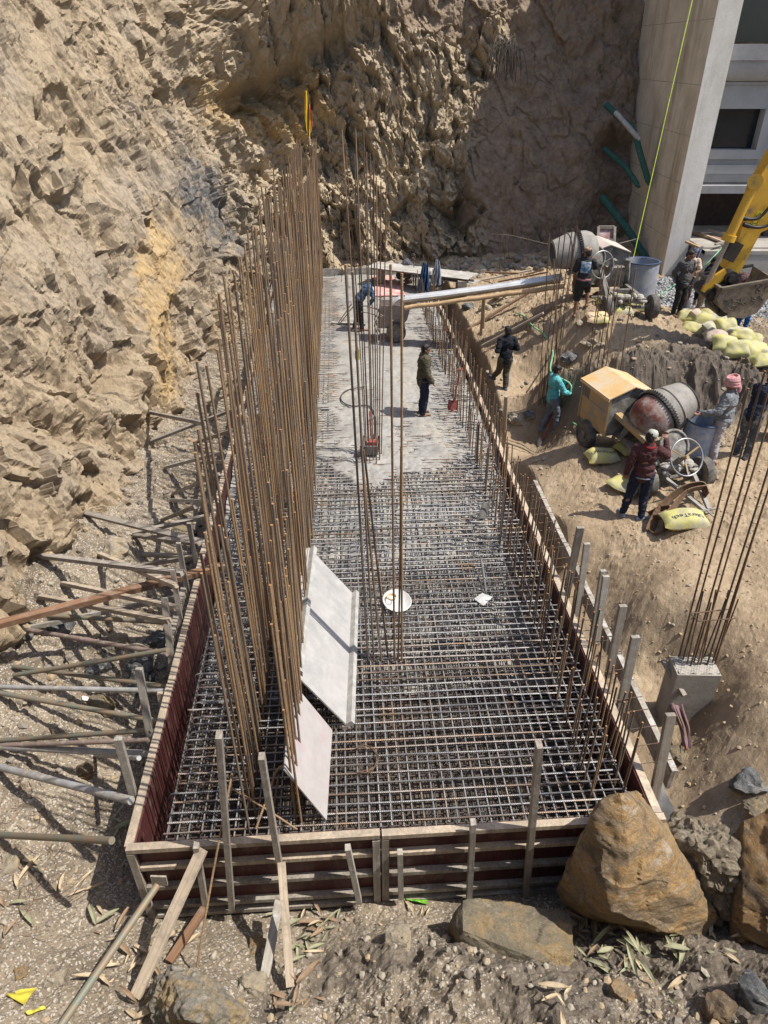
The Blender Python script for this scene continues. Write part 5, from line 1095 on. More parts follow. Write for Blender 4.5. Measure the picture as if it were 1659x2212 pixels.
b.beam(PY(1293, 490, 25), PY(1288, 575, 24.4), .08, .08); b.beam(PY(1328, 490, 25), PY(1325, 575, 24.4), .08, .08)
for v in (491, 520, 552): b.beam(PY(1293, v, 25-(v-490)/140), PY(1327, v, 25-(v-490)/140), .06, .10)
b.build('frame', M['wood_grey'], fp); b = MB(); q_ = [PY(1293, 490, 25.06), PY(1328, 490, 25.06), PY(1325, 575, 24.46), PY(1288, 575, 24.46)]; b.add(q_, [(3, 2, 1, 0)]); b.build('sheet', simple('worn_pink_sheet', (.24, .10, .09), (.42, .33, .32), 4, .8), fp)
b = MB(); q_ = PG(1311, 610, .5); b.lathe([(.14, -.25), (.15, .2), (.13, .21), (.12, -.2)], PY(1332, 540, 22.0)+Vector((.35, 0, -.6)), (.1, -.2, 1), 16); o = base_obj('bucket', b, rimm, PY(1332, 560, 22.0), smooth=50); tag(o, 'small upturned grey bucket between the mixer and the battered drum', 'bucket')
for i, (px, py, r_) in enumerate([(1660, 1022, .0)]): pass
tf = [(1500, 700, .28), (1547, 670, .26)]
for i, (zx, zy) in enumerate([(520, 595), (490, 650), (255, 625)]):
    px, py = B4(zx, zy); g_ = PG(px, py, .02); b = MB(); b.lathe([(.20, 0), (.27, .10), (.29, .10), (.26, .10), (.19, .015), (.01, .012)], g_, n=24, cap1=False); o = base_obj('pan', b, rimm, g_, smooth=50); tag(o, ['steel carrying pan on the gravel under the digger bucket', 'steel carrying pan just above the upright bag', 'steel carrying pan beside the khaki trousers'][i], 'pan', 'carrying pans')
# ------------------------------------------------------------------ column stub at the right with its long bars
cb0 = P(1450, 1452, -.12); stb = thing('column_stub', 'grey concrete column stub standing in the sandy slope', 'column', P(1500, 1500, -.6))
c_ = P(1500, 1441, -.12); b = MB(); b.box(c_+Vector((.02, .02, -.55)), (.60, .36, 1.1), Matrix.Rotation(-.03, 3, 'Z')); b.build('column', M['conc'], stb)
b = MB(); b.grid(lambda u, v: c_+Vector((.02+(u-.5)*.56, .02+(v-.5)*.32, .012+.02*math.sin(u*23+v*9)*math.sin(v*19+u*5))), 20, 12, thick=(0, 0, -.03)); b.build('rough_top', M['conc'], stb)
tops = [(1618, 838), (1655, 800), (1672, 800), (1700, 790), (1720, 800), (1735, 830), (1745, 810)]
bots = [(1465, 1424), (1473, 1434), (1489, 1448), (1504, 1446), (1524, 1446), (1536, 1440), (1541, 1446)]
for bp, tp in zip(bots, tops): lean_bar(P(*bp, -.2), tp, 'long bars of the column stub', 'long dark rebar rising from the concrete column stub', .0125, 'rust_dark')
for bp, tp in zip([(1475, 1428), (1482, 1444), (1496, 1440), (1511, 1446), (1517, 1430), (1530, 1430), (1541, 1436), (1526, 1444)], [(1513, 1290), (1519, 1276), (1536, 1301), (1549, 1275), (1566, 1290), (1577, 1275), (1595, 1293), (1560, 1330)]): lean_bar(P(*bp, -.2), tp, 'short bars of the column stub', 'short rebar among the long ones on the concrete column stub', .011, 'rust_dark')
b = MB(); zz = .42; q_ = [PY(1491, 1325, 7.1), PY(1508, 1342, 6.95), PY(1589, 1336, 6.95), PY(1575, 1316, 7.25), PY(1491, 1325, 7.1), PY(1506, 1322, 7.3)]; b.tube(q_, .008, 6); o = base_obj('stirrup', b, M['rust_dark'], q_[1]); tag(o, 'square steel stirrup tied round the bars above the column stub', 'stirrup')
b = MB(); q_ = P(1433, 1430, -.35); o = stick('plank', P(1432, 1425, -.2), P(1478, 1503, -.45), M['wood_grey'], .07, .05); tag(o, 'short grey plank leaning on the column stub', 'plank')
cloth('rag', 'torn brown and purple cloth trailing down the slope from the column stub', [P(1448, 1470, -.62), P(1462, 1530, -.72), P(1478, 1570, -.85), P(1484, 1612, -.95)], (.22, .10), simple('torn_brown_cloth', (.17, .11, .09), (.20, .13, .15), 5, .95, 0, .5, 30), 'rag', .05)
# ------------------------------------------------------------------ stakes, props and pipes round the formwork
def Z2(x, y): return (x*.3334, 1050.7+y*.3334)
def Z4(x, y): return (x*.3334, 1548.4+y*.3334)
def Z5(x, y): return (553+x*.3334, 1548.4+y*.3334)
def Z1(x, y): return (x*.3334, 553+y*.3334)
def nails(o): return o
TF = -.19
for a_, c_, wd, m_, lab in [((473, 1587), (501, 1961), .095, 'wood_grey', 'tall grey stake with a pale top at the front form, left of the leaning one'), ((565, 1633), (606, 1882), .09, 'wood_grey', 'tall leaning grey stake rising above the front form'), ((1165, 1608), (1136, 1930), .10, 'wood_grey', 'tall grey stake at the right end of the front form'),
        ((424, 1825), (445, 1956), .085, 'wood_grey', 'short stake at the left of the front form behind the long plank'), ((751, 1830), (776, 1947), .08, 'wood_cem', 'short leaning cement stained stake left of the front form joint'), ((864, 1840), (866, 1938), .075, 'wood_cem', 'short upright stake just right of the front form joint'), ((1022, 1775), (1013, 1942), .085, 'wood_cem', 'upright stake tied with wire in the right front form panel')]:
    tag(stick('stake', PT(*c_, TF), PT(*a_, TF), M[m_], wd, .06), lab, 'stake', 'stakes of the front form')
def gend(pt, dz=0.02): return PG(pt[0], pt[1], dz)
tag(stick('plank', gend(Z5(222, 1740), .03), PT(608, 1862, -.22), M['wood_pale'], .085, .05), 'pale plank propped upright against the leaning front stake', 'plank')
tag(stick('plank', gend(Z5(55, 1690), .04), PT(604, 1945, -.3), M['wood_cem'], .10, .05), 'grey white short prop behind the pale plank, leading towards the camera', 'plank')
tag(stick('plank', gend((293, 2152), .08), PT(437, 1834, -.2), M['wood_pale'], .12, .045), 'long pale plank braced from the ground to the front form top', 'plank')
tag(stick('plank', gend((365, 2078), .04), PT(442, 1962, -.24), M['wood_red'], .09, .05), 'reddish plank prop at the foot of the front form', 'plank')
tag(stick('brace_pipe', gend((128, 2216), .05), PT(340, 1912, -.24), M['pipe_green'], .04, round_=True), 'long green and pink pipe braced against the left corner of the front form', 'pipe')
b = MB(); q_ = PT(344, 1902, -.20); b.box(q_, (.17, .02, .17), Matrix.Rotation(.05, 3, 'Y')); o = base_obj('base_plate', b, M['wood_grey'], q_); tag(o, 'square wooden plate between the corner brace pipe and the front form', 'plate')
def bar_thing(a_, c_, lab, r=.012, key='rust'): return tag(stick('rebar', a_, c_, M[key], r, round_=True, bend=.01), lab, 'rebar')
bar_thing(gend((423, 2100), .05), PT(501, 1672, .15), 'thin rusty bar leaning over the front form from the ground')
bar_thing(P(487, 1695, .25), P(642, 1792, -.06), 'short rusty bar slanting across the front left corner of the mat')
bar_thing(P(592, 1745, -.05), P(602, 1675, .45), 'short rusty bar leaning behind the front form')
b = MB(); b.tube(bez([P(553, 1790, -.05), P(585, 1700, .25), P(598, 1665, .5), P(612, 1655, .58), P(625, 1662, .52)], 6), .013, 8); o = base_obj('rebar', b, M['rust'], P(553, 1790, -.05), smooth=60); tag(o, 'bent rusty bar with a hooked end at the front of the mat', 'rebar')
UL = -.20
for a_, c_, wd, m_, lab in [((300, 1444), (329, 1618), .085, 'wood_cem', 'white edged stake at the left form, second from the front'), ((255, 1595), (301, 1765), .085, 'wood_cem', 'white edged stake at the left form, nearest the front'), ((355, 1292), (377, 1478), .085, 'wood_grey', 'upright stake carrying the sloping rail at the left form'),
        ((373, 1229), (399, 1398), .07, 'wood_grey', 'upright stake under the long reddish beam at the left form'), ((385, 1173), (414, 1326), .07, 'wood_grey', 'pointed upright stake behind the long reddish beam'), ((408, 1130), (431, 1252), .07, 'wood_grey', 'pale upright stake farther along the left form'), ((346, 1497), (356, 1545), .08, 'wood_pale', 'short stake top beside the left form')]:
    tag(stick('stake', PU(*c_, UL), PU(*a_, UL), M[m_], wd, .06), lab, 'stake', 'stakes of the left form')
tag(stick('rail', PU(398, 1270, -.24), PU(363, 1405, -.26), M['wood_grey'], .09, .08), 'short grey rail tied to the stakes along the left form', 'rail')
PR = [(Z2(530, 165), Z2(1330, 368), 'wood_grey', 'long grey beam from the rocks to the left form, uppermost of the three big ones'), (Z2(860, 300), Z2(1420, 175), 'wood_grey', 'thin grey prop rising to the right over a shaded hollow'), (Z2(872, 310), Z2(1290, 372), 'wood_grey', 'short brown grey prop starting at the same hollow and dropping right'),
      (Z2(207, 437), Z2(1185, 562), 'wood_grey', 'big pale beam reaching from a rock ledge to the left form'), (Z2(645, 432), Z2(1140, 645), 'wood_pale', 'pale prop crossing under the big pale beam'), (Z2(930, 440), Z2(1330, 462), 'wood_grey', 'short level prop right of the crossing props'), (Z2(915, 510), Z2(1330, 445), 'wood_grey', 'thin prop rising right beside the short level one'),
      (Z2(405, 620), Z2(1140, 785), 'wood_pale', 'pale prop passing beneath the long reddish beam'), (Z2(255, 700), Z2(1100, 872), 'wood_pale', 'pale prop with a square end beneath the long reddish beam, lower'), (Z2(165, 912), Z2(1275, 690), 'wood_cem', 'whitish prop rising right above the green pipe'),
      (Z1(930, 1002), Z1(1340, 1090), 'wood_grey', 'short grey prop lying highest on the left bank'), (Z1(920, 1222), Z1(1530, 985), 'wood_grey', 'doubled grey prop rising right, high on the left bank'), (Z1(1270, 1205), Z1(1500, 1130), 'wood_grey', 'short prop between tall bars high on the left bank'), (Z1(1068, 1362), Z1(1460, 1268), 'wood_cem', 'whitish thin prop rising right below the doubled prop'),
      (Z1(1300, 1338), Z1(1450, 1332), 'wood_grey', 'very short level prop by the tall bars'), (Z1(1120, 1535), Z1(1420, 1412), 'wood_grey', 'dark grey prop rising steeply right above a shaded gap'), (Z1(1110, 1582), Z1(1410, 1592), 'wood_cem', 'level whitish prop below the steep dark one'), (Z1(1170, 1660), Z1(1410, 1555), 'wood_cem', 'whitish prop rising right, crossing the level one'),
      (Z2(1050, 218), Z2(1270, 130), 'wood_grey', 'short dark prop pointing up right near the form'), (Z1(1420, 865), Z1(1560, 790), 'wood_grey', 'farthest short prop, half hidden by the tall bars'), (Z2(1040, 250), Z2(1400, 190), 'wood_grey', 'thin dark prop under the short pointing one'), (Z1(1350, 950), Z1(1560, 870), 'wood_grey', 'far thin prop next to the farthest one')]
for i, (a_, c_, m_, lab) in enumerate(PR):
    far_ = a_[1] < 1050; p0 = gend(a_, .06); p1 = PU(*c_, -.10)
    tag(stick('timber_prop', p0, p1, M[m_], .10 if i in (0, 3) else .075, .07, roll=random.uniform(-.3, .3)), lab, 'prop', 'timber props on the left bank')
tag(stick('timber_beam', gend((-30, 1352), .95), P(493, 1220, .10), M['wood_red'], .13, .09), 'long reddish beam lying across the left bank and over the form edge', 'beam')
for a_, c_, m_, r_, lab in [(Z2(-30, 813), Z2(1215, 890), 'pipe_green', .038, 'green pipe lying across the left bank below the reddish beam'), (Z2(82, 908), Z2(1085, 1085), 'pipe_rust', .036, 'pinkish pipe sloping down to the left form'), (Z2(90, 1220), Z2(1085, 1060), 'pipe_green', .036, 'dark green pipe rising right to meet the pinkish pipe'), (Z2(88, 1165), Z2(1115, 1302), 'pipe_green', .036, 'dark pipe crossing under the rising green pipe'),
        (Z2(-30, 1298), Z2(1080, 1325), 'pipe_grey', .036, 'grey blue level pipe at the middle of the left bank'), (Z2(-30, 1330), Z2(1045, 1525), 'pipe_green', .038, 'patchy green pipe sloping down below the grey blue one'), (Z4(-30, 152), Z4(985, 85), 'pipe_green', .034, 'rusty green pipe rising right, just above the white pipes'), (Z4(-30, 185), Z4(960, 150), 'pipe_rust', .032, 'rusty pipe under the rusty green one'),
        (Z4(-30, 193), Z4(985, 240), 'pipe_grey', .045, 'thick pale grey pipe behind the nearest white stake'), (Z4(-30, 312), Z4(850, 542), 'pipe_grey', .048, 'thick grey blue pipe sloping down to the foot of the nearest stake'), (Z4(-30, 758), Z4(725, 802), 'pipe_green', .04, 'green pipe lying nearest the camera on the left bank'), (Z4(620, 245), Z4(900, 268), 'pipe_grey', .03, 'short blue pipe end in the shade of the thick pale pipe')]:
    p0 = gend(a_, .06); p1 = PU(*c_, -.16); lo_ = gz(p1.x-.25, p1.y)+.06; p1.z = max(p1.z, lo_); p0.z = max(p0.z, gz(p0.x, p0.y)+.05)
    tag(stick('prop_pipe', p0, p1, M[m_], r_, round_=True), lab, 'pipe', 'pipe props on the left bank')
UR = PW+.28
for a_, c_, wd, lab in [((1254, 1139), (1222, 1290), .11, 'wide brown stake farthest along the right form, one of the close pair'), ((1268, 1174), (1246, 1330), .09, 'grey stake nearer the camera in the close pair at the right form'), ((1303, 1232), (1280, 1375), .08, 'grey stake behind its twin, third along the right form'), ((1309, 1244), (1287, 1392), .09, 'grey stake in front of its twin, third along the right form'), ((1346, 1308), (1314, 1462), .10, 'pale topped stake in the middle of the right form'), ((1373, 1375), (1338, 1540), .11, 'broad grey stake before the column stub at the right form'), ((1449, 1543), (1412, 1725), .11, 'broad brown stake nearest the camera at the right form')]:
    tag(stick('stake', PU(*c_, UR), PU(*a_, UR), M['wood_cem' if 'grey' in lab else 'wood_grey'], wd, .06), lab, 'stake', 'stakes of the right form')
tag(stick('stake', PG(1088, 962), PU(1093, 855, PW+.35), M['wood_pale'], .045, round_=True), 'round pale log stake at the right form below the man in black', 'stake')
ow = thing('outer_board', 'grey cement crusted outer boards running along the right form behind the stakes', 'boards', L(PW+.5, 4, -.6)); tl = [(.5, 2.8), (2.85, 5.2), (5.25, 7.4)]
for k, (a_, c_) in enumerate(tl):
    b = MB(); b.box(L(PW+.50-.0*k, (a_+c_)/2, -.22-.02*k), (.05, c_-a_, .30), Matrix.Rotation(AX+.015*(k-1), 3, 'Z')); b.box(L(PW+.50, (a_+c_)/2, -.055-.02*k), (.075, c_-a_, .03), Matrix.Rotation(AX, 3, 'Z')); b.build('board', M['wood_cem'], ow)
b = MB()
for k in range(26): t_ = .6+k*.26+random.uniform(-.06, .06); b.tube([L(PW+.14, t_, -.05), L(PW+.53, t_+.03, -.03)], .005, 5)
b.build('wire_ties', M['rust_dark'], ow)
CH = lambda zx, zy: (968+zx*.3776, 542+zy*.3776)
for a_, c_, m_, wd, dz, lab in [(CH(35, 420), CH(342, 252), 'wood_cem', .26, .25, 'wide white plank sloping up under the chute'), (CH(112, 448), CH(462, 236), 'wood_red', .11, .25, 'brown plank right of the wide white one, sloping up the mound'), (CH(118, 600), CH(662, 266), 'wood_grey', .13, .30, 'long grey plank running up the mound to the upper mixer wheel'), (CH(192, 540), CH(545, 348), 'wood_pale', .11, .34, 'pale plank lying on the long grey one'),
        (CH(95, 186), CH(472, 110), 'wood_pale', .12, .25, 'pale plank behind the chute at the foot of the earth face'), (CH(450, 132), CH(556, 105), 'bamboo', .10, .3, 'short bamboo pole beside a broken root behind the chute'), (CH(215, 122), CH(405, 128), 'wood_red', .09, .3, 'dark plank lying farthest behind the chute'), (CH(290, 175), CH(575, 118), 'wood_red', .10, .22, 'dark plank parallel to the pale one behind the chute'), (CH(330, 185), CH(420, 160), 'wood_grey', .12, .3, 'short grey board end behind the chute')]:
    tag(stick('plank', PG(*a_, dz), PG(*c_, dz+.04), M[m_], wd, .045), lab, 'plank', 'planks on the mound')
# ------------------------------------------------------------------ rocks
def rockmat(name, a, b_, c, d_, sc1=1.6, str_=(1, 1, 2.2), rot=(0, 0, 0)):
    t = NT(name).set(.88, 0, .2); v = t.coord(str_, rot)
    k = t.ramp(t.noise(sc1, 8, .66, v, .5), [(.30, b_), (.47, a), (.58, c), (.70, d_)]); k = t.mix(t.ramp(t.noise(18, 7, .75, v), [(.45, 0.0), (.72, .65)]), k, sc_(b_, .6))
    k = t.mix(t.ramp(t.noise(55, 3, .6), [(.62, 0.0), (.70, .5)]), k, (.62, .58, .50)); k = t.mix(t.ramp(t.noise(2.1, 6, .7, t.coord((1.5, .6, 1.5), (.4, .3, .8))), [(.56, 0.0), (.66, .7)]), k, sc_(b_, .75)); k = t.mix(t.ramp(t.noise(3.3, 8, .75, t.coord((1, 2, .7), (.2, .8, .3))), [(.60, 0.0), (.68, .8)]), k, d_); t.col(k); b1 = t.bump(t.noise(6, 10, .76, v), .9, .09); t.bump(t.noise(40, 6, .75), .7, .016, b1); return t.m
RK_O = rockmat('ochre_boulder', (.33, .245, .15), (.17, .125, .085), (.42, .26, .105), (.47, .42, .35), 2.6, (1, 1, 2), (.5, .5, 0))
RK_G = rockmat('olive_grey_boulder', (.25, .21, .145), (.155, .135, .10), (.36, .25, .12), (.36, .33, .265), 1.8)
RK_S = rockmat('striped_boulder', (.20, .145, .095), (.11, .085, .06), (.33, .20, .085), (.27, .23, .18), 1.4, (.6, .6, 3), (.9, .2, 0))
RK_F = rockmat('orange_rock_flank', (.42, .27, .10), (.28, .19, .09), (.50, .33, .12), (.50, .45, .36), 3)
RK_D = rockmat('slate_rock', (.13, .135, .14), (.07, .072, .075), (.24, .235, .22), (.44, .43, .40), 3, (1, 1, 2.5), (.6, .3, 0))
RK_B = rockmat('pale_broken_rock', (.40, .345, .26), (.26, .22, .165), (.47, .37, .23), (.52, .48, .41), 2.2)
def rock_from(name, pts, mat, label, amp=.05, res=.03, group=None, lump=.0, k=0, cat='boulder', smoothit=1, flank=None):
    c_ = sum((Vector(p_) for p_ in pts), Vector())/len(pts); zmin = min(p_[2] for p_ in pts); bm = bmesh.new()
    for p_ in pts: bm.verts.new(Vector(p_)-c_)
    bmesh.ops.convex_hull(bm, input=bm.verts[:]); bmesh.ops.delete(bm, geom=[v for v in bm.verts if not v.link_faces], context='VERTS')
    bmesh.ops.triangulate(bm, faces=bm.faces[:])
    for _ in range(8):
        es_ = [e for e in bm.edges if e.calc_length() > res*1.9]
        if not es_: break
        bmesh.ops.subdivide_edges(bm, edges=es_, cuts=1, use_grid_fill=True); bmesh.ops.triangulate(bm, faces=[f for f in bm.faces if len(f.verts) > 3])
    for _ in range(smoothit): bmesh.ops.smooth_vert(bm, verts=bm.verts, factor=.5, use_axis_x=True, use_axis_y=True, use_axis_z=True)
    bm.normal_update(); V = np.array([v.co for v in bm.verts]); N_ = np.array([v.normal for v in bm.verts]); off = V+np.array([k*13.7, 0, k*3.1])
    sz = np.ptp(V, axis=0).max(); hb, cb, _ = blocks(off*np.array([2.2, 2.2, 4.0])/max(sz, .3)*1.5, 31+k)
    d = amp*(.7*fbm(off*2.2/sz*1.3, 3, 3+k)+.9*hb+.5*ridge(off*np.array([4, 4, 9])/sz, 3, 5+k)+.25*fbm(off*14, 3, 9))+lump*np.abs(fbm(off*9, 3, 15))*1.2+lump*.5*fbm(off*25, 2, 19)
    V = V+N_*d[:, None]
    for v, q_ in zip(bm.verts, V): v.co = q_
    me = bpy.data.meshes.new(name); bm.to_mesh(me); bm.free(); me.materials.append(mat); o = bpy.data.objects.new(name, me); COL.objects.link(o); o.location = c_
    me.polygons.foreach_set('use_smooth', [True]*len(me.polygons)); me.set_sharp_from_angle(angle=R_(38))
    if flank:
        me.materials.append(flank); me.polygons.foreach_set('material_index', [1 if p_.normal.x-.35*p_.normal.z-.2*p_.normal.y > .40 else 0 for p_ in me.polygons])
    return tag(o, label, cat, group)
def Z6(x, y): return (1106+x*.3334, 1603.7+y*.3334)
g = lambda pt, z: P(pt[0], pt[1], z)
def sunk(pts, dz=.35): return [p_+Vector((0, .1, -dz)) for p_ in pts]
bl = [g(Z6(320, 930), -.62), g(Z6(345, 1000), -.72), g(Z6(470, 1095), -.75), g(Z6(700, 1175), -.78), g(Z6(960, 1235), -.76), g(Z6(1215, 1300), -.72), g(Z6(1335, 1140), -.5)]
rock_from('boulder', bl+sunk(bl, .3)+[PY(*Z6(700, 332), 4.42), PY(*Z6(660, 345), 4.5), PY(*Z6(535, 490), 4.35), PY(*Z6(590, 395), 4.42), PY(*Z6(830, 425), 4.42), PY(*Z6(975, 575), 4.35), PY(*Z6(1165, 800), 4.25), PY(*Z6(1310, 1075), 4.1), PY(*Z6(640, 1090), 3.78), PY(*Z6(690, 600), 4.18), PY(*Z6(760, 800), 3.98), P(1420, 1900, -.6)+Vector((.2, 1.1, 0)), P(1300, 1850, -.6)+Vector((0, .55, 0))], RK_O, 'big orange pyramid shaped boulder at the right corner of the front form', .030, .022, k=1, smoothit=0)
bl = [g((972, 1998), -.80), g((990, 2050), -.84), g((1010, 2062), -.84), g((1150, 2117), -.80), g((1225, 2107), -.76), g((1238, 2045), -.62)]
rock_from('boulder', bl+sunk(bl, .25)+[PY(1000, 1945, 4.15), PY(1036, 1938, 4.2), PY(1106, 1945, 4.2), PY(1232, 1972, 4.1), PY(1000, 2010, 3.85), PY(1165, 2075, 3.55), PY(1222, 1990, 4.0)], RK_G, 'squat olive grey boulder with an orange flank, left of the big orange one', .022, .022, k=2, smoothit=0, flank=RK_F)
bl = [g(Z6(1090, 900), -.55), g(Z6(1380, 1130), -.5), g(Z6(1500, 1090), -.45), g(Z6(1475, 900), -.3)]
rock_from('earth_clod', bl+sunk(bl, .4)+[PY(*Z6(1010, 585), 4.75), PY(*Z6(1150, 525), 4.8), PY(*Z6(1260, 535), 4.7), PY(*Z6(1400, 580), 4.55), PY(*Z6(1470, 650), 4.4), PY(*Z6(1440, 720), 4.25), PY(*Z6(1200, 700), 4.3), PY(*Z6(1440, 880), 4.1), P(1440, 1870, -.6)+Vector((.3, .6, 0))], rockmat('pebbly_clod', (.27, .225, .16), (.16, .135, .10), (.34, .285, .20), (.50, .47, .41), 9, (1, 1, 1)), 'pebbly clod of earth right behind the big orange boulder', .03, .026, lump=.045, k=3, cat='clod')
bl = [g(Z6(1450, 1100), -.5), g(Z6(1480, 1300), -.45), g(Z6(1800, 1350), -.2), g(Z6(1850, 1000), .0)]
rock_from('boulder', bl+sunk(bl, .3)+[PY(*Z6(1440, 600), 4.5), PY(*Z6(1520, 500), 4.55), PY(*Z6(1659, 415), 4.6), PY(*Z6(1850, 400), 4.5), PY(*Z6(1490, 900), 4.0), PY(*Z6(1900, 700), 4.0), PY(*Z6(1500, 1150), 3.75)], RK_S, 'brown boulder with orange stripes cut off by the right edge', .03, .026, k=4, smoothit=0)
bl = [g(Z4(940, 1850), -.78), g(Z4(1000, 2050), -.70), g(Z4(1500, 2060), -.62), g(Z4(1590, 1980), -.65)]
rock_from('boulder', bl+sunk(bl, .25)+[PY(*Z4(1020, 1720), 3.35), PY(*Z4(1110, 1605), 3.45), PY(*Z4(1240, 1660), 3.4), PY(*Z4(1430, 1790), 3.2), PY(*Z4(1560, 1900), 3.05), PY(*Z4(1200, 1900), 2.85)], rockmat('grey_orange_boulder', (.30, .27, .215), (.15, .14, .125), (.42, .30, .15), (.50, .47, .41), 2.2), 'grey craggy boulder with an orange streak at the lower left, under dry leaves', .035, .026, lump=.03, k=5)
def small_rock(px, py, r, mat, label, flat=.65, dz=.0, k=None, group='rocks round the pit'):
    rr = random.Random(k or int(px*7+py)); g_ = PG(px, py); pts = []
    for i in range(14):
        th = rr.uniform(0, 6.28); ph = math.acos(rr.uniform(-1, 1)); q_ = Vector((math.cos(th)*math.sin(ph), math.sin(th)*math.sin(ph), math.cos(ph)*flat))*r*rr.uniform(.8, 1.15); pts.append(g_+q_+Vector((0, 0, r*flat*.35+dz)))
    return rock_from('rock', pts, mat, label, r*.10, max(.02, r*.12), group, k=rr.randrange(50), cat='rock', smoothit=1)
for a_ in [((187, 1668), .17, RK_S, 'angular brown rock with an orange face near the thick grey blue pipe'), ((22, 1862), .16, RK_B, 'upright pale split rock at the left edge near the green pipe'), ((217, 1438), .25, RK_D, 'slate grey rock under the crossing dark pipes'), ((308, 1450), .30, RK_D, 'large grey rock lying against the left form'), ((343, 1388), .25, RK_D, 'grey rock under the upright stake of the sloping rail'), ((262, 1385), .22, RK_B, 'pale rock at the end of the pinkish pipe'),
           ((230, 1520), .30, RK_G, 'flat olive rock under the patchy green pipe'), ((305, 1480), .2, RK_D, 'small grey rock beside the white edged stake'), ((48, 1370), .22, RK_D, 'dark flat rock under the left end of the whitish prop'), ((130, 1358), .24, RK_D, 'dark rock in the shade of the whitish prop'), ((290, 1305), .2, RK_B, 'pale rock under the pale prop with the square end'), ((555, 2040), .13, RK_O, 'brown stone between the wooden props at the front'),
           ((548, 2125), .17, RK_B, 'rounded pale stone at the foot of the pale plank'), ((45, 2098), .09, RK_O, 'small yellow brown stone near the left bottom corner'), ((130, 2112), .10, RK_B, 'pale flat stone near the left bottom corner'), ((862, 2032), .17, RK_B, 'pale pointed stone in the soil below the front form'), ((1340, 2145), .13, RK_O, 'small orange brown rock below the big orange boulder'), ((1635, 2160), .24, RK_D, 'blue grey rock at the lower right corner'),
           ((1560, 2190), .17, RK_S, 'brown flat rock beside the blue grey one'), ((1640, 1760), .2, RK_G, 'greyish stone under the sandy slope by the striped boulder'), ((1610, 1690), .25, RK_D, 'smooth dark stone half buried in the sandy slope'), ((1090, 1905), .16, RK_D, 'grey lump of rock at the foot of the front form'), ((1190, 1915), .14, RK_D, 'small dark rock left of the big orange boulder'),
           ((1118, 905), .24, RK_B, 'pale flat rock right of the form near the round log stake'), ((1142, 895), .18, RK_D, 'grey slab of rock next to the pale flat one'), ((1050, 668), .3, RK_B, 'pale rock under the chute beside the white plank'), ((1075, 645), .25, RK_B, 'second pale rock under the chute, nearer its bamboo'), ((1010, 665), .26, RK_D, 'grey rock under the chute at the edge of the pour'), ((1250, 700), .15, RK_B, 'pale stone on the mound below the upper mixer'),
           ((1268, 742), .18, RK_B, 'broken pale stone at the top of the dark bank'), ((1280, 735), .13, RK_B, 'small pale stone beside the broken one on the bank'), ((1230, 775), .3, RK_D, 'grey rock bulging from the bank beside the cage bars'), ((1300, 745), .12, RK_B, 'little pale stone farthest right on the bank edge'), ((1480, 1612), .08, simple('brick_red_stone', (.36, .10, .06), rough=.85), 'small brick red stone below the trailing cloth'), ((1470, 1632), .16, RK_G, 'flat grey stone beside the brick red stone'),
           ((400, 1150), .3, RK_G, 'rock ledge under the uppermost grey beam'), ((250, 1195), .3, RK_B, 'pale rounded rock at the foot of the cliff near the big beams')]: small_rock(a_[0][0], a_[0][1], a_[1], a_[2], a_[3])
# ------------------------------------------------------------------ loose stones, leaves and litter
def scatter(name, label, cat, mat, n_, rect, rmin, rmax, seed, bury=.3, cond=None, mats=None):
    rr = random.Random(seed); b = MB(); ico = bmesh.new(); bmesh.ops.create_icosphere(ico, subdivisions=1, radius=1); iv = [v.co.copy() for v in ico.verts]; iff = [tuple(v.index for v in f.verts) for f in ico.faces]; ico.free(); first = None
    for i in range(n_*3):
        if len(b.f) >= n_*20: break
        x = rr.uniform(rect[0], rect[1]); y = rr.uniform(rect[2], rect[3])
        u_, t_ = uv_pit(x, y)
        if -.25 < u_ < PW+.4 and -.22 < t_ < PL+.2: continue
        if cond and not cond(x, y, rr): continue
        r = rmin*(rmax/rmin)**(rr.random()**2.2); sx, sy, sz = r*rr.uniform(.7, 1.3), r*rr.uniform(.7, 1.3), r*rr.uniform(.5, .9); R3 = Matrix.Rotation(rr.uniform(0, 6.28), 3, 'Z')@Matrix.Rotation(rr.uniform(-.4, .4), 3, 'X'); c_ = Vector((x, y, gz(x, y)+sz*(.7-bury)))
        b.mi = rr.randrange(len(mats or [mat])); b.add([c_+R3@Vector((v.x*sx*rr.uniform(.78, 1.2), v.y*sy*rr.uniform(.78, 1.2), v.z*sz*rr.uniform(.8, 1.2))) for v in iv], iff)
    o = base_obj(name, b, mats or mat, Vector((rect[0], rect[2], 0))); return tag(o, label, cat, kind='stuff')
st_l = simple('pale_pebble', (.36, .32, .255), (.27, .235, .18), 9, .85, vary=.0); st_d = simple('dark_pebble', (.17, .155, .135), (.25, .21, .165), 9, .85); st_o = simple('tan_pebble', (.38, .28, .17), (.30, .24, .16), 9, .85)
scatter('pebbles', 'pale and dark pebbles strewn over the grey brown ground left and in front', 'pebbles', None, 2600, (-6.2, 3.2, 2.3, 9), .006, .05, 1, mats=[st_l, st_d, st_o, st_l])
scatter('pebbles', 'lumps and stones on the left bank under the props', 'pebbles', None, 1300, (-6.8, -2.8, 6, 18), .012, .09, 2, mats=[st_l, st_d, st_o])
scatter('clods', 'small clods on the sandy slope right of the pit', 'clods', None, 3600, (3.2, 9.5, 4.5, 13.5), .005, .032, 3, mats=[st_o, st_o, st_l], cond=lambda x, y, r: True)
scatter('rubble', 'broken stones along the right form and over the mound', 'rubble', None, 900, (2.4, 10, 13, 24), .012, .085, 4, mats=[st_o, st_d, st_l])
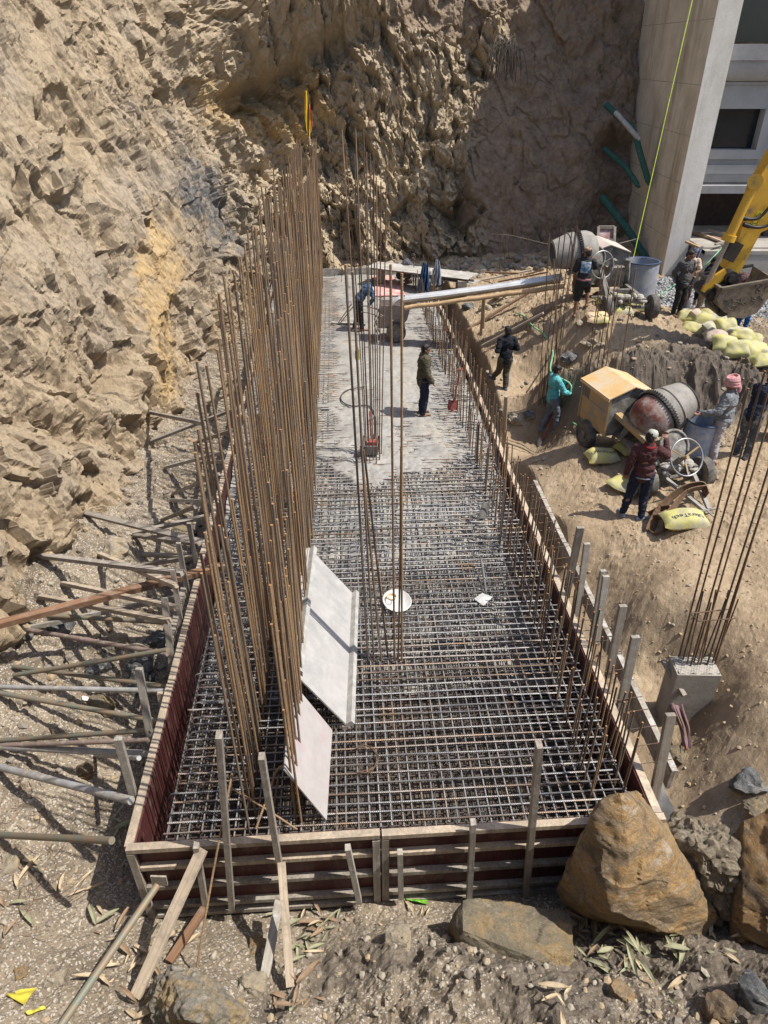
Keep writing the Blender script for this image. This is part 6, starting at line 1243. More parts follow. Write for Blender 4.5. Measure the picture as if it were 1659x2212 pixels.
scatter('gravel', 'grey gravel spread before the building', 'gravel', None, 3500, (7.2, 14, 18.5, 25.5), .02, .05, 5, bury=.1, mats=[simple('gravel_grey', (.26, .26, .265), (.16, .16, .165), 9, .85), simple('gravel_pale', (.48, .48, .48), (.36, .36, .36), 9, .85), st_d], cond=lambda x, y, r: math.hypot((x-10.5)/3.2, (y-22.3)/2.6) < 1+.2*r.random())
scatter('rubble', 'broken rock fallen at the foot of the cliff', 'rubble', None, 500, (-5.5, 7, 26.6, 29), .04, .22, 6, mats=[st_o, st_l, st_d])
leaf_m = [simple('dry_leaf_pale', (.50, .41, .28), (.36, .28, .18), 14, .8), simple('dry_leaf_brown', (.22, .15, .10), (.30, .21, .13), 14, .8), simple('dry_leaf_green', (.24, .25, .15), (.32, .30, .20), 14, .75)]
def leaves(label, spots, seed):
    rr = random.Random(seed); b = MB(); c0 = None
    for px, py, n_, sp_, mi in spots:
        g0 = PG(px, py); c0 = c0 or g0
        for i in range(n_):
            ln = rr.uniform(.12, .30); wd = ln*rr.uniform(.14, .24); x = g0.x+rr.gauss(0, sp_); y = g0.y+rr.gauss(0, sp_); a0 = rr.uniform(0, 6.28); tl = rr.uniform(-.2, .7); cu = rr.uniform(.1, .9); dx = Vector((math.cos(a0), math.sin(a0), 0)); sx = Vector((-dx.y, dx.x, rr.uniform(-.3, .3))); o_ = Vector((x, y, gz(x, y)+rr.uniform(.01, .07))); b.mi = mi if mi is not None and rr.random() < .75 else rr.randrange(3)
            b.grid(lambda u, v: o_+dx*(ln*v)+sx*((u-.5)*2*wd/2*math.sin(math.pi*min(.97, v*.93+.05))**.7)+Vector((0, 0, ln*(tl*v-cu*v*v*.6)+.35*wd*abs(2*u-1))), 2, 6, thick=(0, 0, -.002))
    o = base_obj('leaf_litter', b, leaf_m, c0, smooth=70); return tag(o, label, 'leaves', kind='stuff')
leaves('dry bamboo leaves heaped under the big orange boulder', [(*Z6(480, 1180), 18, .14, 1), (*Z6(560, 1400), 10, .16, 2), (*Z6(800, 1400), 16, .18, 2), (*Z6(1000, 1380), 10, .15, 2), (*Z6(1320, 1330), 7, .12, 0), (*Z6(1300, 950), 6, .12, 0), (*Z6(280, 1640), 5, .12, 0), (*Z6(640, 1280), 8, .12, 1)], 1)
leaves('dry leaves among the props in front of the form', [(*Z4(960, 1560), 16, .12, 0), (*Z4(980, 1850), 14, .12, 0), (*Z4(780, 1620), 8, .14, 0), (*Z4(700, 1420), 5, .12, 1), (*Z5(350, 1300), 12, .20, 2), (*Z5(300, 1480), 10, .14, 2), (*Z5(430, 1350), 8, .12, 1), (*Z5(250, 1820), 12, .10, 1), (*Z4(500, 1090), 6, .15, 0), (*Z4(200, 1020), 6, .1, 0), (*Z4(750, 780), 8, .15, 2), (*Z4(60, 1250), 10, .2, 1), (*Z5(1010, 1230), 6, .2, 0)], 2)
b = MB(); rr = random.Random(8); c0 = PG(60, 1950)
for i in range(46):
    px, py = rr.uniform(-10, 120), rr.uniform(1700, 2010); g_ = PG(px, py, .015); a0 = rr.uniform(0, 6.28); ln = rr.uniform(.15, .55); b.tube(bez([g_, g_+Vector((math.cos(a0), math.sin(a0), .12))*ln*.5, g_+Vector((math.cos(a0+.7), math.sin(a0+.7), .05))*ln]), .0035, 4)
o = base_obj('twigs', b, M['rust_dark'], c0); tag(o, 'tangle of thin dry twigs on the ground at the left edge', 'twigs', kind='stuff')
def litter(name, label, pts, mat, cat='litter'):
    g_ = [PG(*p_, .03) for p_ in pts]; b = MB(); b.grid(lambda u, v: (g_[0]*(1-u)+g_[1]*u)*(1-v)+(g_[3]*(1-u)+g_[2]*u)*v+Vector((0, 0, .02*math.sin(u*9)*math.sin(v*5+1)+.01)), 10, 6, thick=(0, 0, -.003)); o = base_obj(name, b, mat, g_[0], smooth=60); return tag(o, label, cat)
litter('wrapper', 'green and white snack wrapper lying below the front form', [Z5(970, 1150), Z5(1115, 1180), Z5(1110, 1215), Z5(975, 1185)], simple('green_wrapper', (.16, .46, .03), (.75, .78, .72), 7, .35, bump=0, lo=.44, hi=.48))
litter('yellow_scrap', 'torn yellow plastic strip at the lower left, upper one', [Z4(40, 1800), Z4(130, 1760), Z4(240, 1745), Z4(150, 1860)], simple('yellow_plastic', (.55, .48, .06), (.45, .38, .05), 8, .5, bump=0))
litter('yellow_scrap', 'torn yellow plastic strip at the lower left, lower one', [Z4(160, 1905), Z4(290, 1875), Z4(300, 1890), Z4(180, 1930)], simple('yellow_plastic', (.55, .48, .06), (.45, .38, .05), 8, .5, bump=0))
litter('wrapper', 'red and white wrapper under the patchy green pipe', [Z2(530, 1360), Z2(630, 1365), Z2(625, 1395), Z2(535, 1385)], simple('red_wrapper', (.70, .66, .64), (.5, .06, .06), 9, .4, bump=0, lo=.46, hi=.5))
b = MB(); q_ = PG(*Z4(1050, 1240), .04); b.lathe([(.03, 0), (.035, .01), (.035, .13), (.013, .17), (.013, .19)], q_, (1, .1, 0), 12); o = base_obj('bottle', b, simple('clear_plastic', (.6, .6, .62), rough=.15, bump=0), q_, smooth=50); tag(o, 'empty clear plastic bottle at the left foot of the front form', 'bottle')
b = MB(); q_ = [PU(1423, 1725, PW+.5), PG(1462, 1790, .02), PG(1435, 1800, .02)]
gt = [PU(1418, 1690, PW+.45), PU(1432, 1690, PW+.55), PG(1470, 1790, .02), PG(1422, 1800, .02)]; b.grid(lambda u, v: (gt[0]*(1-u)+gt[1]*u)*(1-v)+(gt[3]*(1-u)+gt[2]*u)*v+Vector((0, 0, .03*math.sin(v*6+u*4))), 8, 12, thick=(0, 0, -.004)); o = base_obj('tarp_scrap', b, simple('grey_tarp', (.24, .245, .25), (.17, .17, .175), 8, .5), gt[3], smooth=60); tag(o, 'grey plastic sheet scrap hanging at the right front corner of the form', 'sheet')
b = MB(); rr = random.Random(12); q0 = PY(1090, 95, 30.4)
for i in range(46):
    s = q0+Vector((rr.uniform(-.35, .35), rr.uniform(-.5, .1), rr.uniform(-.1, .35))); a0 = rr.uniform(-.6, .6); b.tube(bez([s, s+Vector((a0*.6, -.35, -.25)), s+Vector((a0, -.45, -rr.uniform(.7, 1.3)))]), .014, 4)
o = base_obj('grass_tuft', b, simple('dead_grass', (.10, .085, .065), (.06, .05, .045), 8, .9), q0); tag(o, 'dark hanging tuft of dead grass on the upper earth face', 'grass tuft')
# ------------------------------------------------------------------ people
SKIN = simple('brown_skin', (.24, .125, .075), (.20, .10, .06), 8, .55, 0, 0); HAIR = simple('black_hair', (.014, .012, .011), (.022, .018, .016), 30, .6, 0, .3, 60); EYEM = simple('eye_dark', (.01, .008, .007), rough=.3, bump=0); MOUTH = simple('lip_brown', (.17, .07, .055), rough=.5, bump=0)
def remesh(o, vox, smooth=3):
    m = o.modifiers.new('r', 'REMESH'); m.mode = 'VOXEL'; m.voxel_size = vox; s = o.modifiers.new('s', 'SMOOTH'); s.factor = .5; s.iterations = smooth
    dg = bpy.context.evaluated_depsgraph_get(); me = bpy.data.meshes.new_from_object(o.evaluated_get(dg)); o.modifiers.clear(); old = o.data; mats = [m_ for m_ in old.materials]
    me.materials.clear()
    for m_ in mats: me.materials.append(m_)
    me.polygons.foreach_set('use_smooth', [True]*len(me.polygons)); o.data = me; me.name = o.name; bpy.data.meshes.remove(old); return o
def limb(mb, pts, rs, n=12, ends=True):
    q_ = []; r_ = []
    for i in range(len(pts)-1):
        a, c = Vector(pts[i]), Vector(pts[i+1])
        for k in range(4): t_ = k/4; q_.append(a.lerp(c, t_)); r_.append(rs[i]*(1-t_)+rs[i+1]*t_)
    q_.append(Vector(pts[-1])); r_.append(rs[-1]); mb.tube(q_, r_, n)
    for p_, r in ((pts[0], rs[0]), (pts[-1], rs[-1])):
        if ends: mb.ell(p_, r, n=12, m=8)
    for p_, r in zip(pts[1:-1], rs[1:-1]): mb.ell(p_, r*1.0, n=12, m=8)
def J(**k):
    d = dict(pel=(0, 0, .92), wst=(0, 0, 1.06), chs=(0, 0, 1.28), nck=(0, -.01, 1.47), hed=(0, .02, 1.60), shL=(-.175, 0, 1.40), elL=(-.235, -.03, 1.12), wrL=(-.22, .05, .87), shR=(.175, 0, 1.40), elR=(.235, -.03, 1.12), wrR=(.22, .05, .87),
             hpL=(-.09, 0, .90), knL=(-.10, .03, .49), anL=(-.105, -.02, .08), hpR=(.09, 0, .90), knR=(.10, .03, .49), anR=(.105, -.02, .08), toeL=(-.02, 1), toeR=(.02, 1), look=(0, 1, -.15), handL=(0, .1, -1), handR=(0, .1, -1), curl=.5)
    d.update(k); return {a: (Vector(v) if isinstance(v, (tuple, list)) and len(v) == 3 else v) for a, v in d.items()}
def hand(mb, w_, d_, side, curl=.5, palm=None):
    d_ = Vector(d_).normalized(); x, y, _ = frame(d_, Vector((0, 1, .01)) if abs(d_.z) > .7 else UPV)
    x = x if x.dot(Vector((1, 0, 0))) >= 0 else -x; y = d_.cross(x)
    mb.ell(w_+d_*.045, (.043, .020, .052), Matrix((x, y, d_)).transposed(), 10, 8)
    for k, ln in enumerate((.070, .078, .073, .058)):
        b0 = w_+d_*.082+x*((k-1.5)*.021); c_ = curl*(.8+.1*k); p1 = b0+(d_*math.cos(c_*.5)-y*math.sin(c_*.5))*ln*.45; p2 = p1+(d_*math.cos(c_*1.3)-y*math.sin(c_*1.3))*ln*.33; p3 = p2+(d_*math.cos(c_*2.2)-y*math.sin(c_*2.2))*ln*.25; mb.tube([b0-d_*.02, b0, p1, p2, p3], [.0105, .0105, .010, .009, .0075], 8)
    t0 = w_+d_*.03-x*(side*.035); t1 = t0-x*(side*.03)+d_*.03-y*.012; t2 = t1+d_*.03-y*.012; mb.tube([t0, t1, t2], [.013, .011, .009], 8)
def person(label, loc, heading, j, top, bottom, hair='short', sleeves=1.0, shorts=False, shoes=None, hat=None, loose=.0, jacket=False, extra=None, vox=.0095, h=1.0, group=None):
    """local frame: x right of the person, y forward"""
    t_ = thing('person', label, 'person', loc, -heading, group); t_.scale = (h, h, h); a = j; kw = dict(world=False)
    # body: head with face, neck, arms with hands, legs and feet in one surface
    b = MB(); lk = a['look'].normalized(); hx, hy, hz_ = frame(lk); HR = Matrix((hx, lk, lk.cross(hx)*-1 if (lk.cross(hx)*-1).z > 0 else lk.cross(hx))).transposed(); up_ = HR.col[2]; rt = HR.col[0]; hd = a['hed']
    b.ell(hd+up_*.035, (.076, .095, .092), HR, 20, 16); b.ell(hd-up_*.04+lk*.022, (.060, .068, .078), HR, 18, 14); b.ell(hd-up_*.10+lk*.062, (.026, .022, .022), HR, 10, 8)
    b.ell(hd-up_*.012+lk*.098, (.014, .018, .024), HR, 8, 6); b.ell(hd-up_*.03+lk*.104, (.018, .014, .012), HR, 8, 6); b.ell(hd+up_*.026+lk*.080, (.052, .018, .012), HR, 10, 6)
    for s in (-1, 1): b.ell(hd+rt*(s*.078)-up_*.01-lk*.005, (.010, .022, .032), HR, 8, 8)
    limb(b, [hd-up_*.05-lk*.015, a['nck']], [.054, .058]); limb(b, [a['nck'], a['chs'], a['wst'], a['pel']], [.07, .12, .11, .12])
    for s, sh, el, wr, hn in ((-1, 'shL', 'elL', 'wrL', 'handL'), (1, 'shR', 'elR', 'wrR', 'handR')):
        limb(b, [a['chs'].lerp(a['nck'], .6), a[sh]], [.07, .055]); limb(b, [a[sh], a[el], a[wr]], [.050, .040, .026]); hand(b, a[wr], a[hn], s, a['curl'])
    for hp, kn, an, to in (('hpL', 'knL', 'anL', 'toeL'), ('hpR', 'knR', 'anR', 'toeR')):
        limb(b, [a['pel'], a[hp]], [.11, .10]); mid = a[kn].lerp(a[an], .3)+Vector((0, -.015, 0)); limb(b, [a[hp], a[kn], mid, a[an]], [.095, .058, .058, .036]); td = Vector((a[to][0], a[to][1], 0)).normalized(); f0 = a[an]-Vector((0, 0, .05))
        limb(b, [f0-td*.05, f0+td*.08, f0+td*.17], [.032, .032, .022]); b.ell(f0+td*.06-Vector((0, 0, .012)), (.045, .045, .02))
    body = remesh(b.build('body', SKIN, t_, **kw), .0085, 2)
    b = MB()
    for s in (-1, 1): b.ell(hd+rt*(s*.032)+up_*.008+lk*.086, (.013, .008, .007), HR, 8, 6)
    b.mi = 1; b.ell(hd-up_*.064+lk*.090, (.024, .008, .006), HR, 8, 6); b.build('face', [EYEM, MOUTH], t_, smooth=180, **kw)
    # shirt
    b = MB(); g_ = .022+loose; ax_ = (a['nck']-a['pel']).normalized(); sr = (a['shR']-a['shL']).normalized(); fw = ax_.cross(sr); fw = -fw if fw.dot(lk) < -.99 else fw
    TR_ = Matrix((sr, sr.cross(ax_)*-1, ax_)).transposed(); shc = (a['shL']+a['shR'])/2
    b.ell(a['chs']+Vector((0, 0, .02)), (.172+g_*.7, .115+g_, .20), TR_, 18, 12); b.ell(shc-ax_*.02, (.165+g_*.5, .085+g_*.6, .085), TR_, 18, 10); b.ell(a['wst'], (.148+g_, .110+g_, .17), TR_, 18, 12)
    hem = a['pel']-ax_*(.08 if jacket else .03); limb(b, [a['wst'], hem], [.120+g_, .122+g_]); b.ell(hem+ax_*.06, (.155+g_, .120+g_, .10), TR_, 18, 10)
    limb(b, [a['nck']+ax_*.015, a['nck']-ax_*.05], [.070, .09])
    for sh, el, wr in (('shL', 'elL', 'wrL'), ('shR', 'elR', 'wrR')):
        if sleeves > .6: e2 = a[el].lerp(a[wr], .93 if sleeves >= 1 else (sleeves-.5)*2); limb(b, [a[sh], a[el], e2], [.068+g_*.5, .053+g_*.5, .042+g_*.4])
        else: limb(b, [a[sh], a[sh].lerp(a[el], .75)], [.072+g_*.5, .062+g_*.6])
    V_ = remesh(b.build('jacket' if jacket else 'shirt', top, t_, **kw), vox, 2); me = V_.data; co = np.array([v.co for v in me.vertices]); nm = np.array([v.normal for v in me.vertices]); co = co+nm*(.010*fbm(co*np.array([9, 9, 15])+hash(label) % 50, 3, 5)+.006*ridge(co*np.array([14, 14, 22]), 2, 6))[:, None]; me.vertices.foreach_set('co', co.astype(np.float32).ravel()); me.update()
    # trousers
    b = MB(); b.ell(a['pel'], (.152, .118, .12), None, 18, 10)
    for hp, kn, an in (('hpL', 'knL', 'anL'), ('hpR', 'knR', 'anR')):
        limb(b, [a['pel'], a[hp]], [.118, .112]); e_ = a[kn].lerp(a[an], .12) if shorts else a[an]+(a[kn]-a[an]).normalized()*.015
        if shorts: limb(b, [a[hp], a[kn], e_], [.112, .085, .082])
        else: limb(b, [a[hp], a[kn], a[kn].lerp(a[an], .5), e_], [.110, .077+loose*.3, .070+loose*.4, .060+loose*.5])
    V_ = remesh(b.build('shorts' if shorts else 'trousers', bottom, t_, **kw), vox, 2); me = V_.data; co = np.array([v.co for v in me.vertices]); nm = np.array([v.normal for v in me.vertices]); co = co+nm*(.008*fbm(co*np.array([9, 9, 17])+3, 3, 5)+.005*ridge(co*np.array([12, 12, 26]), 2, 6))[:, None]; me.vertices.foreach_set('co', co.astype(np.float32).ravel()); me.update()
    for an, to in (('anL', 'toeL'), ('anR', 'toeR')):
        b = MB(); td = Vector((a[to][0], a[to][1], 0)).normalized(); f0 = a[an]-Vector((0, 0, .05)); sd = Vector((td.y, -td.x, 0))
        if shoes is None:                                              # sandals
            b.grid(lambda u, v: f0+td*(-.09+.29*v)+sd*((u-.5)*(.085-.03*abs(2*v-1)))+Vector((0, 0, -.022)), 4, 8, thick=(0, 0, -.014)); b.tube([f0+td*.02+sd*.045-Vector((0, 0, .02)), f0+td*.10+Vector((0, 0, .018)), f0+td*.02-sd*.045-Vector((0, 0, .02))], .008, 6); b.build('sandal', simple('sandal_rubber', (.10, .085, .075), rough=.8, bump=0), t_, **kw)
        else:
            limb(b, [f0-td*.05+Vector((0, 0, .008)), f0+td*.07, f0+td*.17-Vector((0, 0, .008))], [.046, .045, .034]); limb(b, [a[an], f0], [.048, .048]); b.box(f0+td*.06-Vector((0, 0, .034)), (.085, .27, .02), Matrix((sd, td, UPV)).transposed()); remesh(b.build('shoe', shoes, t_, **kw), .008, 2)
    # hair / headwear
    b = MB()
    if hair: 
        b.ell(hd+up_*.052-lk*.012, (.084, .098, .085), HR, 20, 14); b.ell(hd+up_*.005-lk*.045, (.081, .062, .085), HR, 18, 12); b.ell(hd+up_*.095+lk*.045, (.06, .045, .03), HR, 12, 8)
        V_ = remesh(b.build('hair', HAIR, t_, **kw), .009, 1); me = V_.data; co = np.array([v.co for v in me.vertices]); nm = np.array([v.normal for v in me.vertices]); co = co+nm*(.007*fbm(co*38, 2, 5))[:, None]; me.vertices.foreach_set('co', co.astype(np.float32).ravel()); me.update()
    if hat:
        kind, hm, hm2 = hat; b = MB()
        if kind == 'cap':
            b.lathe([(.092, .0), (.096, .02), (.090, .06), (.065, .095), (.02, .108)], hd+up_*.045-lk*.004, up_, 24); b.grid(lambda u, v: hd+up_*(.05-.025*v-.03*(2*u-1)**2)+lk*(.075+.075*v*(1-(2*u-1)**2*.55))+rt*((u-.5)*.15), 10, 5, thick=up_*-.006); b.build('cap', hm, t_, smooth=60, **kw)
            if hm2: b = MB(); b.lathe([(.097, .01), (.0985, .025), (.0965, .045)], hd+up_*.045-lk*.004, up_, 24, False, False); b.build('cap_band', hm2, t_, smooth=60, **kw)
        if kind == 'helmet': b.lathe([(.135, -.01), (.118, .0), (.115, .03), (.10, .075), (.06, .112), (.015, .122)], hd+up_*.05, up_, 26); b.beam(hd+up_*.165-lk*.09, hd+up_*.165+lk*.09, .03, .02); b.build('helmet', hm, t_, smooth=50, **kw)
        if kind == 'turban':
            b.ell(hd+up_*.05, (.115, .125, .10), HR, 20, 14)
            for k in range(5): b.tube([hd+up_*(.0+.035*k)+rt*(.108*math.cos(q*.2618)*(1-.10*max(0, k-2)))+lk*(.118*math.sin(q*.2618)*(1-.10*max(0, k-2)))+up_*(.02*math.sin(q*.2618+k)) for q in range(24)], .022, 8, closed=True)
            b.tube([hd-lk*.10+up_*.03, hd-lk*.13-up_*.06, hd-lk*.12-up_*.14+rt*.02], [.035, .04, .03], 10); remesh(b.build('turban', hm, t_, **kw), .010, 2)
    if extra: extra(t_, a, MB, kw)
    return t_
def cl(name, c, c2=None, sc=7, dirt=None, damt=.35, bump=.3): return simple(name, c, c2 or sc_(c, .75), sc, .9, 0, bump, 60, dirt=dirt, dscale=7, damt=damt, spec=.15)
dust = (.32, .29, .25)
D = R_
navy = cl('navy_trousers', (.022, .026, .045), dirt=(.08, .08, .09), damt=.3)
def feet(px, py, dz=0.0): return PG(px, py, dz)
def bend(j, ang, side=0.0, piv=(0, 0, .92), keys=('wst', 'chs', 'nck', 'hed', 'shL', 'shR', 'elL', 'elR', 'wrL', 'wrR')):
    Rm = Matrix.Rotation(-ang, 3, 'X')@Matrix.Rotation(side, 3, 'Y'); pv = Vector(piv)
    for k in keys: j[k] = pv+Rm@(j[k]-pv)
    return j
SZ = .995
# man in olive jacket on the pour
j = J(elR=(.24, .02, 1.13), wrR=(.235, .16, .90), elL=(-.235, -.03, 1.12), look=(.15, 1, -.1), handR=(0, .45, -1))
person('man standing on the wet concrete in an olive jacket, navy trousers and sandals', P(913, 895, -.09), D(82), j, cl('olive_jacket', (.095, .082, .052), (.07, .06, .04)), navy, jacket=True, loose=.022, h=SZ)
# man in a black jumper walking away
j = J(hpL=(-.09, 0, .90), knL=(-.12, -.02, .52), anL=(-.14, -.30, .16), knR=(.09, .10, .50), anR=(.10, .05, .08), elL=(-.27, -.10, 1.16), wrL=(-.20, .12, 1.08), elR=(.28, -.08, 1.17), wrR=(.20, .14, 1.10), handL=(.2, 1, 0), handR=(-.2, 1, 0), look=(-.1, 1, -.1)); j['knL'] = Vector((-.10, .12, .53)); j['anL'] = Vector((-.13, .35, .30)); j['toeL'] = (-.2, 1)
def stripes(t_, a, MB_, kw):
    for s in (-1, 0, 1):
        b = MB_(); q_ = [a['hpR'].lerp(a['knR'], f) for f in (.1, .5, 1)]+[a['knR'].lerp(a['anR'], f) for f in (.4, .95)]; rs = [.118, .10, .085, .08, .066]
        b.tube([v+Vector((r*.93, -.02+s*.022-.02, 0)) for v, r in zip(q_, rs)], .0065, 6); b.build('stripe', simple('white_stripe', (.75, .75, .74), rough=.8, bump=0), t_, **kw)
g_ = feet(1086, 848); person('man in a black jumper walking up the earth right of the form', g_+Vector((0, .1, .0)), D(-14), j, cl('black_jumper', (.018, .02, .026)), cl('olive_track_trousers', (.095, .08, .055)), shoes=cl('blue_grey_shoe', (.10, .12, .16)), extra=stripes, h=SZ)
# man in turquoise holding the hose
j = J(elL=(-.27, .10, 1.17), wrL=(-.12, .36, 1.22), elR=(.25, .14, 1.14), wrR=(.12, .36, 1.02), handL=(.2, 1, .1), handR=(-.2, 1, .1), curl=1.0, look=(.05, 1, -.35), knR=(.10, .12, .5), anR=(.12, .12, .08), anL=(-.12, -.14, .08), knL=(-.12, .02, .49))
g_ = TEAL; person('man in a turquoise fleece and grey jeans holding the green hose', g_, D(75), j, cl('turquoise_fleece', (.12, .42, .43), (.09, .33, .35)), cl('grey_blue_jeans', (.13, .15, .18), dirt=dust, damt=.3), shoes=cl('grey_blue_canvas_shoe', (.16, .19, .24)), h=SZ)
# man with striped cap at the upper mixer
j = J(knR=(.14, .20, .68), anR=(.17, .12, .33), elR=(.26, .12, 1.22), wrR=(.20, .32, 1.36), elL=(-.25, .0, 1.13), wrL=(-.24, .10, .90), look=(-.75, .8, -.15), handR=(.2, 1, .3))
def print_(t_, a, MB_, kw):
    c_ = a['chs']+Vector((.0, -.150, .0)); b = MB_(); b.grid(lambda u, v: c_+Vector(((u-.5)*.24, -.010+.022*abs(2*u-1)**2+.02*abs(2*v-1)**2, (v-.5)*.27)), 6, 6, thick=(0, .03, 0)); b.build('back_print', simple('blue_back_print', (.03, .15, .30), (.38, .42, .44), 14, .8, bump=0, lo=.45, hi=.55), t_, **kw)
    b = MB_(); b.tube([a['pel']+Vector((.155*math.cos(q*.3927), .13*math.sin(q*.3927), .05+.01*math.sin(q*2))) for q in range(16)], .03, 8, closed=True); b.build('waist_cloth', cl('pink_waist_cloth', (.30, .14, .14)), t_, **kw)
cap1 = simple('striped_cap', (.46, .30, .19), (.03, .03, .035), 9, .85, bump=0, lo=.45, hi=.52, stretch=(4, 4, .6))
g_ = feet(1246, 684); person('man in a striped cap, dark printed shirt and knee shorts working the upper mixer', g_+Vector((.05, .05, 0)), D(12), j, cl('charcoal_shirt', (.040, .038, .040)), cl('dark_knee_shorts', (.035, .033, .033), dirt=dust, damt=.3), hair='short', sleeves=.55, shorts=True, hat=('cap', cap1, None), extra=print_, h=SZ)
# man in maroon at the yellow mixer
j = J(elR=(.33, .14, 1.26), wrR=(.27, .32, 1.47), elL=(-.27, -.06, 1.13), wrL=(-.28, -.02, .88), handR=(-.2, .8, .6), look=(.65, .8, -.25), hpL=(-.09, 0, .9), anL=(-.20, -.02, .08), knL=(-.15, .02, .49), anR=(.12, -.06, .08), knR=(.10, .02, .49), toeL=(-.4, 1), toeR=(.9, .5), curl=.9)
def scarf(t_, a, MB_, kw):
    b = MB_(); b.tube([a['nck']+Vector((.082*math.cos(q*.3927), .078*math.sin(q*.3927), .0+.018*math.sin(q*.39))) for q in range(16)], .028, 8, closed=True); b.build('scarf', cl('dark_red_scarf', (.20, .025, .03)), t_, smooth=60, **kw)
    b = MB_(); b.tube([a['pel']+Vector((.165*math.cos(q*.3927), .135*math.sin(q*.3927), -.045)) for q in range(16)], .016, 8, closed=True); b.build('shirt_hem', cl('grey_hem', (.28, .30, .33)), t_, smooth=60, **kw)
g_ = feet(1373, 1122); person('man in a maroon jumper and pale cap turning the handwheel of the yellow mixer', g_+Vector((0, .12, 0)), D(18), j, cl('maroon_jumper', (.085, .038, .038), (.065, .03, .03)), navy, shoes=cl('grey_blue_trainer', (.22, .26, .30)), hat=('cap', cl('sage_grey_cap', (.42, .43, .37), bump=.1), None), extra=scarf, h=1.01)
# turbaned man at the blue drum
j = J(elL=(-.30, .10, 1.16), wrL=(-.30, .34, 1.06), handL=(-.3, 1, -.2), elR=(.26, -.04, 1.12), wrR=(.24, .08, .92), anR=(.12, .02, .08))
tw = simple('red_white_turban', (.42, .10, .11), (.50, .36, .35), 40, .9, bump=.3, bscale=50)
g_ = feet(1531, 1000); person('man in a red checked turban and grey shirt reaching to the blue drum', g_+Vector((.06, .03, 0)), D(-58), j, cl('worn_grey_shirt', (.20, .21, .22), (.13, .135, .14), 5, dirt=(.36, .36, .36)), cl('pale_grey_trousers', (.37, .345, .35), (.29, .265, .27), dirt=(.45, .42, .38)), shoes=cl('maroon_shoe', (.12, .05, .045)), hat=('turban', tw, None), hair=None, loose=.015, h=1.02)
# man in a yellow helmet
j = J(elL=(-.28, .25, 1.10), wrL=(-.16, .42, .88), elR=(.28, .25, 1.08), wrR=(.16, .42, .86), look=(0, 1, -.9)); j = bend(j, D(24)); j['wrL'] = Vector((-.14, .55, .80)); j['wrR'] = Vector((.14, .53, .78)); j['elL'] = Vector((-.27, .42, 1.0)); j['elR'] = Vector((.27, .40, 1.0))
g_ = feet(1618, 990); person('man in a yellow helmet bending over a cement bag at the right edge', g_+Vector((-.12, .1, 0)), D(55), j, cl('dark_navy_shirt', (.022, .026, .042)), cl('dusty_dark_jeans', (.07, .085, .10), dirt=dust, damt=.4), shoes=cl('grey_shoe', (.10, .10, .10)), hat=('helmet', simple('helmet_yellow', (.72, .46, .02), rough=.35, bump=0), None), h=1.0)
# man in grey by the gravel, hands behind
j = J(elL=(-.30, -.10, 1.16), wrL=(-.12, -.14, .98), elR=(.29, -.10, 1.15), wrR=(.12, -.15, .97), look=(-.35, 1, -.3))
g_ = feet(1460, 682); person('man in a charcoal henley and black jeans standing by the gravel, hands behind him', g_, D(158), j, cl('charcoal_henley', (.095, .09, .09), (.07, .066, .066)), cl('black_jeans', (.03, .03, .032)), h=SZ)
j = J(elR=(.27, .12, 1.14), wrR=(.16, .26, 1.20), elL=(-.27, .1, 1.12), wrL=(-.12, .28, 1.1)); g_ = PG(1486, 668); person('man in a beige shirt with a shovel, half hidden behind the man in charcoal', g_+Vector((0, .5, 0)), D(190), j, cl('beige_shirt', (.52, .40, .31)), cl('dark_brown_trousers', (.06, .05, .045)), sleeves=.55, h=SZ)
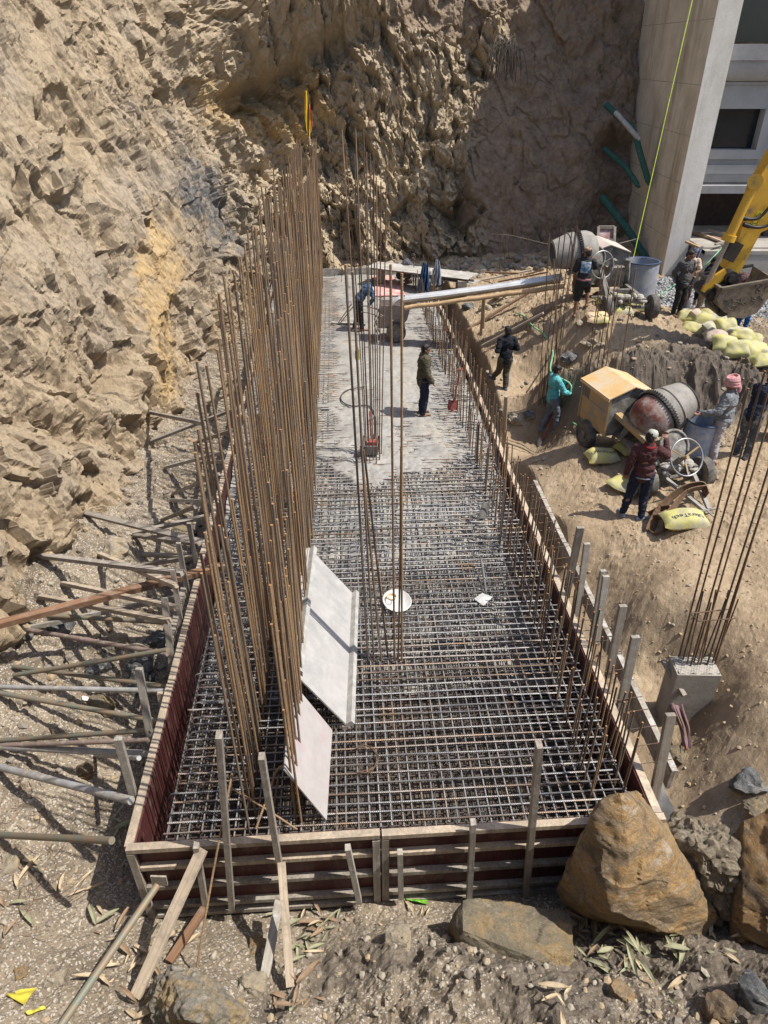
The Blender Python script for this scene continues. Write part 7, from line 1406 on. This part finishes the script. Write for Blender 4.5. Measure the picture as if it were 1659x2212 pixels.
# men at the heap
j = J(look=(.2, 1, -.6), elL=(-.26, .02, 1.13), wrL=(-.22, .14, .90)); j = bend(j, D(10)); g_ = PG(1505, 693); person('man in a navy jumper and khaki trousers standing over the bag heap', g_+Vector((0, .12, 0)), D(115), j, cl('navy_jumper', (.022, .025, .033)), cl('khaki_trousers', (.30, .24, .17), dirt=dust), h=1.0)
j = J(look=(0, 1, -.9)); j = bend(j, D(62)); j['elL'] = Vector((-.26, .48, .88)); j['wrL'] = Vector((-.20, .56, .62)); j['elR'] = Vector((.26, .46, .88)); j['wrR'] = Vector((.22, .54, .60)); g_ = PG(1530, 697); person('man in dark clothes bending down and grabbing the upright yellow bag', g_+Vector((.15, .35, 0)), D(235), j, cl('black_sweatshirt', (.02, .021, .028)), cl('dark_blue_jeans', (.03, .035, .05)), h=SZ)
j = J(look=(0, 1, -.8)); j = bend(j, D(55)); j['elL'] = Vector((-.26, .48, .95)); j['wrL'] = Vector((-.20, .62, .70)); j['elR'] = Vector((.26, .46, .95)); j['wrR'] = Vector((.2, .62, .70)); g_ = PG(1602, 718); person('man in bright blue trousers standing on the heap behind the digger bucket', g_+Vector((0, .1, .08)), D(40), j, cl('dark_grey_shirt', (.05, .05, .055)), cl('bright_blue_trousers', (.02, .085, .28)), shoes=None, h=.97)
j = J(look=(0, 1, -.6)); j = bend(j, D(60)); j['knL'] = Vector((-.14, .28, .46)); j['knR'] = Vector((.14, .2, .46)); j['elL'] = Vector((-.26, .55, .85)); j['wrL'] = Vector((-.20, .66, .6)); j['elR'] = Vector((.26, .55, .85)); j['wrR'] = Vector((.2, .66, .6)); g_ = PG(1622, 705); person('man in grey trousers bending behind the digger bucket, right of the blue trousers', g_+Vector((.2, .8, 0)), D(285), j, cl('maroon_grey_shirt', (.10, .06, .06)), cl('grey_work_trousers', (.24, .23, .215)), h=SZ)
# bending man in blue with the screed
j = J(look=(.1, 1, -.75)); j = bend(j, D(44)); j['elL'] = Vector((-.30, .28, .98)); j['wrL'] = Vector((-.30, .02, .90)); j['elR'] = Vector((.27, .42, 1.02)); j['wrR'] = Vector((.22, .30, .82)); j['anL'] = Vector((-.12, -.12, .08)); j['anR'] = Vector((.10, .08, .08))
person('man in a blue shirt bending over to drag the screed on the far concrete', P(775, 713, -.09), D(80), j, cl('denim_blue_shirt', (.055, .11, .19)), navy, h=1.02)
# squatting man
j = J(pel=(0, -.12, .26), wst=(0, -.08, .42), chs=(0, .06, .60), nck=(0, .20, .74), hed=(0, .30, .84), shL=(-.17, .14, .68), shR=(.17, .14, .68), elL=(-.24, .36, .52), elR=(.24, .36, .52), wrL=(-.14, .56, .48), wrR=(.14, .56, .42), hpL=(-.10, -.08, .25), hpR=(.10, -.08, .25), knL=(-.17, .30, .50), knR=(.17, .30, .50), anL=(-.13, .10, .08), anR=(.13, .10, .08), look=(0, 1, -.6), handL=(0, 1, -.3), handR=(0, 1, -.3))
person('man in a dark checked jacket squatting on the far edge of the pour', P(872, 609, -.07), D(85), j, simple('dark_checked_jacket', (.022, .024, .03), (.10, .10, .11), 26, .85, bump=.1, lo=.50, hi=.62), cl('grey_brown_trousers', (.20, .165, .15)), h=1.05)
